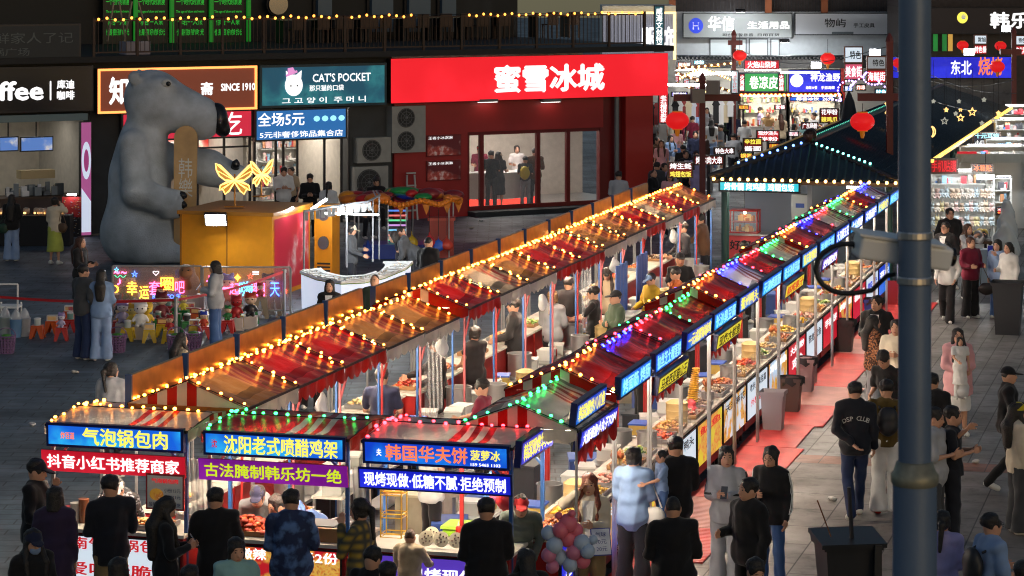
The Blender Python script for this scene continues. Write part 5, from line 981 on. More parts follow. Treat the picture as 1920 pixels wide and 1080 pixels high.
MB().box(.8, 6.9, -WD / 2 - .05, -WD / 2 + .05, 0, zE - .12).build("partition", M("partition_grey", S(120, 124, 130), .6), PV); MB().box(3.3, 3.4, -WD / 2 + .051, -.2, 0, zE - .12).build("partition", M("partition_blue_grey", S(150, 160, 176), .6), PV)
def slights(label, pts, n, col, es, r_=.032, wire=True):
    m = E("bulb_%d_%d_%d" % tuple(int(v * 99) for v in col), col, es, (.8, .8, .8)); r = thing("string_lights", label, "string lights", PC, AU); bm = MB().ball((0, 0, 0), r_, 6, 4).mesh("bulb", m, 180); MB().tube(pts, .007, 4).build("cable", IRON, r)
    pts = [Vector(p) for p in pts]
    for i in range(n):
        t = (i + .5) / n * (len(pts) - 1); k = min(int(t), len(pts) - 2); obj("bulb", bm, r, pts[k].lerp(pts[k + 1], t - k))
slights("orange bulbs along the near eave of the pavilion", [(-.06, -.02, zE - .02), (-.06, -WD, zE - .02)], 22, (1, .45, .1), 10., .04)
slights("blue bulbs down the left hip of the pavilion roof", [P0 + Vector((-.1, .1, .02)), A0.lerp(P0, .25) + Vector((0, 0, .12))], 9, (.1, .25, 1), 6.); slights("cyan and green bulbs down the right hip of the pavilion roof", [P0 + Vector((-.1, -.1, 0)), B0.lerp(P0, .3) + Vector((0, 0, .12))], 11, (.15, .9, .75), 6.)
slights("green and blue light rope along the pavilion ridge", [P0 + Vector((.2, -.02, .13)), P0 + Vector((13, -.02, .13))], 46, (.02, .6, .4), 1.3, .018)
for nm, y, x0, x1 in (("golden light strip along the right eave of the pavilion", -WD - .05, 5.6, 28.9), ("faint golden light strip along the left eave of the pavilion", .05, 3.5, 20)):
    r = thing("light_strip_rope", nm, "light strip", PC, AU); MB().box(x0, x1, y - .035, y + .035, zE, zE + .07).build("tube", E("gold_strip_%d" % x1, (1, .56, .1), 2.2 if x1 > 25 else .07), r)
# kitchen stall under the near end of the pavilion
def pv(x, y, z=0.): c, s = math.cos(AU), math.sin(AU); return Vector((PC.x + c * x - s * y, PC.y + s * x + c * y, z))
k = thing("food_counter", "red fronted food counter under the near end of the pavilion", "counter", pv(1.6, -.1), AV); MB().box(0, 1.75, 0, .6, .05, 1.0).build("counter", M("counter_red", S(200, 70, 72), .5), k); MB().box(-.03, 1.78, -.03, .7, 1.0, 1.04).build("counter_top", STEEL, k)
mb = MB(); letters(mb, "好好", .32, .78, .5, .22, -.006, 0, .03); letters(mb, "旺", 1.5, .78, .2, .22, -.006, 0, .03); mb.build("lettering", INK["k"], k)
MB().prism([(.95 + .24 * math.cos(t), .7 + .2 * math.sin(t)) for t in [2 * math.pi * i / 20 for i in range(20)]], -.02, -.001).build("emblem", M("emblem_orange", S(226, 170, 90), .5), k)
g = thing("glass_display_case", "red framed glass food case with warm lamp on pavilion counter", "display case", pv(1.75, -.15, 1.04), AV); mb = MB()
for x in (0, .62):
    for y in (0, .4): mb.box(x - .015, x + .015, y - .015, y + .015, 0, .5)
mb.box(-.02, .64, -.02, .42, .5, .53); mb.box(-.02, .64, -.02, .42, 0, .02); mb.box(0.02, .6, .02, .38, .24, .255); mb.build("frame", REDP, g); MB().quad((0, -.018, .02), (.62, -.018, .02), (.62, -.018, .5), (0, -.018, .5)).build("pane", GLASS, g); goods(.05, .57, .08, .34, .03, 2, .24, [S(210, 140, 70), S(190, 110, 50), S(230, 190, 120)], 14, g, "food"); MB().ball((.31, .15, .46), .035, 8, 5).build("lamp", LAMPW, g)
k = far_sign("cyan light sign for bone marrow and wings under pavilion eave", 1346, 1501, 340, 361, 58.3, "cyan", [("烤骨髓 烤鸡腿 鸡翅包饭", 0, 0, .86, .7, "w")], bold=.03); k.rotation_euler.z = AV
k = thing("electric_cabinet", "grey metal cabinet with triangle mark under the pavilion", "cabinet", at(1500, 410, 60), AV); k.location.z = .6; MB().box(-.2, .2, 0, .3, -.6, 1.35).build("cabinet", M("cabinet_grey", S(150, 152, 150), .5), k); mb = MB().prism([(-.07, .75), (.07, .75), (0, .88)], -.004, -.001); mb.build("triangle_mark", WHITEP, k); MB().box(-.1, .1, -.004, -.001, 1.05, 1.15).build("label_plate", M("plate_blue", S(30, 60, 130), .4), k)
floodlight("white floodlight under the pavilion eave above the far stalls", 1602, 344, 58.5, .2, 30)
for nm, x, y, s in (("pavilion_lamp", .7, -1.0, 90.), ("pavilion_lamp", 5.0, -1.0, 20.)):
    k = thing("tube_light", "white tube light under the pavilion ceiling %s" % ("over the red counter" if s > 30 else "further back"), "tube light", pv(x, y, zE - .16), AU); MB().box(-.5, .5, -.03, .03, -.03, .03).build("tube", E("tube_%g" % s, (1, .94, .84), s, (.9, .9, .9)), k)
# hanging stars and moons over the roof
def starpoly(r0, r1): return [((r0 if i % 2 == 0 else r1) * math.sin(i * math.pi / 5), (r0 if i % 2 == 0 else r1) * math.cos(i * math.pi / 5)) for i in range(10)]
GS = E("star_gold", (1, .6, .2), 1.6, nolight=True); WSX = E("star_white", S(190, 190, 176), .5, nolight=True)
for i, (px, py, s, m, kind) in enumerate(((1750, 190, 3.4, WSX, 's'), (1771, 227, 7, WSX, 's'), (1774, 206, 4, GS, 's'), (1798, 190, 3.6, WSX, 's'), (1792, 213, 3.8, WSX, 's'), (1801, 221, 7, GS, 's'), (1823, 210, 8, GS, 's'), (1845, 187, 4, WSX, 's'), (1841, 231, 4, WSX, 's'), (1872, 212, 4, GS, 's'), (1863, 226, 5, WSX, 's'), (1749, 247, 8, GS, 'm'), (1662, 203, 8, GS, 'm'), (1801, 206, 2.6, GS, 's'))):
    Y = 66 + i * .05; P = at(px, py, Y); k = s / F * Y; r = thing("star_lamp" if kind == 's' else "moon_lamp", "%s %s hanging over the dark roof, %s" % ("gold" if m is GS else "pale", "star" if kind == 's' else "crescent", ["upper left beside the grey pole", "large one low on the left", "small one left of centre", "top one in the middle", "small one below the middle top", "large one in the centre", "large one right of centre", "topmost on the right", "low one on the right", "one nearest the golden eave", "faint one near the golden eave", "lowest at the grey pole", "left of the grey pole", "tiny one above the central star"][i]), "star light" if kind == 's' else "moon light", P)
    mb = MB()
    if kind == 's': p = starpoly(k, k * .42); mb.tube([(x, 0, z) for x, z in p + p[:2]], .016 if k > .07 else .02, 4)
    else: mb.tube([(-k * .5 + k * 1.1 * math.cos(t), 0, k * 1.3 * math.sin(t)) for t in [R(-75 + 15 * j) for j in range(11)]] + [(-k * .5 + k * .62 * math.cos(t), 0, k * 1.2 * math.sin(t)) for t in [R(75 - 15 * j) for j in range(11)]], .016, 4)
    mb.build("outline", m, r); MB().tube([(0, 0, k), (0, 0, k + 1.0)], .005, 4).build("wire", IRON, r)
r = thing("overhead_wires", "thin dark wires strung over the roof from post to post", "wires", (0, 0, 0)); mb = MB()
for (a, b, sag) in (((1668, 100, 62), (1905, 175, 82), .3), ((1668, 130, 62), (1900, 150, 88), .3), ((1668, 160, 62), (1915, 215, 80), .2), ((1376, 90, 96), (1668, 86, 62), .5)):
    p, q = at(*a), at(*b); mb.tube([p.lerp(q, t / 12) - Vector((0, 0, sag * math.sin(math.pi * t / 12))) for t in range(13)], .01, 4)
mb.build("wire", IRON, r)
# ================================================================ TOY AND PLUSH STALLS AT THE RIGHT
PLC = [S(236, 226, 214), S(232, 200, 196), S(206, 222, 232), S(238, 224, 176), S(224, 214, 206), S(214, 190, 170)]
def plush_rack(px0, px1, y0, y1, Y):
    a, b, z0, z1 = far_rect(px0, px1, y0, y1, Y); r = thing("wire_rack", "white wire rack hung with rows of pastel plush toys", "rack", (a, Y, 0)); w = b - a; mb = MB()
    for i in range(29): x = w * i / 28; mb.box(x - .007, x + .007, 0, .014, z0 - .2, z1)
    for i in range(5): z = z0 + (z1 - z0) * i / 4; mb.box(0, w, -.012, .0, z - .01, z + .01)
    for x in (0, w / 2, w): mb.box(x - .02, x + .02, -.02, .04, 0, z1 + .03)
    mb.build("grid", WHITEP, r); proto = None; n = 0
    for row_ in range(3):
        for i in range(13):
            x = w * (i + .5) / 13 + random.uniform(-.02, .02); z = z1 - .18 - row_ * (z1 - z0) * .32; s = random.uniform(.85, 1.15); c = random.choice(PLC); m = M("plush_%02d_%02d_%02d" % tuple(int(v * 99) for v in c), c, .95, sheen=.3)
            t = thing("plush_toy", "pastel plush toy hanging on the white wire rack", "plush toy", (a + x, Y - .09, z), random.uniform(-.4, .4), "plush toys hung on the wire rack"); t.scale = (s,) * 3
            b_, h_ = PLUSH[(row_ + i) % 3]; put("body", b_, m, t); put("head", h_, m, t); n += 1
PLUSH = []
for v in range(3):
    bd = [('e', (0, 0, -.06), (.055, .045, .065), .02), ('c', (.03, -.02, -.1), (.045, -.06, -.125), .022, .022, .02), ('c', (-.03, -.02, -.1), (-.045, -.06, -.125), .022, .022, .02), ('c', (.05, -.01, -.03), (.07, -.035, -.065), .018, .018, .02), ('c', (-.05, -.01, -.03), (-.07, -.035, -.065), .018, .018, .02)]
    hd = [('e', (0, -.01, .04), (.058, .052, .05), .02), ('e', (0, -.055, .028), (.022, .018, .018), .01)] + [[('c', (.03 * s, 0, .08), (.04 * s, 0, .14), .016, .014, .02), ('e', (.045 * s, 0, .08), (.022, .012, .022), .02), ('c', (.045 * s, 0, .07), (.075 * s, -.01, .0), .016, .02, .02)][v] for s in (1, -1)]
    PLUSH.append((nets_mesh("body", bd, .014, None), nets_mesh("head", hd, .014, None)))
plush_rack(1742, 1862, 346, 428, 63.5)
def heap(label, px0, px1, y0, y1, Y, cols, n, rmin=.05, rmax=.1):
    a, b, _, z1 = far_rect(px0, px1, y0, y1, Y); w = b - a; r = thing("goods_table", label, "table", ((a + b) / 2, Y, 0)); MB().box(-w / 2, w / 2, -.35, .35, .66, .72).build("tabletop", WOODD, r)
    for x in (-w / 2 + .05, w / 2 - .05):
        for y in (-.3, .3): MB().box(x - .03, x + .03, y - .03, y + .03, 0, .658).build("leg", IRON, r)
    mats = [M("plush_%02d_%02d_%02d" % tuple(int(v * 99) for v in c), c, .95, sheen=.3) for c in cols]; mb = MB()
    for i in range(n): x = random.uniform(-w / 2 + .06, w / 2 - .06); y = random.uniform(-.3, .3); s = random.uniform(rmin, rmax); mb.ball((x, y, .74 + s * .6 + random.random() * .1), s, 7, 5, random.randrange(len(mats)), 1, random.uniform(.7, 1.2), random.uniform(.7, 1.1))
    o = mb.build("toy_pile", mats, r, smooth=180); o["kind"] = "stuff"
heap("table piled with small brown and grey soft toys below the rack", 1738, 1856, 430, 470, 61.8, [S(190, 160, 120), S(150, 130, 110), S(220, 210, 200), S(120, 120, 124), S(200, 170, 80)], 130)
heap("table of small plush toys behind the security camera", 1640, 1700, 420, 450, 58.2, [S(170, 130, 110), S(200, 190, 180), S(120, 90, 80), S(180, 60, 60)], 60)
led("red LED phone film sign at the plush stall", 1742, 1797, 297, 326, 63.2, [("手机贴膜", "r")], E("led_red_dark2", S(110, 14, 14), .7), False); led("black LED fridge magnet sign with white border lights", 1822, 1863, 307, 323, 64, [("冰箱贴", "o")], LEDB, False); led("LED earring sign with cyan line above white line", 1824, 1877, 248, 274, 74, [("十元耳饰", "c"), ("小红书推荐", "w")], M("led_navy", S(20, 26, 60), .4), False)
far_sign("small red price card on the shelf corner by the plush rack", 1868, 1888, 388, 404, 62.6, "red", [("冰箱贴", 0, .2, .8, .3, "w"), ("一元5", 0, -.2, .8, .4, "y")], bold=.01)
for i, (px0, px1, y0, y1, Y, n, lab) in enumerate(((1746, 1850, 322, 345, 64.4, 1, "shelf of little boxed goods above the plush rack"), (1864, 1896, 335, 470, 63.4, 6, "tall shelf of blue and white boxes right of the plush rack"), (1800, 1925, 275, 300, 71, 1, "shelf of hair clips under the earring sign"), (1868, 1925, 225, 262, 78, 2, "far bright shelf of ornaments at the right edge"), (1880, 1925, 200, 230, 86, 2, "farthest white shelf of ornaments at the right edge"), (1850, 1925, 262, 300, 73.5, 2, "white shelf crowded with hanging trinkets at right"))):
    a, b, z0, z1 = far_rect(px0, px1, y0, y1, Y); s = thing("display_shelf", lab, "shelf", (a, Y, 0)); mb = MB(); w = b - a; mb.box(0, w, .3, .32, 0, z1)
    for j in range(n + 1): z = z0 + (z1 - z0) * j / n; mb.box(0, w, 0, .299, z - .012, z + .012)
    for x in (0, w): mb.box(x - .02, x + .02, 0, .3, 0, z1 + .02)
    mb.build("frame", WHITEP, s); goods(.04, w - .04, .03, .2, z0 + .013, n, (z1 - z0) / n, PASTEL + [S(90, 130, 190), S(250, 250, 250), S(60, 60, 66)], int(w * 14), s, smax=.14); MB().box(w * .1, w * .9, -.16, -.145, z1 + .06, z1 + .075).build("lamp", E("shelf_lamp", (.95, 1, 1), 200., (.9, .9, .9)), s)
k = thing("awning_panel", "white ribbed awning board over the right hand shops", "awning", at(1792, 305, 70)); mb = MB(); w = 130 / F * 70
for i in range(40): mb.box(w * i / 40, w * (i + .6) / 40, 0, .03, 0, .22)
mb.box(0, w, .031, .05, 0, .24); mb.build("ribs", M("awning_white", S(200, 206, 204), .5), k); MB().box(w * .02, w * .3, -.02, -.002, .24, .30).build("price_strip", panel_mat("red"), k)
k = thing("clothes_bag", "big clear plastic sheet hanging over goods at the right shop", "plastic sheet", at(1888, 470, 61.5)); me = nets_mesh("sheet", [('c', (0, 0, 1.15), (-.05, 0, .3), .1, .26, .05), ('c', (.05, 0, .9), (.1, 0, .0), .12, .22, .05), ('fold', .02, 14, 1.)], .05, M("plastic_sheet", (.55, .62, .68), .15, alpha=.75)); obj("sheet", me, k)
k = thing("blue_stand", "blue and grey stand with slanted board in front of plush table", "stand", at(1850, 470, 58.5)); k.location.z = 0; MB().box(-.28, .28, 0, .35, 0, .85).build("stand", M("stand_grey_blue", S(110, 130, 150), .5), k); MB().box(.02, .2, -.05, -.001, .5, .95).build("blue_board", M("board_blue", S(20, 40, 170), .4), k)
k = thing("tube_light", "bright white lamp hanging in front of the plush toy rack", "tube light", at(1848, 332, 62.5)); MB().box(-.2, .2, -.05, .05, -.05, .05).build("tube", E("tube_plush", (.96, 1, 1), 130., (.9, .9, .9)), k); MB().tube([(0, 0, .05), (0, 0, .6)], .008, 4).build("cord", IRON, k)
# ================================================================ MATS, BINS, POLE
for i in range(15):
    u = i * 1.92 - .5; c = [(214, 66, 62), (206, 76, 72), (198, 84, 80), (210, 70, 66), (196, 140, 132)][(i * 3 + (i > 8)) % 5]; w = .72 + .12 * ((i * 7) % 3) + (i > 5) * .12
    o = MB()
    nr = 24
    for j in range(nr): o.box(1.9 * j / nr, 1.9 * (j + .62) / nr, -w, 0, 0, .012)
    o.box(0, 1.9, -w, 0, -.006, .004); tag(o.build("floor_mat", M("mat_red_%d" % c[0], S(*c), .45, var=.2, vs=2), None, row(RB, u, .46, .02), AU + R(random.uniform(-.6, .6))), "ribbed %s floor mat, %s from the near end of the right row" % ("faded pink" if c[0] < 190 else "red", ORD[i]), "floor mat", "red mats along the right row")
def bin_(label, px, py, h, w, m, bag=True, sign=None, P=None):
    P = ground(px, py) + (V * .27 if px < 1700 else Vector()) if P is None else P; r = thing("trash_bin", label, "trash bin", P, AV); mb = MB(); k = .78
    def ring(s, z): return [(-w / 2 * s, -w * .45 * s, z), (w / 2 * s, -w * .45 * s, z), (w / 2 * s, w * .45 * s, z), (-w / 2 * s, w * .45 * s, z)]
    for s0, z0, s1, z1 in ((k, 0, 1, h), (1.08, h - .05, 1.1, h + .01)): mb.add(ring(s0, z0) + ring(s1, z1), [(0, 1, 5, 4), (1, 2, 6, 5), (2, 3, 7, 6), (3, 0, 4, 7), (3, 2, 1, 0)])
    mb.build("bucket", m, r)
    if bag: b = MB(); b.grid(lambda u, v: ((1.13 + .03 * math.sin(u * 40)) * w / 2 * math.cos(2 * math.pi * u) * (1.18 - .1 * abs(math.sin(4 * math.pi * u))), w * .52 * math.sin(2 * math.pi * u), h + .03 - v * (.12 + .03 * math.sin(u * 50))), 28, 2); b.lathe([(w * .5, -.06), (w * .3, -.1)], (0, 0, h), 12); b.build("bin_liner", M("liner_black", (.02, .022, .025), .3), r, smooth=180)
    if sign: s = MB(); letters(s, "♻", 0, h * .62, w * .5, w * .5, -w * .46, 0, .0); letters(s, "其他垃圾", 0, h * .4, w * .5, .05, -w * .46, 0, .02); letters(s, "Residual Waste", 0, h * .32, w * .6, .035, -w * .46, 0, .0); s.build("lettering", M("sign_white", (.75, .75, .75), .5), r)
    return r
PGREY = M("bin_grey", S(150, 142, 146), .5); PBLK = M("bin_black", (.02, .021, .024), .45)
bin_("light grey open bin in front of the white duck neck poster", 1418, 806, .62, .36, PGREY, False); bin_("brown grey bin with a black liner on the red mat", 1452, 772, .56, .34, M("bin_brown", S(84, 70, 66), .5)); bin_("pinkish grey bin with liner by the yellow poster", 1479, 735, .58, .34, M("bin_mauve", S(150, 128, 132), .5)); bin_("black bin beside the stacked white posters", 1556, 660, .6, .36, PBLK); bin_("blue bin with black liner far along the red mats", 1611, 612, .55, .32, M("bin_blue", S(40, 62, 140), .5)); bin_("small red bin at the far end of the mats", 1652, 572, .5, .3, M("bin_red", S(160, 40, 44), .5), False)
bin_("black bin with white recycling mark behind the blue shirt woman", 1156, 1056, .66, .42, PBLK, True, True, ground(1156, 1060)); bin_("tall dark wheeled bin at the right edge of the promenade", 1890, 626, 1.02, .58, M("bin_dark", (.022, .024, .03), .5), False)
P = at(1588, 1000, 29.2); P.z = 0; r = bin_("big black wheeled bin with tilted lid in the foreground", 0, 0, .88, .62, PBLK, False, None, P)
r.rotation_euler.z = R(8); MB().obox((0, -.02, .92), .74, .62, .05, 0, R(6)).build("lid", PBLK, r); MB().box(.22, .3, -.36, -.28, .3, .9).build("handle", PBLK, r)
for s in (-.2, .2): MB().tube([(s - .04, .26, .1), (s + .04, .26, .1)], .1, 12).build("wheel", IRON, r)
r2 = thing("broom", "broom with dark handle standing in the foreground bin", "broom", P + Vector((.06, -.1, .6)), 0); MB().tube([(0, 0, 0), (-.05, 0, .9)], .024, 7).build("handle", IRON, r2); MB().tube([(-.25, 0, .35), (-.40, .02, .75)], .008, 5).build("stick", M("stick_brown", S(110, 70, 40), .6), r2)
# grey steel pole with a security camera, close to the viewer
YP = 9.3; XP = (1715 - 960) / F * YP; LP = thing("camera_pole", "thick blue grey steel pole in the right foreground", "pole", (XP, YP, 0)); zj = CH - (893 - HZ) / F * YP
PM = M("pole_paint", S(98, 118, 146), .4, .2, var=.1, vs=3, bump=.06, bs=50); MB().lathe([(.085, 0), (.078, zj)], n=32).build("lower_shaft", PM, LP, smooth=50); MB().lathe([(.079, -.03), (.085, -.02), (.085, .008), (.075, .02), (.066, .05), (.06, .055)], (0, 0, zj), 32).build("collar", M("collar_rust", S(136, 134, 118), .45, .4, var=.4, vs=14), LP, smooth=50); MB().lathe([(.0585, zj + .05), (.0555, 11)], n=32).build("upper_shaft", PM, LP, smooth=50)
CP = at(1700, 480, YP); r = thing("security_camera", "white box security camera with black cable strapped to the pole", "security camera", CP + Vector((-.02, .2, 0)))
for z_ in (-.1, .06): MB().lathe([(.061, 0), (.063, .004), (.063, .024), (.061, .028)], (0, 0, CP.z + z_), 24).build("strap_band", STEEL, LP)
b = MB().box(-.16, .20, -.045, .045, -.035, .05); o = b.build("housing", M("camera_white", S(236, 238, 240), .35), r, (-.0, -.1, .0)); o.rotation_euler = (R(8), R(9), R(14)); bv = o.modifiers.new("b", 'BEVEL'); bv.width = .014; bv.segments = 3
h = MB().box(-.175, .16, -.055, .055, .052, .06).build("sunshield", M("camera_white", S(236, 238, 240), .35), r, (-.0, -.1, .0)); h.rotation_euler = o.rotation_euler
o = MB().lathe([(.03, 0), (.034, .012), (.026, .016)], n=18).build("lens", M("lens_black", (.01, .01, .012), .1), r, (.2, -.05, -.02)); o.rotation_euler = (0, R(98), R(14))
MB().box(.03, .09, -.06, .02, -.08, -.03).build("bracket", PM, r); MB().tube([(-.15, -.12, .02)] + [(-.18 + .115 * math.cos(t), -.12, -.055 + .09 * math.sin(t)) for t in [R(a_) for a_ in range(80, 300, 20)]] + [(-.09, -.1, -.135), (-.03, -.05, -.09), (.0, -.03, -.085)], .0095, 8).build("cable", M("cable_black", (.012, .013, .016), .4), r)
# ================================================================ LEFT PLAZA: statue, kiosk, neon panels, toys
BX = ground(265, 490); r = thing("bear_statue", "giant grey polar bear statue holding a tall wooden plank", "statue", BX)
body = [('e', (-.0, .1, .7), (1.02, .95, .95), .3), ('e', (-.06, .1, 1.9), (.76, .76, 1.2), .4), ('e', (.04, .1, 2.9), (.58, .58, .7), .3), ('e', (.22, .1, 3.95), (.66, .62, .72), .25), ('c', (.5, .1, 3.85), (1.36, .1, 3.52), .64, .52, .25), ('e', (1.46, .1, 3.44), (.46, .46, .5), .1), ('e', (.55, -.32, 4.3), (.3, .2, .2), .15),
        ('e', (-.12, -.35, 4.48), (.16, .1, .18), .06), ('e', (-.12, .5, 4.48), (.16, .1, .18), .06), ('c', (-.15, -.5, 2.9), (.0, -.75, 1.75), .34, .36, .15), ('c', (.0, -.75, 1.75), (.72, -.72, 1.5), .36, .34, .12), ('c', (.72, -.72, 1.65), (1.0, -.68, 1.66), .17, .14, .08), ('c', (.72, -.72, 1.45), (1.0, -.68, 1.44), .17, .14, .08), ('c', (.72, -.72, 1.25), (.96, -.68, 1.24), .16, .13, .08),
        ('c', (.3, .5, 2.5), (1.6, .35, 2.25), .4, .42, .2), ('c', (1.6, .35, 2.25), (2.3, .2, 2.0), .42, .34, .15), ('c', (.2, -.35, .3), (.9, -.3, .25), .4, .3, .2), ('c', (.2, .6, .3), (.9, .55, .25), .4, .3, .2), ('cut', (0, 0, 0), (0, 0, -1)), ('-e', (.72, -.6, 4.05), (.1, .06, .1))]
fur = M("statue_grey", S(172, 180, 188), .72, var=.3, vs=1.8, bump=.5, bs=30); obj("body", nets_mesh("body", body, .06, fur), r)
obj("nose", nets_mesh("nose", [('e', (1.9, .1, 3.44), (.2, .27, .36), .05), ('c', (1.82, .1, 3.66), (1.98, .1, 3.2), .2, .18, .05)], .04, M("statue_black", (.012, .012, .014), .25)), r)
MB().ball((.68, -.5, 4.36), .13, 14, 9, sy=.5, sz=.75).build("eye", M("eye_white", S(200, 200, 196), .4), r, smooth=180); MB().ball((.73, -.555, 4.35), .06, 12, 8, sy=.5).build("pupil", M("statue_black", (.012, .012, .014), .25), r, smooth=180)
for p, q in (((1.02, -.7, 1.68), (1.2, -.68, 1.64)), ((1.02, -.7, 1.46), (1.2, -.68, 1.42)), ((.98, -.7, 1.26), (1.12, -.68, 1.22)), ((2.28, .0, 2.28), (2.33, -.1, 2.48))): MB().tube([p, Vector(p).lerp(Vector(q), .6), q], [.11, .1, .03], 10).build("claw", M("statue_black", (.012, .012, .014), .25), r, smooth=180)
pk = thing("wooden_plank", "tall rounded wooden plank with two carved characters held by bear", "plank", BX + Vector((1.12, -.5, .45))); k = [(-.27, 0), (.25, 0), (.3, 2.6)] + [(.02 + .28 * math.cos(t), 2.6 + .28 * math.sin(t)) for t in [R(a_) for a_ in range(20, 180, 20)]] + [(-.26, 2.6)]
MB().prism(k, 0, .12).build("board", M("plank_wood", S(190, 154, 106), .6, var=.15, vs=3), pk); mb = MB(); letters(mb, "韩樂", .02, 1.62, .34, .95, -.006, 0, .0, True); mb.build("lettering", M("carved_pale", S(206, 206, 200), .6), pk)
# yellow kiosk
KO = Vector((-5.2, 56.66, 0)); YEL = M("kiosk_yellow", S(216, 140, 24), .4, var=.06); r = thing("kiosk", "yellow kiosk with a red printed side and flat roof", "kiosk", KO, AV)
MB().box(-2.15, 0, 0, 2.4, 0, 1.78).build("box", YEL, r); MB().box(-2.2, .05, -.05, 2.45, 1.78, 1.86).build("roof", M("kiosk_roof", S(180, 120, 40), .5), r)
MB().quad((.006, .12, .1), (.006, 2.3, .1), (.006, 2.3, 1.7), (.006, .12, 1.7)).build("printed_side", picture("kiosk_print", [S(190, 40, 62), S(214, 70, 90), S(236, 210, 210)], 1.4, .0, base=S(196, 44, 66), cover=.6), r)
for x in (-2.12, -1.05): MB().box(x - .015, x + .015, -.012, -.001, 0, 1.78).build("seam", M("seam_brown", S(150, 96, 20), .5), r)
r = thing("cabinet", "yellow cabinet with round porthole behind the red kiosk side", "cabinet", KO + U * 2.55 + V * .1, AV); MB().box(-.05, .38, 0, .5, 0, 1.8).build("box", YEL, r)
for z in (.95, 1.6): MB().prism([(.17 + .13 * math.cos(t), z + .15 * math.sin(t)) for t in [2 * math.pi * i / 18 for i in range(18)]], -.03, -.001).build("porthole", M("porthole_grey", S(90, 92, 96), .4, .5), r)
for i in range(3): MB().box(.02, .33, -.01, -.001, .3 + .08 * i, .34 + .08 * i).build("vent", IRON, r)
floodlight("big white floodlight on the yellow kiosk front lighting the bear", 405, 411, 56.75, .24, 170, rz=-.1, tilt=88)
r = thing("tube_light", "white tube light on the kiosk corner, aimed at the jewellery counter", "tube light", at(598, 383, 58.2), .5); MB().obox((0, 0, 0), .42, .05, .05, 0, 0).build("tube", E("tube_hot", (.95, .98, 1), 120., (.9, .9, .9)), r); r.rotation_euler = (0, R(-32), R(20))
r = thing("tube_light", "second shorter tube light over the red kiosk side", "tube light", at(543, 393, 57.4), .5); MB().obox((0, 0, 0), .2, .04, .04).build("tube", E("tube_hot", (.95, .98, 1), 120., (.9, .9, .9)), r); r.rotation_euler = (0, R(-22), R(40))
NEONG = E("neon_gold", (1, .62, .16), 2.4); WING = M("wing_gold", S(220, 170, 70), .4, emit=S(220, 160, 60), es=.35, alpha=.55)
for i, (px, py, s, rz_) in enumerate(((440, 337, 36, 0.), (490, 326, 30, .9))):
    P = at(px, py, 57.6 - i * .2); k = s / F * 57.5; r = thing("butterfly_lamp", "glowing golden butterfly lamp on the kiosk roof, %s" % ("front facing" if i == 0 else "turned sideways"), "lamp", P, rz_)
    for sg_ in (-1, 1):
        up = [(0, 0), (.35, .35), (.75, .75), (1.0, .85), (.95, .5), (.8, .2), (.5, -.02), (0, -.05)]; lo = [(0, -.06), (.4, -.1), (.75, -.3), (.8, -.55), (.62, -.5), (.5, -.75), (.3, -.6), (0, -.12)]
        for w_ in (up, lo):
            w2 = MB().prism([(sg_ * x * k, z * k) for x, z in (w_ if sg_ > 0 else w_[::-1])], -.004, .004).build("wing", WING, r); t = MB().tube([(sg_ * x * k, -.012, z * k) for x, z in w_], .016, 5)
            for q in w_[2:5]: t.tube([(0, -.012, -.04 * k), (sg_ * q[0] * k * .9, -.012, q[1] * k * .9)], .008, 4)
            t.build("tube", NEONG, w2)
    MB().tube([(0, 0, .3 * k), (0, 0, -k * 1.35)], .02, 6).build("stand", M("stand_gold", S(150, 100, 30), .4, .5), r); MB().box(-.5 * k, .5 * k, -.1, .1, -k * 1.42, -k * 1.35).build("base", M("stand_gold", S(150, 100, 30), .4, .5), r)
# neon panels
NE = {"y": E("neon_yellow", (1, .5, .04), 6.), "p": E("neon_pink", (1, .1, .3), 6.), "b": E("neon_blue", (.05, .14, 1), 7.), "c": E("neon_cyan", (.08, .5, 1), 5.), "w": E("neon_white", (1, .9, .95), 2.4), "g": E("neon_green", (.1, 1, .5), 2.), "r": E("neon_red", (1, .1, .06), 3.)}
def neon_panel(label, x0, x1, yt, yb, items):
    P = ground((x0 + x1) / 2, yb); Y = P.y; w = (x1 - x0) / F * Y; h = (yb - yt) / F * Y; r = thing("neon_panel", label, "neon sign", P, -.03); mb = MB()
    for x in (-w / 2, w / 2): mb.box(x - .02, x + .02, -.02, .02, 0, h)
    mb.box(-w / 2, w / 2, -.02, .02, h, h + .03); mb.box(-w / 2, w / 2, -.02, .02, .12, .15)
    for x in (-w / 2 + .1, w / 2 - .1): mb.box(x - .03, x + .03, -.2, .2, 0, .04)
    mb.build("frame", STEEL, r); MB().box(-w / 2 + .021, w / 2 - .021, -.006, .006, .15, h).build("panel", M("neon_backing", S(206, 176, 170), .2, alpha=.28), r)
    for (s, px, py, pw, ph, c) in items:
        cx = (px - (x0 + x1) / 2) / F * Y; cz = (yb - py) / F * Y; mb = MB(); letters(mb, s, cx, cz, pw / F * Y, ph / F * Y, -.05, 0, .0); mb.build("lettering", NE[c], r)
neon_panel("acrylic panel with neon lucky hoop characters and blue letters", 211, 378, 500, 592, [("幸", 248, 540, 20, 26, "y"), ("运", 271, 548, 18, 24, "y"), ("套", 291, 540, 22, 26, "p"), ("圈", 314, 532, 24, 24, "y"), ("吧", 338, 538, 18, 22, "p"), ("RUN TO 乐", 314, 555, 54, 10, "b"), ("☆", 219, 505, 10, 10, "c"), ("☆", 253, 513, 12, 12, "b"), ("∼∼", 226, 511, 24, 5, "p"), ("〰", 226, 518, 22, 4, "g"), ("♡", 293, 512, 12, 9, "w"), ("♪", 224, 528, 8, 12, "p"), ("☽", 219, 542, 8, 14, "y")])
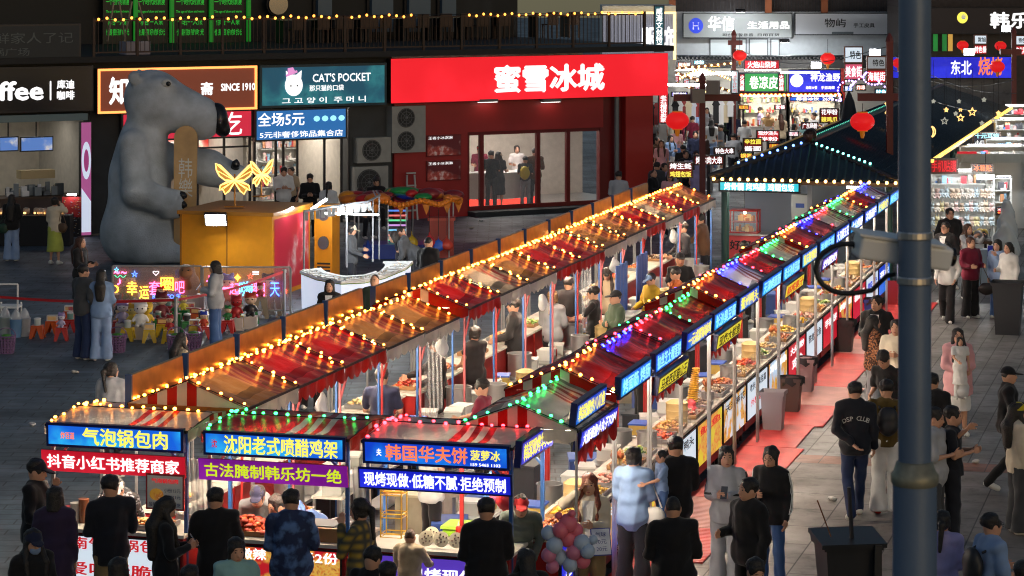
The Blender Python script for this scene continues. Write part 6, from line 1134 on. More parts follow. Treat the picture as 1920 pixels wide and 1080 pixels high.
neon_panel("acrylic panel with pink and cyan neon party characters", 380, 545, 502, 594, [("一", 424, 540, 20, 5, "p"), ("起", 440, 541, 18, 22, "p"), ("嗨", 462, 541, 26, 28, "c"), ("翻", 486, 542, 22, 26, "p"), ("天", 516, 542, 18, 26, "b"), ("☆", 470, 517, 12, 12, "r"), ("≡", 480, 511, 12, 6, "w"), ("✦", 446, 520, 12, 14, "y"), ("♪", 392, 522, 10, 12, "p"), ("♪", 536, 546, 8, 14, "r"), ("★", 394, 558, 8, 8, "b"), ("▮", 498, 560, 5, 9, "g")])
# stools with toys
SC_ = {"yellow": S(206, 170, 16), "red": S(178, 28, 24), "green": S(18, 120, 56), "orange": S(206, 82, 20), "beige": S(150, 132, 108), "white": S(190, 186, 180)}
def stool_parts(h, w):
    mb = MB(); mb.box(-w * .4, w * .4, -w * .4, w * .4, h - .03, h); out = [("seat", mb.mesh("seat", [None]))]
    for sx in (-1, 1):
        for sy in (-1, 1): 
            l = MB(); a, b = w * .4, w * .52; f = lambda s_, k_: (sx * (a + (b - a) * k_) - sx * s_[0], sy * (a + (b - a) * k_) - sy * s_[1], (h - .032) * (1 - k_))
            q = [f(s_, 0) for s_ in ((0, 0), (.4 * w, 0), (.4 * w, .03), (.03, .03), (.03, .4 * w), (0, .4 * w))]; t = [f(s_, 1) for s_ in ((0, 0), (.22 * w, 0), (.22 * w, .03), (.03, .03), (.03, .22 * w), (0, .22 * w))]
            l.add(q + t, [(i, (i + 1) % 6, (i + 1) % 6 + 6, i + 6) for i in range(6)] + [tuple(range(5, -1, -1)), tuple(range(6, 12))]); out.append(("leg", l.mesh("leg", [None])))
    return out
ST = {k: stool_parts(*k) for k in ((.25, .27), (.44, .34))}
zc_ = lambda x, y: (200 + x / 5.333, 480 + y / 5.333)
STOOLS = [("yellow",) + zc_(212, 845), ("yellow",) + zc_(425, 862), ("yellow",) + zc_(560, 805), ("yellow",) + zc_(632, 868), ("yellow",) + zc_(880, 820), ("yellow",) + zc_(950, 745), ("yellow",) + zc_(1325, 715), ("yellow",) + zc_(370, 800), ("red",) + zc_(122, 775), ("red",) + zc_(330, 705), ("red",) + zc_(615, 620), ("red",) + zc_(830, 640), ("red",) + zc_(1212, 765), ("red",) + zc_(970, 830),
          ("orange",) + zc_(292, 785), ("orange",) + zc_(255, 645), ("orange",) + zc_(895, 698), ("green",) + zc_(520, 745), ("green",) + zc_(688, 700), ("green",) + zc_(805, 775), ("green",) + zc_(1455, 672), ("orange", 70, 634), ("orange", 98, 625), ("red", 115, 638), ("red", 132, 622), ("orange", 131, 606), ("red", 218, 585), ("yellow", 236, 606), ("green", 344, 604), ("white", 252, 580), ("white", 311, 585), ("white", 352, 582), ("orange", 240, 560), ("beige", 488, 596), ("beige", 515, 590), ("orange", 428, 560)]
names = "cup jar box tin doll".split()
GROUPC = {}
TOYM = [("canister", S(190, 200, 196)), ("toy_box", S(200, 190, 180)), ("toy_box", S(150, 60, 56)), ("canister", S(120, 160, 150)), ("toy_box", S(220, 214, 206)), ("canister", S(60, 60, 66)), ("toy_box", S(90, 120, 170))]
DOLL = {"body": nets_mesh("body", [('e', (0, 0, .09), (.07, .06, .085), .03), ('c', (.03, -.02, .03), (.04, -.06, .02), .028, .03, .02), ('c', (-.03, -.02, .03), (-.04, -.06, .02), .028, .03, .02), ('c', (.06, 0, .13), (.095, -.03, .08), .022, .022, .02), ('c', (-.06, 0, .13), (-.095, -.03, .08), .022, .022, .02)], .016, None),
        "head": nets_mesh("head", [('e', (0, -.005, .235), (.085, .078, .075), .02), ('e', (0, -.075, .222), (.018, .014, .012), .01)], .014, None), "hat": nets_mesh("hat", [('e', (0, .006, .262), (.09, .085, .07), .02), ('e', (.055, 0, .325), (.028, .02, .028), .02), ('e', (-.055, 0, .325), (.028, .02, .028), .02), ('cut', (0, -.02, .248), (0, -.25, -1))], .014, None),
        "eye": MB().ball((.03, -.078, .24), .011, 6, 4).ball((-.03, -.078, .24), .011, 6, 4).mesh("eyes", [None], 180)}
def doll(label, P, s, bc, hc_, cc, rz_=0.):
    r = thing("toy_doll", label, "toy figure", P, rz_); r.scale = (s,) * 3
    for k_, c in (("body", bc), ("head", hc_), ("hat", cc)): put(k_, DOLL[k_], M("toy_%d_%d_%d" % c, S(*c), .35), r)
    put("eyes", DOLL["eye"], DARKEYE, r); return r
cnt = {}
for i, (c, px, py) in enumerate(STOOLS):
    big = c == "beige"; P = ground(px, py); cnt[c] = cnt.get(c, 0) + 1; g_ = (.44, .34) if big else (.25, .27)
    r = thing("plastic_stool", "%s plastic stool with %s on it, %s of the %s ones from the front" % (c, "a toy" if i % 5 == 3 else "a prize", ORD[cnt[c] - 1], c), "stool", P, R(-8 + (i * 37) % 22), "plastic stools with prizes")
    for nm, me in ST[g_]: put(nm, me, M("stool_" + c, SC_[c], .38, var=.06), r)
    T = P + Vector((0, 0, g_[0])); k_ = i % 7
    if i % 5 == 3 or i in (6, 12, 20, 33):
        pal = [((40, 120, 60), (220, 180, 150), (30, 110, 50)), ((200, 60, 30), (224, 190, 160), (40, 60, 170)), ((210, 150, 40), (226, 196, 160), (30, 26, 30)), ((170, 40, 40), (224, 190, 160), (160, 30, 30)), ((220, 200, 60), (232, 214, 150), (226, 190, 50)), ((190, 180, 210), (220, 210, 226), (160, 140, 190))][i % 6]
        doll("toy figure with %s hat standing on %s %s stool" % (["green", "blue", "black", "red", "yellow", "lilac"][i % 6], ORD[cnt[c] - 1], c), T, .85, *pal, rz_=.3 * math.sin(i))
    elif TOYM[k_][0] == "canister":
        t = thing("canister", "round %s canister on the %s %s stool from the front" % (["pale", "", "", "teal", "", "dark"][k_], ORD[cnt[c] - 1], c), "canister", T); MB().lathe([(.062, 0), (.066, .11), (.06, .115)], n=14).build("jar", M("toyc_%d" % k_, TOYM[k_][1], .3), t, smooth=50); MB().lathe([(.07, .116), (.07, .14), (.03, .15)], n=14).build("lid", WHITEP, t, smooth=50)
    else:
        t = thing("toy_box", "%s toy box on the %s %s stool from the front" % (["", "cream", "dark red", "", "white", "", "blue"][k_], ORD[cnt[c] - 1], c), "box", T, .2 * math.sin(i * 3)); MB().box(-.1, .1, -.06, .06, 0, .11).build("carton", M("toyc_%d" % k_, TOYM[k_][1], .5), t); MB().quad((-.08, -.062, .02), (.08, -.062, .02), (.08, -.062, .09), (-.08, -.062, .09)).build("window", picture("toy_window_%d" % k_, [S(220, 180, 120), S(170, 60, 60), S(60, 110, 170)], 9, .05, seed=k_), t)
for i, (px, py, s, bc, hc_, cc, lab) in enumerate(((241, 540, 1.7, (30, 110, 50), (224, 190, 160), (24, 110, 44), "tall toy figure with a green helmet by the neon panel"), (342, 545, 1.9, (60, 80, 180), (226, 196, 166), (50, 80, 190), "large toy figure in a blue frog style hat before neon"), (427, 545, 1.7, (214, 96, 30), (228, 200, 170), (40, 70, 180), "toy figure in orange with a blue pointed hat"), (503, 545, 1.7, (190, 130, 60), (226, 190, 160), (22, 20, 24), "toy figure with black round ears hat on the beige stool"), (230, 585, 1.3, (150, 140, 170), (210, 206, 216), (130, 110, 160), "lilac eared toy figure beside the first white stool"), (303, 575, 1.5, (120, 40, 44), (200, 180, 160), (110, 30, 34), "toy figure with maroon hat on the middle white stool"), (250, 588, 1.2, (222, 190, 60), (232, 210, 130), (220, 160, 30), "yellow toy figure with orange hat among white stools"), (264, 592, 1.5, (226, 222, 218), (232, 226, 222), (226, 222, 218), "white round eared toy figure in the middle of the prizes"), (275, 590, 1.4, (226, 190, 60), (226, 190, 60), (220, 176, 50), "bright yellow bear toy figure among the prizes"), (300, 548, 1.1, (190, 40, 40), (224, 190, 160), (180, 30, 30), "small toy figure in a red hat in front of neon letters"), (470, 572, 1.4, (30, 30, 34), (224, 190, 160), (190, 60, 30), "toy figure in black with a red beret at the right"), (443, 575, 1.3, (170, 30, 34), (170, 30, 34), (170, 30, 34), "plain red toy figure behind the yellow stool"))):
    P = ground(px, py + 44); P.z = .0; zz = CH - (py + 20 - HZ) / F * P.y; doll(lab, Vector((P.x, P.y, max(.02, zz))), s, bc, hc_, cc)
    if zz > .1:
        q = thing("plinth", "small plinth under the %s" % lab.replace(" by the neon panel", "").replace(" in front of neon letters", ""), "plinth", Vector((P.x, P.y, 0))); MB().box(-.13, .13, -.1, .1, 0, max(.02, zz) - .002).box(-.15, .15, -.12, .12, 0, .03).build("block", M("plinth_pale", S(186, 176, 168), .6), q)
t = thing("plush_toy", "big brown capybara plush seated before the neon panel", "plush toy", ground(354, 590)); t.location.z = .42
obj("body", nets_mesh("body", [('e', (0, 0, .2), (.24, .2, .26), .05), ('e', (-.03, -.06, .48), (.17, .2, .15), .08), ('e', (-.06, -.2, .44), (.1, .1, .09), .05), ('e', (.1, 0, .6), (.035, .03, .04), .02), ('e', (-.12, 0, .6), (.035, .03, .04), .02)], .035, M("capybara_brown", S(150, 100, 66), .95, sheen=.3)), t); MB().ball((-.1, -.24, .53), .018, 6, 4).ball((.02, -.25, .53), .018, 6, 4).build("eyes", DARKEYE, t)
q = thing("plinth", "grey crate under the brown capybara plush", "plinth", ground(354, 590)); MB().box(-.3, .3, -.2, .2, .03, .418).box(-.27, .27, -.17, .17, 0, .03).build("crate", M("plinth_pale", S(186, 176, 168), .6), q)
# rope barrier
posts = [ground(330, 655), ground(533, 596), ground(-40, 645)]
for i, P in enumerate(posts[:2]):
    r = thing("barrier_post", "steel barrier post with red belt, %s" % ("among the yellow stools", "at the right of the neon panels")[i], "barrier post", P); MB().lathe([(.17, 0), (.17, .02), (.03, .045)], n=20).build("base", STEEL, r, smooth=40); MB().lathe([(.032, .04), (.032, .92), (.045, .925), (.045, .99), (.02, 1.0)], n=14).build("post", STEEL, r, smooth=40)
for i, (a, b) in enumerate(((posts[2] + Vector((0, 0, .93)), posts[0] + Vector((0, 0, .93))), (posts[0] + Vector((0, 0, .93)), posts[1] + Vector((0, 0, .95))))):
    mb = MB(); n = 14; d = (b - a).normalized(); a = a + d * .04; b = b - d * .04
    for j in range(n): f = lambda t: a.lerp(b, t) - Vector((0, 0, .07 * math.sin(math.pi * t))); p, q = f(j / n), f((j + 1) / n); e = Vector((0, 0, .026)); mb.quad(p - e, q - e, q + e, p + e)
    tag(mb.build("barrier_belt", M("belt_red", S(170, 20, 28), .6)), "red barrier belt %s" % ("stretching left from the middle post", "rising from the middle post to the right post"), "barrier belt") if False else tag(mb.build("barrier_belt", M("belt_red", S(170, 20, 28), .6)), ("red barrier belt stretching left from the middle post", "red barrier belt from the middle post to the right post")[i], "barrier belt")
def basket(label, px, py, c):
    r = thing("basket", label, "basket", ground(px, py)); mb = MB()
    for j in range(7): z = .05 * j; k_ = .13 + .006 * j; mb.lathe([(k_, z), (k_ + .008, z + .012), (k_, z + .024)], n=16)
    for j in range(16): t = 2 * math.pi * j / 16; mb.beam((.13 * math.cos(t), .13 * math.sin(t), 0), (.172 * math.cos(t), .172 * math.sin(t), .33), .022)
    mb.build("weave", M("basket_" + c, S(*{"purple": (120, 90, 130)}[c]), .5), r); MB().ball((0, 0, .3), .12, 8, 5, sz=.5).build("contents", M("basket_fill", S(70, 130, 40), .6), r); MB().tube([(.17 * math.cos(t), 0, .33 + .14 * math.sin(t)) for t in [R(180 - 20 * j) for j in range(10)]], .01, 5).build("handle", M("basket_" + c, S(*(120, 90, 130)), .5), r)
basket("purple basket at the left edge of the prize area", 12, 662, "purple"); basket("purple basket beside the couple's legs", 220, 660, "purple"); basket("purple basket behind the sitting long haired girl", 362, 656, "purple"); basket("purple basket left of the sitting girl", 330, 660, "purple")
for i, (px, py, c) in enumerate(((30, 632, (110, 150, 190)), (46, 630, (190, 190, 190)), (10, 628, (170, 180, 176)))):
    r = thing("bucket", "%s plastic bucket with a clear bag at the left edge" % ("blue", "white", "greyish")[i], "bucket", ground(px, py)); MB().lathe([(.1, 0), (.12, .34), (.13, .35)], n=14).build("pail", M("pail_%d" % i, S(*c), .4), r, smooth=50); MB().lathe([(.11, .351), (.08, .46), (.02, .55)], n=10).build("bag", M("clear_bag", (.7, .72, .75), .2, alpha=.4), r, smooth=180)
r = thing("white_chair", "white metal chair frame at the left edge of the plaza", "chair", ground(14, 618)); mb = MB()
for x in (-.2, .2):
    mb.tube([(x, 0, 0), (x, .02, .9)], .02, 6)
    mb.tube([(x, .4, 0), (x, .38, .5)], .02, 6)
mb.tube([(-.2, .02, .9), (.2, .02, .9)], .02, 6); mb.build("frame", WHITEP, r); MB().box(-.22, .22, 0, .4, .42, .46).build("seat", WHITEP, r)
# jewellery counter
top = [Vector(p) for p in ((-4.36, 54.0, 0), (-3.95, 52.9, 0), (-3.41, 52.2, 0), (-2.95, 52.4, 0), (-2.61, 53.1, 0), (-2.25, 54.6, 0), (-2.15, 55.7, 0))]
def cpt(t, off=0.): 
    k_ = min(int(t * 6), 5); f_ = t * 6 - k_; p = top[k_].lerp(top[k_ + 1], f_); c = Vector((-3.3, 55.6, 0)); d = (c - p).normalized(); return p + d * off
r = thing("jewellery_counter", "curved white jewellery counter with bright trays", "counter", (0, 0, 0))
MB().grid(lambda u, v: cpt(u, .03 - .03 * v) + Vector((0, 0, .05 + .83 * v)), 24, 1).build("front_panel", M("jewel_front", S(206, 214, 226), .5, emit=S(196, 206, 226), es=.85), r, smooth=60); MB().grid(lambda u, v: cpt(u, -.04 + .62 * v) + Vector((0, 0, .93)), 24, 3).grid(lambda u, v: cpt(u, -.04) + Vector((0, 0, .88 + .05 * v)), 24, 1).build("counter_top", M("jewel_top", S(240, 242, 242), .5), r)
MB().grid(lambda u, v: cpt(u, -.045) + Vector((0, 0, .865 + .02 * v)), 24, 1).build("green_trim", M("trim_green", S(120, 150, 30), .5), r); MB().grid(lambda u, v: cpt(.05 + u * .6, .4 + .22 * v) + Vector((0, 0, .965)), 20, 1).build("upper_shelf", M("jewel_top", S(240, 242, 242), .5), r)
for i in range(16):
    t = .04 + .9 * i / 16; p = cpt(t, .2); q = cpt(t + .01, .2); a_ = math.atan2((q - p).y, (q - p).x); k_ = thing("jewellery_tray", "white tray of trinkets on the jewellery counter", "tray", p + Vector((0, 0, .932)), a_, "trinket trays on the jewellery counter"); MB().box(-.1, .1, -.14, .14, 0, .02).build("tray", WHITEP, k_)
    mb = MB(); 
    for j in range(5): mb.ball((random.uniform(-.08, .08), random.uniform(-.11, .11), .03), random.uniform(.008, .018), 6, 4, j % 3)
    o = mb.build("trinkets", [M("trinket_%d" % c, col, .3) for c, col in enumerate((S(230, 230, 232), S(220, 200, 170), S(200, 212, 222)))], k_); o["kind"] = "stuff"
for j in range(2):
    c = cpt(.3 + .28 * j, -.03); MB().tube([c + Vector((.16 * math.cos(t), 0.02 * math.cos(t) - .01, .46 + .16 * math.sin(t))) for t in [2 * math.pi * i / 20 for i in range(21)]], .018, 6).build("bracelet_print", M("bracelet_blue", S(40, 60, 100), .4), r)
RAILG = M("rail_grey", S(130, 134, 140), .4, .3); fr = thing("card_rail", "white arched rail hung with small cards over the jewellery counter", "rail", (0, 0, 0)); rail = [at(570, 396, 54.2), at(620, 388, 54.6), at(660, 382, 55), at(690, 378, 55.4), at(712, 366, 56.2), at(706, 358, 57)]
mb = MB().tube(rail, .025, 6).tube([rail[3], rail[3] + Vector((.15, .5, .05)), at(700, 358, 57.2)], .02, 6); mb.build("rail", RAILG, fr)
for px, py, Y in ((650, 384, 54.8), (699, 376, 55.8), (711, 370, 56.2), (570, 396, 54.2)): P = at(px, py, Y); MB().tube([P, Vector((P.x, P.y, .9))], .02, 6).build("pole", RAILG, fr)
for i in range(15):
    t = .02 + .8 * i / 15; k_ = int(t * 4); p = rail[k_].lerp(rail[k_ + 1], t * 4 - k_); b = MB().box(-.04, .04, -.01, .01, -.2, -.03).build("card", M("card_grey", S(150, 154, 158), .5), fr, p, .2 * math.sin(i * 5)); b.rotation_euler.y = .12 * math.sin(i * 3)
r = thing("tube_light", "slim white lamp under the card rail lighting the trays", "tube light", at(668, 386, 54.9), -.3); MB().box(-.6, .6, -.3, -.27, -.16, -.13).build("tube", E("tube_jewel", (.96, 1, 1), 620., (.9, .9, .9)), r)
# colourful inflatable fishing stall
IC = at(755, 375, 64.5); r = thing("toy_fishing_stall", "kids' toy fishing stall under a bumpy multicoloured canopy", "stall", (IC.x, 64.5, 0)); zc0 = 1.42; cols = [(206, 130, 20), (24, 50, 150), (170, 26, 24), (30, 130, 60), (200, 110, 30), (120, 30, 34)]; mats = [M("inflate_%d" % i, S(*c), .4) for i, c in enumerate(cols)]
mb = MB()
for i in range(34): t = random.random() * 2 * math.pi; q = random.random() ** .5; mb.ball((1.35 * q * math.cos(t), .9 * q * math.sin(t), zc0 + .05 + .14 * (1 - q) + random.uniform(-.03, .05)), random.uniform(.14, .3), 9, 6, random.randrange(6), random.uniform(.8, 1.5), 1, random.uniform(.35, .6))
mb.build("canopy", mats, r, smooth=180); mb = MB()
for i in range(44): t = math.pi + math.pi * i / 43; f = lambda t: (1.42 * math.cos(t), .95 * math.sin(t), zc0 + .05 * math.sin(9 * t)); mb.ball(f(t), .075, 7, 5)
mb.build("rim", M("rim_orange", S(214, 120, 20), .5, var=.3, vs=20), r, smooth=180); mb = MB()
for i in range(7): t = math.pi + math.pi * (i + .5) / 7; x, y = 1.42 * math.cos(t), .95 * math.sin(t); mb.add([(x - .1, y, zc0 - .04), (x + .1, y, zc0 - .04), (x, y, zc0 - .3)], [(0, 1, 2)])
mb.build("pennants", M("pennant_orange", S(206, 120, 20), .6), r)
for i, t in enumerate((.3, 1.4, 2.6, 3.6, 4.7, 5.8)): MB().tube([(1.3 * math.cos(t), .85 * math.sin(t), 0), (1.3 * math.cos(t), .85 * math.sin(t), zc0)], .02, 6).build("pole", STEEL, r)
MB().box(-.9, .9, -.4, .4, .0, .34).box(-.95, .95, -.45, .45, .3, .36).build("pool", M("pool_blue", S(30, 60, 150), .4), r)
r = thing("toy_rack", "clear rack of fishing toys edged in coloured light", "rack", ground(745, 482)); cl = ["b", "g", "r", "c", "p", "g", "r", "b"]
for i in range(8): z = .3 + .12 * i; MB().box(-.22, .22, -.15, .15, z, z + .014).build("shelf", NE[cl[i]] if False else E("rack_%s" % cl[i], {"b": (.1, .3, 1), "g": (.1, .9, .4), "r": (1, .2, .15), "c": (.2, .7, .9), "p": (.7, .3, .8)}[cl[i]], .8), r)
for x in (-.22, .22): MB().box(x - .012, x + .012, -.15, -.13, 0, 1.3).build("rail", STEEL, r)
r = thing("red_bin", "tall red plastic box at the right of the fishing stall", "box", ground(828, 482)); MB().box(-.3, .3, -.2, .2, 0, .92).build("box", M("box_red", S(150, 50, 36), .5), r); MB().box(-.34, .34, -.24, .24, .92, .98).build("lid", M("box_red_lid", S(176, 70, 50), .5), r)
for i, (px, py, c) in enumerate(((805, 455, (180, 30, 36)), (822, 462, (40, 90, 190)), (772, 455, (180, 150, 30)), (690, 470, (30, 60, 150)), (838, 460, (190, 60, 40)))):
    r = thing("toy_bag", "%s net bag of water toys hanging at the fishing stall" % ("dark red", "bright blue", "mustard", "deep blue", "orange red")[i], "toy bag", at(px, py, 63.4)); obj("bag", nets_mesh("bag", [('e', (0, 0, 0), (.15, .12, .14), .05), ('c', (0, 0, .1), (0, 0, .26), .05, .015, .06), ('fold', .01, 22, i)], .03, M("bagc_%d" % i, S(*c), .4)), r); MB().tube([(0, 0, .25), (0, 0, .9)], .008, 4).build("cord", IRON, r)
# small trinket table by the coffee shop, magnet board, lights
r = thing("trinket_table", "dark table of glowing glass trinkets outside the coffee shop", "table", ground(50, 462)); MB().box(-1.0, 1.1, 0, .6, .0, .78).build("cloth", M("cloth_black_table", (.012, .012, .014), .8), r); mb = MB(); m2 = MB()
for i in range(26): x = random.uniform(-.9, 1.0); mb.lathe([(.06, 0), (.085, .07), (.07, .15), (.03, .17)], (x, random.uniform(.1, .5), .78), 10); m2.ball((x, .25, .83), .028, 6, 4)
o = mb.build("glass_trinkets", M("trinket_glass", (.6, .5, .4), .1, alpha=.5), r, smooth=180); o["kind"] = "stuff"; o = m2.build("glow", E("trinket_glow", (1, .5, .16), 3.), r); o["kind"] = "stuff"
r = thing("magnet_board", "red over black board covered in fridge magnets with a lamp", "board", ground(135, 452)); MB().box(-.26, .24, 0, .05, .62, 1.15).build("red_board", M("magnet_red", S(150, 24, 26), .6), r); MB().box(-.26, .24, -.1, -.05, .12, .6).build("black_board", M("magnet_black", (.015, .015, .02), .6), r); mb = MB()
for i in range(60): x = random.uniform(-.24, .22); z = random.uniform(.16, 1.1); y = -.11 if z < .6 else -.01; mb.lathe([(.018, 0), (.018, .01)], (x, y, z), 7, random.randrange(3))
o = mb.build("magnets", [M("mag_%d" % i, c, .4) for i, c in enumerate((S(220, 215, 205), S(70, 110, 150), S(200, 160, 90)))], r); o["kind"] = "stuff"; MB().box(-.1, .12, -.16, -.06, 1.2, 1.24).build("lamp", E("magnet_lamp", (1, .98, .95), 25.), r)
for x in (-.24, .22): MB().box(x - .015, x + .015, .051, .08, 0, 1.2).build("leg", IRON, r)
# ================================================================ FOOD AND GEAR ON THE STALLS
def chunks(mb, w, d, h, n, s, mats, z=0.):
    for i in range(n):
        x, y = random.uniform(-1, 1), random.uniform(-1, 1); k_ = max(0, 1 - .7 * (x * x + y * y)); mb.ball((x * w / 2 * .9, y * d / 2 * .9, z + h * k_ * random.random() + s * .3), s * random.uniform(.7, 1.3), 6, 4, random.randrange(mats), random.uniform(.7, 1.8), random.uniform(.7, 1.5), random.uniform(.5, .9))
FOODC = {"crayfish": ("red crayfish", [(190, 60, 30), (220, 100, 50), (150, 40, 24)]), "flake": ("golden flakes", [(214, 160, 90), (230, 190, 120), (180, 110, 60)]), "noodle": ("pale noodles", [(226, 210, 170), (210, 186, 130), (190, 150, 90)]), "squid": ("pink squid", [(226, 170, 150), (206, 120, 100), (230, 200, 180)]), "green": ("greens", [(90, 130, 50), (150, 160, 80), (200, 190, 140)]), "wings": ("browned chicken wings", [(170, 84, 34), (200, 120, 56), (130, 60, 26)]), "pine": ("yellow pineapple", [(216, 170, 40), (190, 140, 30), (230, 196, 90)]), "tofu": ("dark tofu cubes", [(70, 52, 44), (110, 84, 60), (200, 180, 150)])}
def tray(where, P, rz_, kind, w=.5, d=.32, wood=False, h=.08, n=70, s=.026):
    nm, cs_ = FOODC[kind]; r = thing("food_tray", "%s tray heaped with %s %s" % ("wooden" if wood else "steel", nm, where), "food tray", P, rz_); m = M("tray_wood", S(150, 110, 70), .5, var=.15) if wood else STEEL; mb = MB(); e = .06
    mb.box(-w / 2, w / 2, -d / 2, d / 2, 0, .012)
    for s_ in (-1, 1): mb.box(s_ * w / 2 - .01, s_ * w / 2 + .01, -d / 2, d / 2, .012, e); mb.box(-w / 2 + .01, w / 2 - .01, s_ * d / 2 - .01, s_ * d / 2 + .01, .013, e - .003)
    mb.build("tray", m, r); mb = MB(); chunks(mb, w, d, h, n, s, 3, .03); o = mb.build("food", [M("food_%s_%d" % (kind, i), S(*c), .45, var=.1, vs=20) for i, c in enumerate(cs_)], r, smooth=180); o["kind"] = "stuff"
def simple(name, label, cat, P, rz_, parts):
    r = thing(name, label, cat, P, rz_)
    for nm, mb, m in parts: mb.build(nm, m, r, smooth=45)
    return r
BAMB = M("bamboo", S(206, 176, 120), .6, var=.12); SAUCE = [M("sauce_%d" % i, S(*c), .3) for i, c in enumerate(((190, 40, 30), (226, 180, 50), (230, 226, 214), (110, 60, 30)))]; TUB = M("tub_clear", S(206, 206, 200), .25, alpha=.75)
def steamer(where, P, n=3): 
    mb = MB()
    for i in range(n): mb.lathe([(.15, .1 * i), (.15, .1 * i + .085), (.155, .1 * i + .09), (.155, .1 * i + .099)], n=18)
    mb.lathe([(.15, .1 * n), (.09, .1 * n + .035), (.02, .1 * n + .045)], n=18); simple("bamboo_steamer", "stack of bamboo steamers %s" % where, "steamer", P, 0, [("baskets", mb, BAMB)])
def bottle(where, P, i): simple("sauce_bottle", "%s squeeze bottle %s" % (("red", "yellow", "white", "brown")[i % 4], where), "bottle", P, 0, [("bottle", MB().lathe([(.03, 0), (.034, .1), (.03, .14), (.014, .155)], n=10), SAUCE[i % 4]), ("nozzle", MB().lathe([(.012, .1551), (.004, .2)], n=8), SAUCE[2])])
def tub(where, P, rz_, c=0): simple("plastic_tub", "%s plastic tub with lid %s" % (("clear", "yellowish", "white")[c], where), "tub", P, rz_, [("tub", MB().box(-.17, .17, -.12, .12, 0, .15), [TUB, M("tub_yellow", S(200, 170, 90), .3), WHITEP][c]), ("lid", MB().box(-.18, .18, -.13, .13, .151, .175), [WHITEP, M("lid_blue", S(60, 90, 170), .4), WHITEP][c])])
def pot(where, P, h=.34, r_=.19): simple("steel_pot", "tall steel pot %s" % where, "pot", P, 0, [("pot", MB().lathe([(r_, 0), (r_, h), (r_ + .012, h + .004), (r_ + .012, h + .016), (r_ - .01, h + .016), (r_ - .012, h - .1)], n=22), STEEL), ("handle", MB().tube([(r_, -.05, h * .7), (r_ + .05, -.04, h * .7), (r_ + .05, .04, h * .7), (r_, .05, h * .7)], .01, 5), STEEL)])
def skewers(where, P, rz_, n=14):
    mb = MB(); m2 = MB()
    for i in range(n): a_ = random.uniform(-.3, .3); b_ = random.uniform(-.25, .25); t_ = Vector((.12 * a_ * 4, .3 * b_, .34)); mb.tube([(.08 * a_, .08 * b_, .0), t_], .006, 4); m2.ball(t_ * .8, .03, 6, 4, 0, 1, 1, 1.6)
    r = simple("skewer_bundle", "bundle of meat skewers standing %s" % where, "skewers", P, rz_, [("sticks", mb, BAMB), ("cup", MB().lathe([(.08, 0), (.1, .14), (.1, .15)], n=14), STEEL)]); o = m2.build("meat", M("skewer_meat", S(150, 80, 40), .5, var=.2, vs=20), r, smooth=180); o["kind"] = "stuff"
def bag(where, P, c=(.8, .8, .82), s=1.): r = thing("plastic_bag", "white plastic bag hanging %s" % where, "bag", P); obj("bag", nets_mesh("bag", [('e', (0, 0, -.16 * s), (.1 * s, .07 * s, .13 * s), .05), ('c', (.0, 0, -.1 * s), (.02, 0, 0), .04 * s, .015, .06), ('fold', .008, 30, P.x)], .022, M("bag_white", c, .35, trans=.3)), r, rz=P.y)
def sheet(where, k_, x0, x1): r, p, cs2 = STALLS[k_]; a_, b_ = in_stall(k_, x0, .45, 1.0), in_stall(k_, x1, .45, 1.0); q = thing("splash_guard", "clear wavy plastic guard %s" % where, "guard", a_, AU if cs2 < 0 else AU); L_ = (b_ - a_).length; q.rotation_euler.z = math.atan2((b_ - a_).y, (b_ - a_).x); MB().grid(lambda u, v: (u * L_, .015 * math.sin(u * 40), -.03 + v * (.24 + .03 * abs(math.sin(u * 20)))), 40, 1).build("sheet", M("guard_clear", (.85, .87, .9), .08, alpha=.2), q, smooth=180)
kinds = ["wings", "pine", "flake", "crayfish", "squid", "tofu", "noodle", "green"]
for i in range(15):
    k_ = "r%d" % i; w_ = "on %s right stall's counter" % ORD[i]; near = i < 9
    tray("at near end " + w_, in_stall(k_, .5, .25, .962), AU, kinds[i % 8], .62, .36, i % 2 == 0, n=90 if near else 40, s=.026 if near else .032)
    tray("at far end " + w_, in_stall(k_, 1.25, .24, .962), AU, kinds[(i * 3 + 1) % 8], .5, .36, i % 3 == 0, n=60 if near else 30, s=.026 if near else .032)
    if i % 3 == 0: steamer(w_, in_stall(k_, 1.68, .25, .962), 3)
    elif i % 3 == 1: skewers(w_, in_stall(k_, 1.7, .3, .962), AU)
    else: pot(w_, in_stall(k_, 1.68, .25, .962), .22, .13)
    if i < 10: sheet("along the %s right stall" % ORD[i], k_, .1, 1.75)
    tub("behind the %s right stall" % ORD[i], in_stall(k_, .5, -.44, .662), AU, i % 3); pot("behind the %s right stall" % ORD[i], in_stall(k_, 1.2, -.44, .662), .26, .16) if i % 2 else tub("beside another behind the %s right stall" % ORD[i], in_stall(k_, 1.1, -.44, .662), AU + .3, (i + 1) % 3)
for i in range(16):
    k_ = "l%d" % i; w_ = "in the %s left stall" % ORD[i]
    tray("on the counter " + w_, in_stall(k_, .55, .36, .962), AU, kinds[(i * 5 + 2) % 8], .55, .36, i % 2 == 1, n=40, s=.03)
    (pot if i % 2 else tub)("on the back table " + w_, in_stall(k_, .5, -.44, .662), *((.34, .19) if i % 2 else (AU, i % 3)))
    tub("beside the steel gear " + w_, in_stall(k_, 1.15, -.44, .662), AU + .2, (i + 1) % 3)
    if i % 3 == 1: bag("from the rear frame " + w_, in_stall(k_, .9, -.72, 1.95))
    if i % 2 == 0: bottle("on the back table " + w_, in_stall(k_, .85, -.5, .662), i)
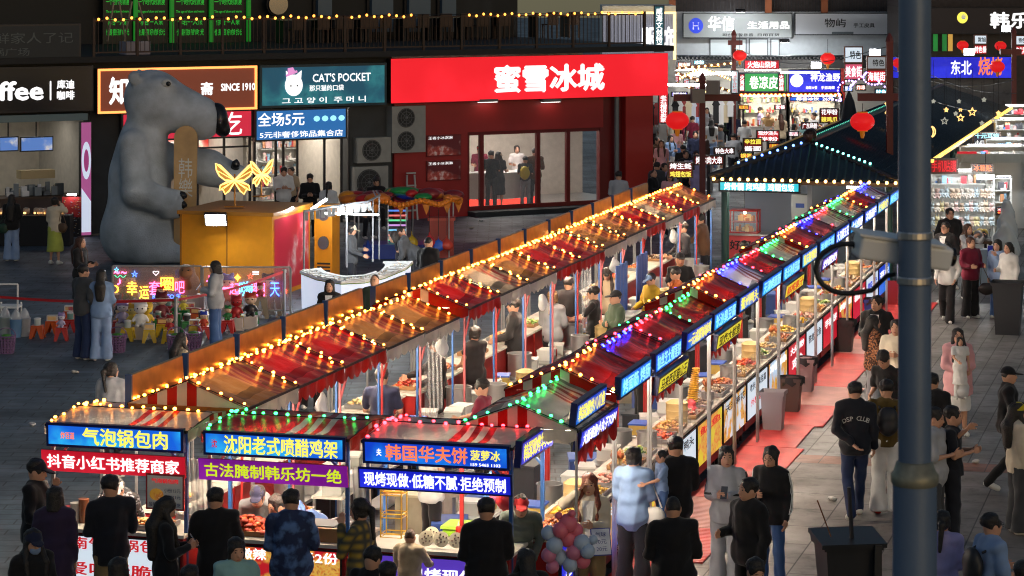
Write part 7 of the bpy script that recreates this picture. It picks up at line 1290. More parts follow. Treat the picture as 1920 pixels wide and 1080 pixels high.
r = thing("spiral_potato_model", "giant yellow spiral potato model on a pink stick, fifth right stall", "food model", in_stall("r4", .3, .3, 1.0), AU); mb = MB(); mb.tube([(.3 + .25 * t + .0 * t, .0, .15 + .42 * t) for t in [j / 10 for j in range(11)]], .03, 8)
for j in range(16): t = j / 15; mb.lathe([(.01, -.012), (.085 - .03 * t, -.006), (.085 - .03 * t, .006), (.01, .012)], (.3 + .25 * t, 0, .15 + .42 * t), 12)
mb.build("spiral", M("potato_yellow", S(216, 160, 50), .45), r, smooth=50); MB().ball((.22, 0, .02), .1, 10, 7).ball((.24, 0, .12), .07, 10, 7).build("stand", M("stand_pink", S(200, 70, 80), .4), r, smooth=180)
# near right stall: grill with sausages, warm light
r = thing("charcoal_grill", "grill with four orange sausages at the near right stall", "grill", in_stall("r0", .2, .26, .962), AU); mb = MB().box(-.22, .22, -.16, .16, .0, .05)
for j in range(12): mb.box(-.2 + .036 * j, -.192 + .036 * j, -.15, .15, .06, .066)
mb.build("grate", IRON, r); mb = MB()
for j in range(4): mb.tube([(-.1, -.1 + .05 * j, .09), (.0, -.1 + .05 * j, .092), (.1, -.1 + .05 * j, .09)], [.018, .022, .018], 8)
mb.build("sausage", M("sausage", S(206, 84, 40), .3), r, smooth=180)
# front stalls
for i, (nm, kd) in enumerate((("waffle", "flake"), ("purple banner", "wings"), ("red banner", "noodle"))):
    k_ = "f%d" % i; w_ = "on the front counter of the %s stall" % nm
    if i == 1: tray(w_, in_stall(k_, .45, .42, .985), AV, "crayfish", .66, .5, True, .14, 120, .036); r = simple("griddle", "steel griddle with wooden front at the purple banner stall", "griddle", in_stall(k_, 1.2, .42, .985), AV, [("plate", MB().box(-.38, .38, -.24, .24, .1, .13), STEEL), ("wood_front", MB().box(-.4, .4, -.30, -.245, 0, .15), M("tray_wood", S(150, 110, 70), .5)), ("lids", MB().box(-.34, -.1, -.18, .18, .131, .15).box(-.06, .3, -.18, .18, .131, .15), M("lid_grey", S(90, 92, 96), .4, .6))])
    if i == 2: tray(w_, in_stall(k_, 1.2, .5, .985), AV, "flake", .5, .4, False, .06, 60, .03)
    for j in range(4): bottle("on the waffle stall counter, %s from left" % ORD[j], in_stall(k_, .95 + .1 * j, .2, .985), j + i) if i == 0 else None
    tub("on the back table of the %s stall" % nm, in_stall(k_, .4, -.44, .662), AV, i); pot("on the back table of the %s stall" % nm, in_stall(k_, 1.3, -.44, .662), .3, .2)
for j in range(6):
    t = thing("waffle_disc", "round %s waffle standing on the waffle stall counter, %s from left" % (["cream dotted", "white", "cream striped"][j % 3], ORD[j]), "waffle", in_stall("f0", .72 + .17 * (j % 5), .66 - .2 * (j > 4), .985 + .1), AV); MB().prism([(.085 * math.cos(a_), .085 * math.sin(a_)) for a_ in [2 * math.pi * q / 22 for q in range(22)]], 0, .02).build("waffle", M("waffle_cream", S(232, 220, 190), .5), t); mb = MB()
    for q in range(9): mb.ball((.055 * math.cos(q * 2.4) * (q / 9) ** .5 * 1.2, -.002, .055 * math.sin(q * 2.4) * (q / 9) ** .5 * 1.2), .009, 6, 4)
    mb.build("topping", M("topping_dark", S(70, 36, 28), .4), t); t.rotation_euler.x = -.35
for j, (x, c) in enumerate(((.16, "red"), (.26, "white"), (.36, "brown"))): simple("paper_cup_stack", "stack of %s paper cups at the red banner stall" % c, "cups", in_stall("f2", x, .5, .985), 0, [("cups", MB().lathe([(.05, 0), (.06, .16 + .05 * j), (.065, .17 + .05 * j)], n=14), SAUCE[(0, 2, 3)[j]])])
q = thing("menu_card", "white menu card with red ribbon hanging in the red banner stall", "menu card", in_stall("f2", 1.5, .84, 1.46), AV); b = MB().box(-.23, .23, 0, .02, -.2, .2).build("card", M("card_border", S(170, 50, 50), .5), q); MB().quad((-.21, -.006, -.18), (.21, -.006, -.18), (.21, -.006, .18), (-.21, -.006, .18)).build("face", M("card_face", S(226, 222, 214), .5), q)
mb = MB(); letters(mb, "气泡锅包肉", 0, .125, .32, .05, -.01, 0, .02); letters(mb, "小份15元", .09, .02, .2, .045, -.01, 1, .0); letters(mb, "大份21元", .09, -.05, .2, .045, -.01, 1, .0); letters(mb, "酸甜可口 外酥里嫩", 0, -.14, .38, .05, -.01, 1, .0); mb.build("lettering", [INK["r"], M("ink_navy", S(50, 60, 110), .5)], q)
MB().ball((-.1, -.008, -.03), .085, 12, 6, sy=.08, sz=.8).build("picture", picture("menu_dish", [S(220, 160, 60), S(200, 110, 40), S(240, 210, 150)], 22, .2), q)
q = thing("cooler_box", "blue cooler box behind the purple banner stall", "cooler box", in_stall("f1", 1.35, -.75, .0), AV); MB().box(-.3, .3, -.2, .2, 0, .5).build("box", M("cooler_blue", S(24, 40, 140), .4), q); MB().box(-.32, .32, -.22, .22, .5, .56).build("lid", M("cooler_yellow", S(190, 160, 40), .4), q)
q = thing("storage_box", "lime green storage box behind the waffle stall", "storage box", in_stall("f0", .75, -.75, .5), AV); MB().box(-.22, .22, -.18, .18, .0, .42).build("box", M("box_lime", S(140, 190, 40), .5), q); MB().box(-.24, .24, -.2, .2, .42, .45).build("lid", M("box_lime2", S(160, 200, 70), .5), q)
q = thing("side_table", "black table holding the green box behind the waffle stall", "table", in_stall("f0", .9, -.8, .0), AV); MB().box(-.5, .5, -.25, .25, .45, .495).build("tabletop", IRON, q)
for sx in (-.45, .45):
    for sy in (-.2, .2): MB().box(sx - .02, sx + .02, sy - .02, sy + .02, 0, .449).build("leg", IRON, q)
q = thing("crate_trolley", "grey trolley stacked with clear tubs in the aisle", "trolley", row(RB, 3.2, -1.35), AU); MB().box(-.4, .4, -.25, .25, .5, .54).build("shelf", WHITEP, q); MB().box(-.4, .4, -.25, .25, .2, .24).build("shelf", WHITEP, q)
for sx in (-.38, .38):
    for sy in (-.23, .23): MB().box(sx - .02, sx + .02, sy - .02, sy + .02, 0, .76).build("post", STEEL, q)
for j in range(3): tub("%s on the aisle trolley" % ("left", "middle", "right")[j], row(RB, 3.2, -1.35, .542) + U * (-.26 + .26 * j) * 1.5 * .66, AU + 1.57, j)
for i, (u, v, c) in enumerate(((17.5, 1.0, (40, 80, 150)), (19.2, 1.0, (30, 60, 130)))):
    q = thing("tarpaulin", "blue tarpaulin hanging at the %s left row stall's rear" % ("near far", "farthest")[i], "tarpaulin", row(LB, u, v), AU); MB().grid(lambda a_, b_: (a_ * .9, .05 * math.sin(a_ * 22) * (1 - .4 * b_), .7 + 1.15 * b_), 26, 4).build("sheet", M("tarp_%d" % i, S(*c), .5, bump=.4, bs=8), q, smooth=180)
for i, (k_, x0, x1) in enumerate((("l4", .2, 1.0), ("l9", .1, .9))):
    a_ = in_stall(k_, x0, -.70, 0); q = thing("plastic_sheet", "clear plastic sheet hanging inside the %s left stall" % ORD[int(k_[1:])], "plastic sheet", a_, AU); MB().grid(lambda u, v: ((x1 - x0) * u, .03 * math.sin(u * 26 + v * 3), .9 + 1.15 * v), 30, 6).build("sheet", M("sheet_clear", (.8, .8, .82), .12, alpha=.2), q, smooth=180)
for i in range(30):
    u = .6 + (i * .93) % 25.5; v = (-1.15, -2.55, -1.5, -2.3)[i % 4] + .1 * math.sin(i * 3); h_ = .3 + .12 * (i % 4); c = [(40, 44, 52), (130, 30, 30), (46, 70, 130), (150, 140, 120), (30, 32, 36), (170, 160, 150)][i % 6]
    q = thing("storage_crate", "%s storage crate on the aisle floor, %s of its colour from the near end" % (["charcoal", "dark red", "blue", "tan", "black", "pale"][i % 6], ORD[i // 6]), "crate", row(RB, u, v), AU + .3 * math.sin(i), "crates on the aisle floor"); MB().box(-.26, .26, -.2, .2, 0, h_).build("crate", M("crate_%d" % (i % 6), S(*c), .55, var=.15), q); MB().box(-.28, .28, -.22, .22, h_, h_ + .03).build("lid", M("cratelid_%d" % (i % 6), S(*[min(255, int(x * 1.25)) for x in c]), .5), q)
q = thing("wire_stand", "tall golden wire stand holding a tissue box in the waffle stall", "stand", in_stall("f0", .2, .2, .0), AV); mb = MB()
for sx in (-.12, .12):
    for sy in (-.1, .1): mb.tube([(sx, sy, 0), (sx, sy, 1.55)], .009, 5)
for z in (.98, 1.2, 1.45):
    for w_ in (.0, .04): mb.tube([(-.12, -.1, z + w_), (.12, -.1, z + w_), (.12, .1, z + w_), (-.12, .1, z + w_), (-.12, -.1, z + w_)], .007, 4)
mb.build("frame", M("wire_gold", S(190, 150, 50), .35, .6), q)
q = thing("tissue_box", "orange and white tissue box on the golden wire stand", "box", in_stall("f0", .2, .2, 1.46), AV + .3); MB().box(-.11, .11, -.07, .07, 0, .12).build("carton", M("tissue_orange", S(214, 150, 80), .5), q); MB().ball((0, -.06, .07), .05, 10, 6, sy=.3).build("opening", WHITEP, q)
for i, (k_, x) in enumerate((("f1", 1.72), ("f2", 1.70))):
    q = thing("plastic_sheet", "milky plastic curtain between front stalls, %s" % ("right of the purple banner" if i == 0 else "right of the red banner"), "plastic sheet", in_stall(k_, x, .6, 0), AV); MB().grid(lambda u, v: (.22 * u, .03 * math.sin(u * 20 + v * 4), .95 + .85 * v), 20, 6).build("sheet", M("sheet_milky", (.75, .74, .72), .2, alpha=.6), q, smooth=180)
for i, (x, y, z, c) in enumerate(((1.35, .1, 1.62, (200, 90, 120)), (1.5, .3, 1.6, (190, 40, 44)), (1.22, -.1, 1.62, (80, 130, 190)))):
    r = thing("gift_bag", "%s bag hanging inside the waffle stall" % ("pink", "red", "pale blue")[i], "bag", in_stall("f0", x, y, z), AV); obj("bag", nets_mesh("bag", [('e', (0, 0, -.12), (.09, .05, .12), .04), ('c', (0, 0, -.05), (.01, 0, .08), .04, .012, .05), ('fold', .006, 26, i)], .022, M("gift_%d" % i, S(*c), .4)), r)
for i, (px, py, c) in enumerate(((902, 415, (200, 200, 200)), (884, 430, (160, 150, 140)), (1560, 940, (210, 206, 200)), (1490, 760, (190, 180, 170)), (1830, 870, (200, 196, 190)), (60, 800, (170, 172, 176)), (140, 700, (180, 176, 170)))):
    P = ground(px, py); q = thing("paper_scrap", "crumpled paper scrap on the ground %s" % ["before the red shop", "left of the red shop's step", "beside the foreground bin", "near the faded mats", "under the walkers at the right", "at the dark left edge", "behind the watching couple"][i], "litter", P + Vector((0, 0, .03)), i); obj("paper", nets_mesh("paper", [('e', (0, 0, 0), (.07, .05, .03), .02), ('fold', .012, 60, i)], .018, M("paper_%d" % i, S(*c), .7)), q)
for i in range(0, 15, 1):
    k_ = "l%d" % i; c = in_stall(k_, .8, -1.02, 0)
    if i in (3, 7, 11): continue
    q = thing("prep_table", "steel prep table behind the %s left stall" % ORD[i], "table", c, AU); MB().box(-.55, .4, -.2, .2, .78, .81).build("tabletop", PALETOP if i % 2 else STEEL, q); MB().box(-.5, .36, -.17, .17, .3, .32).build("shelf", STEEL, q)
    for sx in (-.52, .37):
        for sy in (-.17, .17): MB().box(sx - .016, sx + .016, sy - .016, sy + .016, 0, .779).build("leg", STEEL, q)
    if i % 3 == 0: steamer("on the prep table behind the %s left stall" % ORD[i], c + U * -.35 + Vector((0, 0, .812)), 2); tray("on the prep table behind the %s left stall" % ORD[i], c + U * .12 + Vector((0, 0, .812)), AU, kinds[i % 8], .4, .3, False, n=40, s=.028)
    elif i % 3 == 1: tub("left on the prep table behind the %s left stall" % ORD[i], c + U * -.3 + Vector((0, 0, .812)), AU + .2, 0); tub("right on the prep table behind the %s left stall" % ORD[i], c + U * .1 + Vector((0, 0, .812)), AU - .1, 2)
    else: pot("on the prep table behind the %s left stall" % ORD[i], c + U * -.3 + Vector((0, 0, .812)), .26, .15); bottle("on the prep table behind the %s left stall" % ORD[i], c + U * .1 + Vector((0, 0, .812)), i)
# balloon toys in front of the girl
q = thing("balloon_bouquet", "bunch of pink and pale blue plush balloons in the foreground", "balloons", at(1065, 1010, 27.0)); cols = [S(220, 110, 130), S(170, 190, 214), S(200, 120, 150)]
for i, (x, z, s, c) in enumerate(((0, .16, .1, 0), (-.08, .1, .085, 0), (.08, .08, .08, 0), (-.2, .06, .08, 1), (-.14, -.06, .09, 1), (.0, 0, .1, 0), (.14, -.04, .09, 1), (-.2, -.16, .08, 2), (-.08, -.2, .085, 1), (.06, -.14, .085, 2), (.2, -.12, .08, 1), (.15, -.24, .085, 0), (.02, -.27, .08, 1), (-.16, -.28, .07, 2), (.26, -.02, .05, 1), (-.1, .24, .04, 0), (.04, .27, .04, 0))): MB().ball((x, -.05 * math.sin(i * 2.1), z), s, 12, 8).build("balloon", M("balloon_%d" % c, cols[c], .45), q, smooth=180)
MB().tube([(0, 0, -.2), (0, .02, -.8)], .012, 5).build("stick", WHITEP, q)
# ================================================================ PEOPLE IN THE PICTURE
p = person
GF, GA, GP, GS_, GB = "people at the front stalls", "vendors in the aisle between the stall rows", "people on the right promenade", "people on the left plaza", "people in the far alley"
# --- front, at the three stalls
p(68, 862, "man in black jacket and grey peaked cap eating at the left end", 80, 1.78, "jacket:black", "pants:black", "short+cap:black", ("mouth", "cup"), nod=12, cap="ink", shoes="black", group=GF)
p(103, 913, "person with dark bob hair in a dark purple coat, back turned", 175, 1.66, "coat:purple", "pants:black", "bob:black", fem=1, group=GF)
p(208, 891, "man in a black suit jacket before the red banner stall, back turned", 196, 1.76, "suit:ink", "pants:khaki", "short:black", ("cup", "cup"), yaw=-30, glasses=True, group=GF)
p(310, 934, "woman in black with long hair looking down at her phone", 105, 1.66, "shirt:black", "wide:black", "long:black", ("phone", "phone"), nod=28, fem=2, group=GF)
p(404, 915, "boy in a loose black tee seen from behind between two stalls", 184, 1.72, "bigtee:black", "pants:black", "short:black", ("cup", "cup"), group=GF)
p(546, 918, "man in a blue mottled denim shirt seen from behind", 180, 1.74, "jacket:tiedye", "jeans:dkdenim", "short:black", ("cup", "cup"), fat=1, group=GF)
p(676, 936, "woman in a green and mustard plaid shirt with ponytail, hand at face", -115, 1.68, "shirt:plaid", "pants:black", "pony:black", ("mouth", "down"), fem=1, nod=8, group=GF)
p(768, 991, "small child in a beige hoodie leaning on the waffle counter", 150, 1.24, "hoodie:beige", "pants:dkgrey", "buzz:brown", ("cup", "reach"), yaw=25, group=GF)
p(912, 934, "man in black jacket and grey cap at the waffle stall, back turned", 182, 1.74, "jacket:black", "pants:black", "short+cap:black", ("cup", "cup"), cap="dkgrey", group=GF, fat=1)
p(62, 993, "person in a blue cap and blue face mask at the lower left", 30, 1.66, "jacket:black", "pants:black", "long+cap:black", cap="navy", mask="ltblue", nod=10, fem=1, group=GF, Y=26.2, z0=-.0)
p(222, 1046, "person in a yellowish beanie at the bottom edge", 170, 1.66, "jacket:black", "pants:black", "bob+beanie:black", cap="olive", group=GF)
p(356, 1060, "dark haired head at the bottom edge below the boy in black", 180, 1.62, "tee:black", "pants:black", "short:black", group=GF)
p(443, 1010, "woman in a pale teal hoodie looking back towards the viewer", 10, 1.62, "hoodie:teal", "pants:black", "bun:black", fem=1, yaw=12, nod=10, group=GF)
p(698, 1027, "dark haired person in black low in front of plaid shirt woman", 150, 1.64, "jacket:black", "pants:black", "short:black", nod=20, group=GF)
p(726, 1054, "second dark haired person at the bottom edge below plaid woman", 200, 1.62, "jacket:ink", "pants:black", "short:black", group=GF)
p(986, 1030, "woman with long black hair at the bottom edge by balloons", 200, 1.62, "jacket:black", "pants:black", "long:black", fem=1, group=GF)
p(1105, 889, "woman in a cream cardigan with long auburn hair touching her head", -8, 1.66, "jacket:cream", "wide:khaki", "long:red", ("phone", "head"), fem=2, group=GP)
p(1188, 839, "woman in an oversized light blue tee holding a phone, back turned", 165, 1.70, "bigtee:ltblue", "wide:ink", "half:black", ("phone", "phone"), fem=1, group=GP)
p(1266, 819, "man in black carrying a child on his left arm, back turned", 190, 1.76, "bigtee:black", "jeans:dkdenim", "short:black", ("carry", "carry"), group=GP)
p(1240, 845, "child in pale blue carried on the man's arm", -70, 1.0, "tee:ltblue", "jeans:denim", "short:black", ("reach", "down"), Y=30.4, z0=.66, legs='stand', group=GP)
p(1262, 930, "heavy man in plain black seen from behind by the recycling bin", 182, 1.78, "jacket:black", "pants:black", "buzz:black", ("cup", "cup"), fat=1.2, group=GP)
p(1362, 838, "woman in a white track suit with black sleeve stripes", -15, 1.67, "jacket:ltgrey", "wide:ltgrey", "pony:black", ("phone", "phone"), fem=1, yaw=18, group=GP)
p(1404, 897, "stocky man in a black jacket looking left", -55, 1.75, "jacket:black", "pants:black", "short:black", ("down", "cup"), fat=1, yaw=-10, group=GP)
p(1446, 838, "woman in a black track jacket with white stripes and glasses", -30, 1.68, "jacket:black", "jeans:denim", "half:black", ("down", "phone"), fem=1, glasses=True, nod=8, group=GP)
p(1416, 1048, "dark haired man at the bottom edge below the stocky man", 20, 1.66, "jacket:black", "pants:black", "short:black", nod=25, group=GP)
p(1603, 716, "man in a black club jacket with white back lettering, walking away", 182, 1.80, "jacket:ink", "jeans:dkdenim", "short:black", ("back", "down"), legs="walk2", group=GP)
CLUB = PEOPLE[-1]
p(1662, 712, "man in a brown olive shirt and white wide trousers, walking away", 178, 1.78, "tee:olive", "wide:white", "short:black", shoes="red", legs="stand", group=GP)
p(1655, 659, "man in a black tee bending forward to look down", -40, 1.74, "tee:black", "wide:paledenim", "short:black", ("down", "cup"), lean=18, nod=30, group=GP)
p(1638, 592, "woman in a leopard print jacket looking right", 100, 1.64, "jacket:leopard", "wide:grey", "long:black", ("cup", "cup"), fem=1, group=GP)
p(1644, 555, "young man in an open black jacket over a white tee", -25, 1.78, "jacket:black", "pants:black", "short:black", ("pocket", "cup"), yaw=-15, group=GP)
p(1680, 600, "person in a white tee half hidden behind the grey pole", -20, 1.68, "tee:cream", "pants:ink", "short:black", ("phone", "phone"), group=GP)
p(1748, 700, "person in black almost hidden behind the grey pole", 150, 1.7, "coat:black", "pants:black", "short:black", group=GP)
p(1796, 616, "woman in a long pink cardigan and white dress carrying a child", 2, 1.66, "dress:white", None, "long:black", ("carry", "carry"), fem=2, glasses=True, group=GP)
p(1800, 645, "small child in white held in the pink woman's arms", 6, .95, "dress:white", "pants:white", "bob:black", ("down", "reach"), Y=40.1, z0=.62, hi=True, group=GP)
p(1890, 688, "man in a black cap and black clothes walking right with a phone", 85, 1.72, "jacket:black", "pants:black", "buzz+cap:black", ("phone", "phone"), legs="walk", cap="black", group=GP)
p(1908, 755, "person in a yellow cap and off white shirt at the right edge", 100, 1.68, "shirt:cream", "wide:dkgrey", "long+cap:black", cap="yellow", fem=1, group=GP)
p(1752, 765, "young man in a blue and white shirt with green scribble, looking right", 70, 1.76, "bigtee:ltgrey", "wide:dkgrey", "short:black", ("high", "phone"), nod=10, group=GP)
SCRIB = PEOPLE[-1]
p(1786, 762, "young man in black close behind the blue and white shirt", 78, 1.74, "tee:ink", "wide:ink", "short:black", ("phone", "phone"), group=GP)
p(1766, 958, "woman in a lilac top with long black hair at the lower right", 170, 1.64, "jacket:lilac", "pants:dkgrey", "pony:black", ("cup", "cup"), fem=1, group=GP)
p(1858, 963, "young man in a light blue tee and glasses looking right", 110, 1.72, "bigtee:ltblue", "pants:black", "short:black", ("cup", "cup"), glasses=True, group=GP)
p(1918, 1052, "dark shape of a person at the lower right corner", 180, 1.7, "jacket:black", "pants:black", "short:black", group=GP)
# --- right promenade, further back
p(1781, 401, "tall man in black with glasses in front of the plush rack", 5, 1.80, "jacket:black", "pants:black", "short:black", ("pocket", "pocket"), glasses=True, Y=58.3, group=GP)
p(1773, 425, "young man in black jacket over white tee with glasses by plush table", -40, 1.74, "jacket:black", "pants:black", "short:black", ("pocket", "pocket"), glasses=True, Y=55.8, group=GP)
p(1776, 456, "woman in a white zip jacket and black trousers walking", -15, 1.60, "jacket:white", "wide:black", "pony:black", ("pocket", "swing"), fem=1, legs="walk", group=GP)
p(1815, 419, "woman in white with long hair holding up a phone", 30, 1.62, "shirt:ltgrey", "pants:ink", "long:brown", ("high", "high"), fem=1, Y=56.6, group=GP)
p(1820, 445, "person in a maroon sweatshirt carrying a dark bag", 25, 1.66, "jacket:maroon", "wide:black", "short:brown", ("cup", "cup"), group=GP)
p(1870, 450, "woman in a denim jacket leaning on her friend", -35, 1.62, "jacket:paledenim", "wide:denim", "bob:black", ("high", "down"), fem=1, lean=6, group=GP)
p(1891, 455, "woman in a white tee and pale jacket with ponytail", -50, 1.62, "jacket:white", "wide:ink", "pony:black", ("down", "cup"), fem=1, group=GP)
# --- vendors in the aisle
p(716, 690, "vendor in a navy tee and black cap seen from behind", 170, 1.74, "tee:navy", "pants:black", "short+cap:black", ("work", "work"), fat=1, group=GA)
p(820, 632, "vendor in black with cap and white mask working to the left", -80, 1.72, "jacket:black", "pants:black", "short+cap:black", ("work", "reach"), mask="white", nod=10, group=GA)
p(890, 612, "vendor in a black vest over white sleeves, back half turned", -140, 1.66, "vest:black", "pants:dkgrey", "bun:black", ("work", "work"), fem=1, group=GA)
p(964, 560, "vendor in black with dark cap between the stall rows", -100, 1.72, "jacket:black", "pants:black", "short+cap:black", ("work", "work"), group=GA)
p(1036, 545, "woman vendor in a grey shirt with a blond ponytail, back turned", 168, 1.66, "shirt:grey", "pants:black", "pony:blond", ("work", "work"), fem=1, group=GA)
p(1066, 519, "tall vendor in black beside the grey shirt woman", 150, 1.76, "jacket:black", "pants:black", "short:black", ("work", "cup"), group=GA)
p(1113, 537, "vendor in black reaching left across the aisle", -100, 1.68, "tee:black", "pants:black", "short+cap:black", ("reach", "reach"), group=GA)
p(1155, 545, "vendor in dark green with black cap and folded arms", -70, 1.72, "jacket:green", "pants:ink", "buzz+cap:black", ("cross", "cross"), group=GA)
p(1138, 502, "smiling woman vendor in beige with a dark cap facing viewer", -5, 1.62, "shirt:beige", "pants:ink", "long+cap:black", ("work", "work"), fem=1, nod=15, group=GA)
p(1221, 513, "vendor in a lime yellow jacket with pale cap", -60, 1.60, "jacket:mustard", "pants:dkgrey", "short+cap:black", ("work", "work"), cap="ltblue", nod=20, group=GA)
p(1275, 474, "big vendor in black tee and black cap facing the viewer", 10, 1.76, "tee:black", "pants:black", "buzz+cap:black", ("cross", "cup"), fat=1, tan=1, group=GA)
p(1281, 417, "vendor in dark blue with cap and mask near the far end", -70, 1.74, "jacket:ink", "pants:black", "short+cap:black", ("work", "work"), mask="ltblue", group=GA)
p(1311, 402, "man in a brown jacket leaning at the far end of left row", -110, 1.72, "jacket:brown", "pants:ink", "short:black", ("reach", "reach"), lean=10, group=GA)
p(1452, 373, "cook in dark blue with cap behind the pavilion counter", -70, 1.68, "tee:navy", "pants:ink", "short+cap:black", ("work", "work"), nod=15, Y=62.3, mask="ink", group=GA)
for i, (u, v, lab, tp, hr, fc, cp, ar) in enumerate(((2.4, -1.75, "vendor in a black apron over white tee near the front of the aisle", "vest:white", "bun:black", 120, None, ("work", "work")), (6.2, -2.2, "vendor in maroon tee facing the left counters", "tee:maroon", "short:black", 250, None, ("work", "reach")), (11.5, -1.2, "vendor in grey cap and black tee facing the right counters", "tee:black", "short+cap:black", 100, "grey", ("work", "work")), (15.2, -1.15, "woman vendor in pale blue facing the right counters", "shirt:ltblue", "pony:black", 95, None, ("work", "work")), (19.4, -2.3, "vendor in orange vest working at the left row's far part", "vest:orange", "short:black", 260, None, ("work", "work")), (22.0, -1.2, "vendor in white tee at the right row's far part", "tee:white", "short+cap:black", 110, "red", ("work", "work")), (24.2, -1.9, "vendor in dark green crouched over gear far down the aisle", "tee:green", "short:black", 30, None, ("reach", "reach")))):
    person(0, 0, lab, fc, 1.66, tp, "pants:black", hr, ar, pos=row(RB, u, v), cap=cp, nod=12, group=GA)
# behind the front counters
for i, (k_, x, y, lab, tp, hr, ar, ln, hh, fc, cp) in enumerate((("f2", .55, -.15, "vendor in dark print apron leaning over the red banner counter", "shirt:blackprint", "short+cap:black", ("work", "reach"), 42, 1.62, 15, "white"), ("f1", 1.0, -.3, "vendor in a slate blue tee bending over the griddle", "tee:denim", "short:black", ("reach", "work"), 58, 1.68, -35, None), ("f1", .35, -.3, "vendor in pale grey sleeves working at the purple banner stall", "shirt:grey", "short+cap:black", ("work", "work"), 45, 1.64, 10, "navy"), ("f0", 1.55, -.1, "vendor in camouflage with a red cap in the waffle stall", "shirt:camo", "short+cap:black", ("work", "work"), 30, 1.6, 20, "red"))):
    q = in_stall(k_, x, y); person(0, 0, lab, -15 + fc, hh, tp, "pants:ink", hr, ar, lean=ln, pos=q, cap=cp, group="vendors behind the front counters")
# --- left plaza
p(151, 444, "laughing woman with long brown hair in black, turned right", 70, 1.66, "jacket:black", "pants:black", "long:brown", ("cup", "cup"), fem=1, group=GS_)
p(156, 497, "man in a dark grey jacket and dark jeans watching the prizes", 140, 1.74, "jacket:dkgrey", "wide:dkdenim", "short:black", ("cup", "pocket"), yaw=-20, group=GS_)
p(190, 505, "woman in light blue denim with long black hair, back turned", 178, 1.68, "hoodie:ltblue", "wide:paledenim", "long:black", ("cup", "cup"), fem=1, group=GS_)
p(404, 490, "person in a pale grey hoodie and blue wide jeans using a phone", -95, 1.68, "hoodie:ltgrey", "wide:denim", "bob:black", ("phone", "phone"), nod=10, group=GS_)
p(340, 625, "girl with long black hair sitting behind the left stall row", 120, 1.62, "tee:beige", "pants:beige", "long:black", ("phone", "phone"), legs="sit", fem=2, group=GS_)
p(209, 680, "woman in a pale grey hoodie with low ponytail, back turned", 165, 1.64, "hoodie:ltgrey", "pants:ink", "pony:black", ("cup", "cup"), fem=1, yaw=-35, group=GS_)
p(103, 370, "woman in a cream top and long lime skirt, arm raised", 160, 1.62, "shirt:cream", "skirt:lime", "bun:black", ("cup", "head"), fem=1, group=GS_)
p(22, 365, "woman with long black hair and pale jeans at the trinket table", 178, 1.62, "jacket:black", "wide:paledenim", "long:black", ("cup", "cup"), fem=2, group=GS_)
p(618, 525, "woman in a dark jacket over a white tee facing the viewer", -5, 1.60, "jacket:black", "pants:black", "bob:black", fem=1, group=GS_)
p(703, 514, "man in a dark olive jacket with shaved sides facing viewer", -20, 1.70, "jacket:green", "pants:ink", "buzz:black", group=GS_)
p(583, 578, "short haired head showing behind the orange lit sign backs", 170, 1.66, "jacket:black", "pants:black", "buzz:black", group=GS_)
p(659, 421, "jewellery vendor in slate blue with a cream cap", 80, 1.62, "shirt:dkgrey", "pants:ink", "pony+cap:black", ("cup", "work"), cap="cream", nod=15, fem=1, group=GS_)
p(732, 437, "customer in slate jacket bending far over the jewellery counter", -85, 1.68, "jacket:dkgrey", "wide:ink", "bob:black", ("reach", "reach"), lean=48, fem=1, group=GS_)
p(752, 440, "person in a dark tee beside the bending customer", 60, 1.5, "tee:ink", "pants:ink", "short:black", ("work", "work"), Y=57.2, group=GS_)
p(803, 444, "man in black with very short hair seen from behind at the toys", 150, 1.70, "jacket:black", "pants:black", "buzz:black", ("cup", "cup"), fat=1, group=GS_)
p(532, 293, "young man in a white tee in front of the accessory shop", 10, 1.74, "bigtee:white", "shorts:ink", "short:black", ("phone", "phone"), nod=20, Y=70.5, group=GS_)
p(546, 300, "young person standing close behind the white tee man", -30, 1.66, "tee:beige", "pants:ink", "short:black", Y=71.5, group=GS_)
p(581, 318, "man in a black graphic tee looking down by the accessory shop", 5, 1.72, "jacket:black", "pants:black", "short:black", ("phone", "phone"), nod=25, Y=68.5, group=GS_)
p(616, 331, "woman in a white shirt and white cap by the accessory shop", 170, 1.66, "bigtee:white", "pants:black", "pony+cap:black", cap="white", fem=1, Y=66.8, group=GS_)
p(675, 340, "person in grey sitting low by the air conditioner", 40, 1.66, "tee:grey", "pants:ink", "short:black", ("work", "work"), legs="sit", nod=25, Y=69, group=GS_)
p(706, 318, "man in black sitting in front of the low air conditioner", 10, 1.74, "jacket:black", "pants:black", "short:black", ("phone", "phone"), legs="sit", nod=25, Y=70, z0=.15, group=GS_)
p(1160, 321, "man in a white shirt standing beyond the left row, back turned", 175, 1.74, "shirt:ltgrey", "pants:ink", "short:black", ("phone", "cup"), group=GS_)
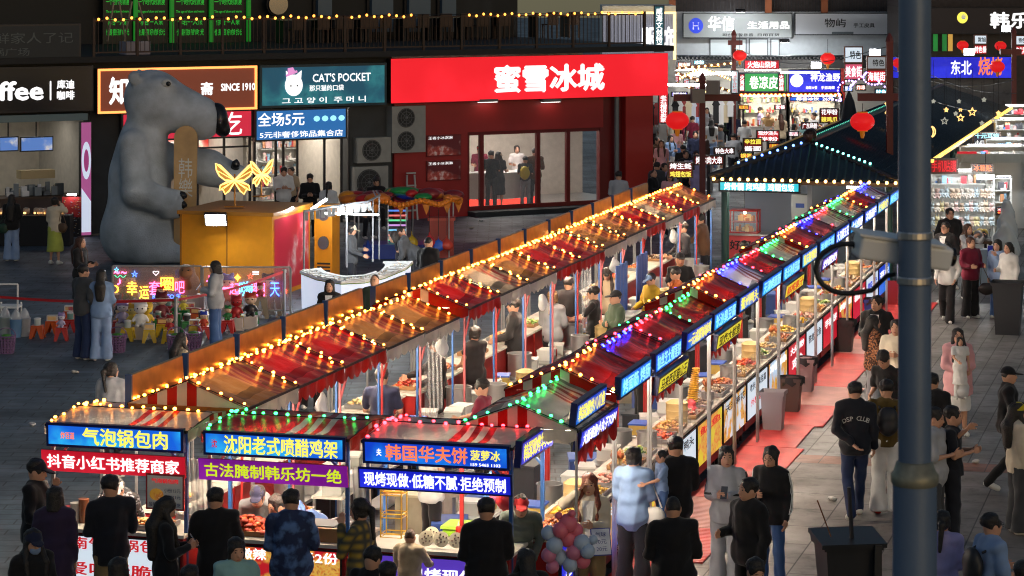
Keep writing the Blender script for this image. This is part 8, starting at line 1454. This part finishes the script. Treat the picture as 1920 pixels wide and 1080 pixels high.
# inside the red shop (behind its glass)
for i, (px, py, lab, tp, bt, hr, fc, H_) in enumerate(((935, 278, "woman in grey dress and straw hat inside the red shop", "dress:dkgrey", None, "long+bucket:black", 150, 1.66), (921, 284, "person in dark clothes beside the hat woman inside red shop", "tee:ink", "pants:dkgrey", "short:black", 170, 1.70), (985, 297, "child with a yellow backpack at the red shop counter", "tee:dkgrey", "pants:grey", "short:black", 175, 1.5), (1003, 275, "person in brown at the counter inside the red shop", "jacket:brown", "pants:dkgrey", "short:black", 185, 1.72), (965, 280, "shop clerk in dark red behind the ice cream counter", "tee:maroon", "pants:black", "short+cap:black", 0, 1.68), (1036, 280, "second clerk in white behind the ice cream counter", "tee:white", "pants:black", "bun:black", 10, 1.64))):
    t_, z_ = fac(px, py, -1.0); q = FA + FE * t_ - FN * (1.0 if i < 4 else 3.2); q.z = .05; person(0, 0, lab, fc, H_, tp, bt, hr, ("cup", "cup"), pos=q, hi=False, cap="beige" if "bucket" in hr else "red", group="people inside the red shop")
# --- far alley
AL = [(1243, 196, "man in a brown jacket under the red menu banner", "jacket:brown", "pants:black", "short:black", ("phone", "cup"), 60), (1276, 190, "woman behind the large red lantern facing viewer", "tee:white", "pants:maroon", "long:black", ("down", "down"), 0), (1281, 186, "person in mustard yellow among the hanging clothes", "shirt:mustard", "pants:ink", "short:black", ("down", "down"), 180),
      (1308, 194, "tall person in a light blue shirt under the lamp post", "shirt:ltblue", "wide:ltgrey", "bob:black", ("down", "cup"), 150), (1325, 202, "woman in a grey cardigan and mustard trousers walking", "jacket:ltgrey", "wide:mustard", "long:black", ("down", "down"), 5), (1342, 205, "person in black tee checking a phone in the alley", "tee:ink", "shorts:ink", "short:black", ("phone", "phone"), -60),
      (1352, 199, "man in navy standing in the alley queue", "tee:navy", "pants:navy", "short:black", ("down", "down"), 170), (1363, 200, "man in dark green at the alley queue's end", "jacket:green", "pants:ink", "short:black", ("down", "down"), 185), (1376, 212, "seated person in navy by the noodle booth", "jacket:navy", "pants:ink", "short:black", ("work", "work"), 175),
      (1426, 201, "person in lilac tee ordering at the noodle booth", "tee:lilac", "pants:grey", "short:black", ("down", "cup"), 100), (1440, 189, "cook in white with apron in the noodle booth", "vest:khaki", "pants:ink", "short:brown", ("work", "work"), -10), (1375, 250, "person in pale grey sitting at an alley table", "tee:ltgrey", "pants:ink", "short:black", ("work", "work"), 178),
      (1213, 240, "man in a white tee at the edge of the red pillar", "bigtee:white", "pants:dkgrey", "short:black", ("phone", "down"), -60), (1232, 257, "person in glasses and red brown tee in the crowd", "tee:brown", "pants:ink", "short:black", ("down", "down"), 40), (1240, 263, "woman with long brown hair in a pale pink tee", "tee:pink", "wide:ink", "long:brown", ("down", "down"), 0),
      (1258, 254, "woman in a pale blue shirt looking at her phone", "shirt:ltblue", "skirt:white", "long:black", ("phone", "phone"), 30), (1281, 272, "man in black bending near the oyster sign", "tee:black", "pants:black", "short:black", ("cup", "cup"), 170), (1286, 282, "person in a dark suit with white collar walking down", "suit:ink", "pants:black", "short:black", ("down", "down"), 10),
      (1325, 262, "woman in pale blue behind the red brown lamp post", "shirt:ltblue", "wide:ltgrey", "long:brown", ("down", "down"), 180), (1232, 304, "man in black and grey standing by the red pillar", "jacket:dkgrey", "pants:black", "short:black", ("down", "down"), 150), (1225, 318, "broad man in black leaning by the red pillar", "jacket:black", "pants:black", "buzz:black", ("cup", "cup"), 60),
      (1246, 306, "woman in lilac in the crowd near the oyster sign", "tee:lilac", "pants:ink", "short:black", ("down", "down"), 20), (1256, 322, "young woman in pink tee low behind left row's far end", "tee:pink", "pants:ink", "bob:black", ("down", "down"), -10), (1494, 206, "woman with long black hair at the blue sign booth", "tee:white", "pants:ink", "long:black", ("work", "work"), 100), (1526, 212, "person in white behind the clam noodle sign", "tee:white", "pants:ink", "short:black", ("work", "work"), -60), (1490, 232, "person in beige sitting near the rice roll sign", "tee:beige", "pants:ink", "bob:black", ("work", "work"), 60)]
AL += [(1222, 206, "person in grey just right of the red pillar's top", "jacket:grey", "pants:ink", "short:black", ("down", "cup"), 30), (1262, 214, "short woman in cream beside the red menu banner", "tee:cream", "skirt:khaki", "bob:black", ("down", "down"), 160), (1298, 218, "person in dark red behind the lamp post's left side", "tee:maroon", "pants:ink", "short:black", ("down", "down"), 200), (1334, 224, "woman in white walking up the alley", "tee:white", "wide:paledenim", "long:black", ("down", "down"), 180),
       (1352, 234, "man in a grey tee looking left in mid alley", "tee:grey", "shorts:khaki", "short:black", ("cup", "down"), -80), (1268, 238, "girl in pink with ponytail in mid alley", "tee:pink", "mini:denim", "pony:black", ("down", "phone"), 20), (1304, 246, "man in navy striped shirt walking down the alley", "shirt:navy", "pants:khaki", "short:black", ("down", "down"), 0), (1396, 226, "man in white tee at the noodle booth's left end", "tee:white", "pants:ink", "short:black", ("cup", "cup"), 170),
       (1464, 214, "woman in beige waiting at the noodle booth's right end", "jacket:beige", "pants:ink", "long:brown", ("down", "cup"), 190), (1512, 222, "person in teal queueing at the blue sign booth", "tee:teal", "pants:ink", "short:black", ("down", "down"), 175), (1548, 190, "cook in white behind the blue sign booth's right side", "tee:white", "pants:ink", "short+cap:black", ("work", "work"), 0), (1306, 284, "woman in lilac dress walking near the lamp post", "dress:lilac", None, "long:black", ("down", "down"), 5)]
for i, (px, py, lab, tp, bt, hr, ar, fc) in enumerate(AL):
    p(px, py, lab, fc, 1.60 + (i * 7 % 5) * .035, tp, bt, hr, ar, hi=False, fem=1 if "oman" in lab else 0, legs="walk" if "walking" in lab else "stand", group=GB, Y=97.2 + 1.0 if "booth" in lab and "cook" in lab else None)
# --- extras on people
lettering_on(*CLUB, "DSP CLUB", 1.27, .34, .058, M("print_white", S(190, 190, 186), .7), arc=.55)
lettering_on(*SCRIB, "wy()w", 1.0, .3, .12, M("print_green", S(80, 140, 30), .7))
def stripes(rec, m):
    r, f, t = rec; bv = BVHTree.FromPolygons([v.co[:] for v in t.data.vertices], [tuple(q.vertices) for q in t.data.polygons])
    for s in (1, -1):
        o, e, w = [Vector(x) for x in f["_A"][s]]; mb = MB()
        for k_ in (-.022, 0, .022):
            pts = []
            for j in range(13):
                q = o.lerp(e, j / 7) if j <= 7 else e.lerp(w, (j - 7) / 6); c = q + Vector((0, k_, .0)); hit = bv.ray_cast(c + Vector((s * .4, -.0, .12)), Vector((-s, 0, -.3)).normalized()); 
                if hit[0]: pts.append(hit[0] + Vector((s * .003, 0, .001)))
            if len(pts) > 3: mb.tube(pts, .006, 4)
        if mb.v: mb.build("sleeve_stripes", m, r)
for rec in PEOPLE:
    lb = rec[0]["label"]
    if "track" in lb: stripes(rec, M("stripe_black", (.02, .02, .022), .7) if "white track suit" in lb else M("stripe_white", (.7, .7, .7), .7))
def open_front(rec, c):                               # the tee showing in an open jacket
    r, f, t = rec; mb = MB(); bv = BVHTree.FromPolygons([v.co[:] for v in t.data.vertices], [tuple(q.vertices) for q in t.data.polygons])
    def fn(u, v):
        x = (u - .5) * (.05 + .09 * v); z = .98 + .44 * v; h_ = bv.ray_cast(Vector((x, -.8, z)), Vector((0, 1, 0))); return (x, (h_[0].y if h_[0] else -.1) - .005, z)
    mb.grid(fn, 4, 10); mb.build("undershirt", cloth(c), r, smooth=180)
for rec in PEOPLE:
    lb = rec[0]["label"]
    if "over a white tee" in lb or "over white tee" in lb or "white collar" in lb or "cream cardigan" in lb: open_front(rec, "white")
def phone(rec, lab, both=False):
    r, f, t = rec; w = f["_A"][1][2]; q = r.matrix_basis @ Vector((w[0] - .05, w[1] - .06, w[2] + .07)) if False else None
    s = r.scale[0]; a_ = r.rotation_euler.z; x, y, z = (w[0] - .03) * s, (w[1] - .075) * s, (w[2] + .05) * s; P = Vector((r.location.x + x * math.cos(a_) - y * math.sin(a_), r.location.y + x * math.sin(a_) + y * math.cos(a_), r.location.z + z))
    k_ = thing("phone", lab, "phone", P, a_); b = MB().box(-.038, .038, -.004, .004, -.078, .078).build("case", M("phone_case", S(60, 62, 70), .3), k_); MB().quad((.034, .005, -.074), (-.034, .005, -.074), (-.034, .005, .074), (.034, .005, .074)).build("screen", E("phone_screen", S(200, 214, 235), .9), k_); k_.rotation_euler.x = R(-35)
for rec in list(PEOPLE):
    lb = rec[0]["label"]
    for key, lab in (("looking down at her phone", "phone held by the long haired woman in black"), ("oversized light blue tee", "white phone held by the light blue tee woman"), ("white track suit", "phone in the hands of the white track suit woman"), ("pale grey hoodie and blue wide", "phone held by the person in the grey hoodie"), ("holding up a phone", "phone raised by the woman near the plush table"), ("walking right with a phone", "phone held by the man in the black cap")):
        if key in lb: phone(rec, lab)
def carry_bag(key, lab, c, x, y, z, back=False):
    for r, f, t in PEOPLE:
        if key in r["label"]:
            s_ = r.scale[0]; a_ = r.rotation_euler.z; X, Y_ = x * s_, y * s_; q = thing("backpack" if back else "shoulder_bag", lab, "bag", r.location + Vector((X * math.cos(a_) - Y_ * math.sin(a_), X * math.sin(a_) + Y_ * math.cos(a_), z * s_)), a_)
            obj("bag", nets_mesh("bag", [('e', (0, 0, 0), (.15, .085, .2) if back else (.14, .06, .12), .03), ('e', (0, .05 if back else -.03, -.06), (.1, .05, .08), .02), ('fold', .005, 26, x)], .022, M("bagm_%d_%d" % c[:2], S(*c), .5)), q); w_ = MB()
            if back:
                for k_ in (-.1, .1): w_.tube([(k_, -.05, .16), (k_ * 1.1, -.16, .2), (k_ * 1.2, -.3, .12)], .014, 5)
            else: w_.tube([(-.1, 0, .1), (-.06 - x * .4, -.02, .42), (.1, 0, .1)], .01, 5)
            w_.build("strap", M("bagm_%d_%d" % c[:2], S(*c), .5), q); return
carry_bag("woman in an oversized light blue tee", "small white bag at the light blue tee woman's side", (200, 196, 190), -.24, .02, .92); carry_bag("brown olive shirt", "black backpack on the brown olive shirt man", (34, 34, 38), 0, .2, 1.2, True); carry_bag("long lime skirt", "brown shoulder bag of the lime skirt woman", (90, 66, 46), -.24, .05, .95); carry_bag("long black hair and pale jeans", "dark green bag of the woman at the trinket table", (30, 60, 46), .2, .1, .85)
carry_bag("yellow backpack", "yellow backpack on the child inside the red shop", (190, 170, 40), 0, .19, 1.15, True); carry_bag("light blue tee and glasses", "black backpack on the light blue tee man", (30, 32, 36), 0, .21, 1.18, True); carry_bag("green and mustard plaid", "tan shoulder bag of the plaid shirt woman", (150, 120, 84), -.22, .0, .9)
# pink cardigan over the white dress
for rec in PEOPLE:
    if "long pink cardigan" in rec[0]["label"]:
        f = figure(("carry", "carry"), "stand", 0, 0, 0, "coat", None, "long", 2, 0, True); o = put("cardigan", f["top"], cloth("pink"), rec[0]); o.scale = (1.02, 1.03, 1.0)
        q = thing("plastic_bag", "white plastic bag hanging from the pink woman's hand", "bag", rec[0].location + Vector((.02, -.3, .92))); obj("bag", nets_mesh("bag", [('e', (0, 0, -.16), (.11, .08, .14), .05), ('c', (0, 0, -.1), (0, 0, .04), .04, .015, .06), ('fold', .008, 30, 0)], .022, M("bag_white", (.8, .8, .82), .35, trans=.3)), q)
    if "maroon sweatshirt" in rec[0]["label"]:
        q = thing("shoulder_bag", "dark shoulder bag held by the maroon sweatshirt person", "bag", rec[0].location + Vector((.3, -.12, .62))); obj("bag", nets_mesh("bag", [('e', (0, 0, 0), (.17, .08, .13), .05), ('fold', .006, 24, 0)], .025, M("bag_dark", S(40, 34, 34), .45)), q); MB().tube([(-.12, 0, .1), (-.1, 0, .5), (.1, 0, .1)], .012, 5).build("strap", M("bag_dark", S(40, 34, 34), .45), q)
    if "cream cardigan" in rec[0]["label"]:
        q = thing("tablet_board", "white board with blue writing held by the auburn haired woman", "board", rec[0].location + Vector((.12, -.32, .98)), .2); b = MB().box(-.11, .11, 0, .014, -.15, .15).build("board", M("board_blue_edge", S(40, 60, 150), .4), q); MB().quad((-.1, -.004, -.14), (.1, -.004, -.14), (.1, -.004, .14), (-.1, -.004, .14)).build("face", M("board_face", S(210, 214, 224), .5), q); mb = MB()
        for j, s_ in enumerate(("气球", "10元", "20元")): letters(mb, s_, 0, .08 - .08 * j, .12, .05, -.007, 0, .0)
        mb.build("lettering", M("ink_navy2", S(40, 50, 130), .5), q); q.rotation_euler.x = -.4
for t in list(PEOPLE): 
    if "fig" in t[0]: del t[0]["fig"]
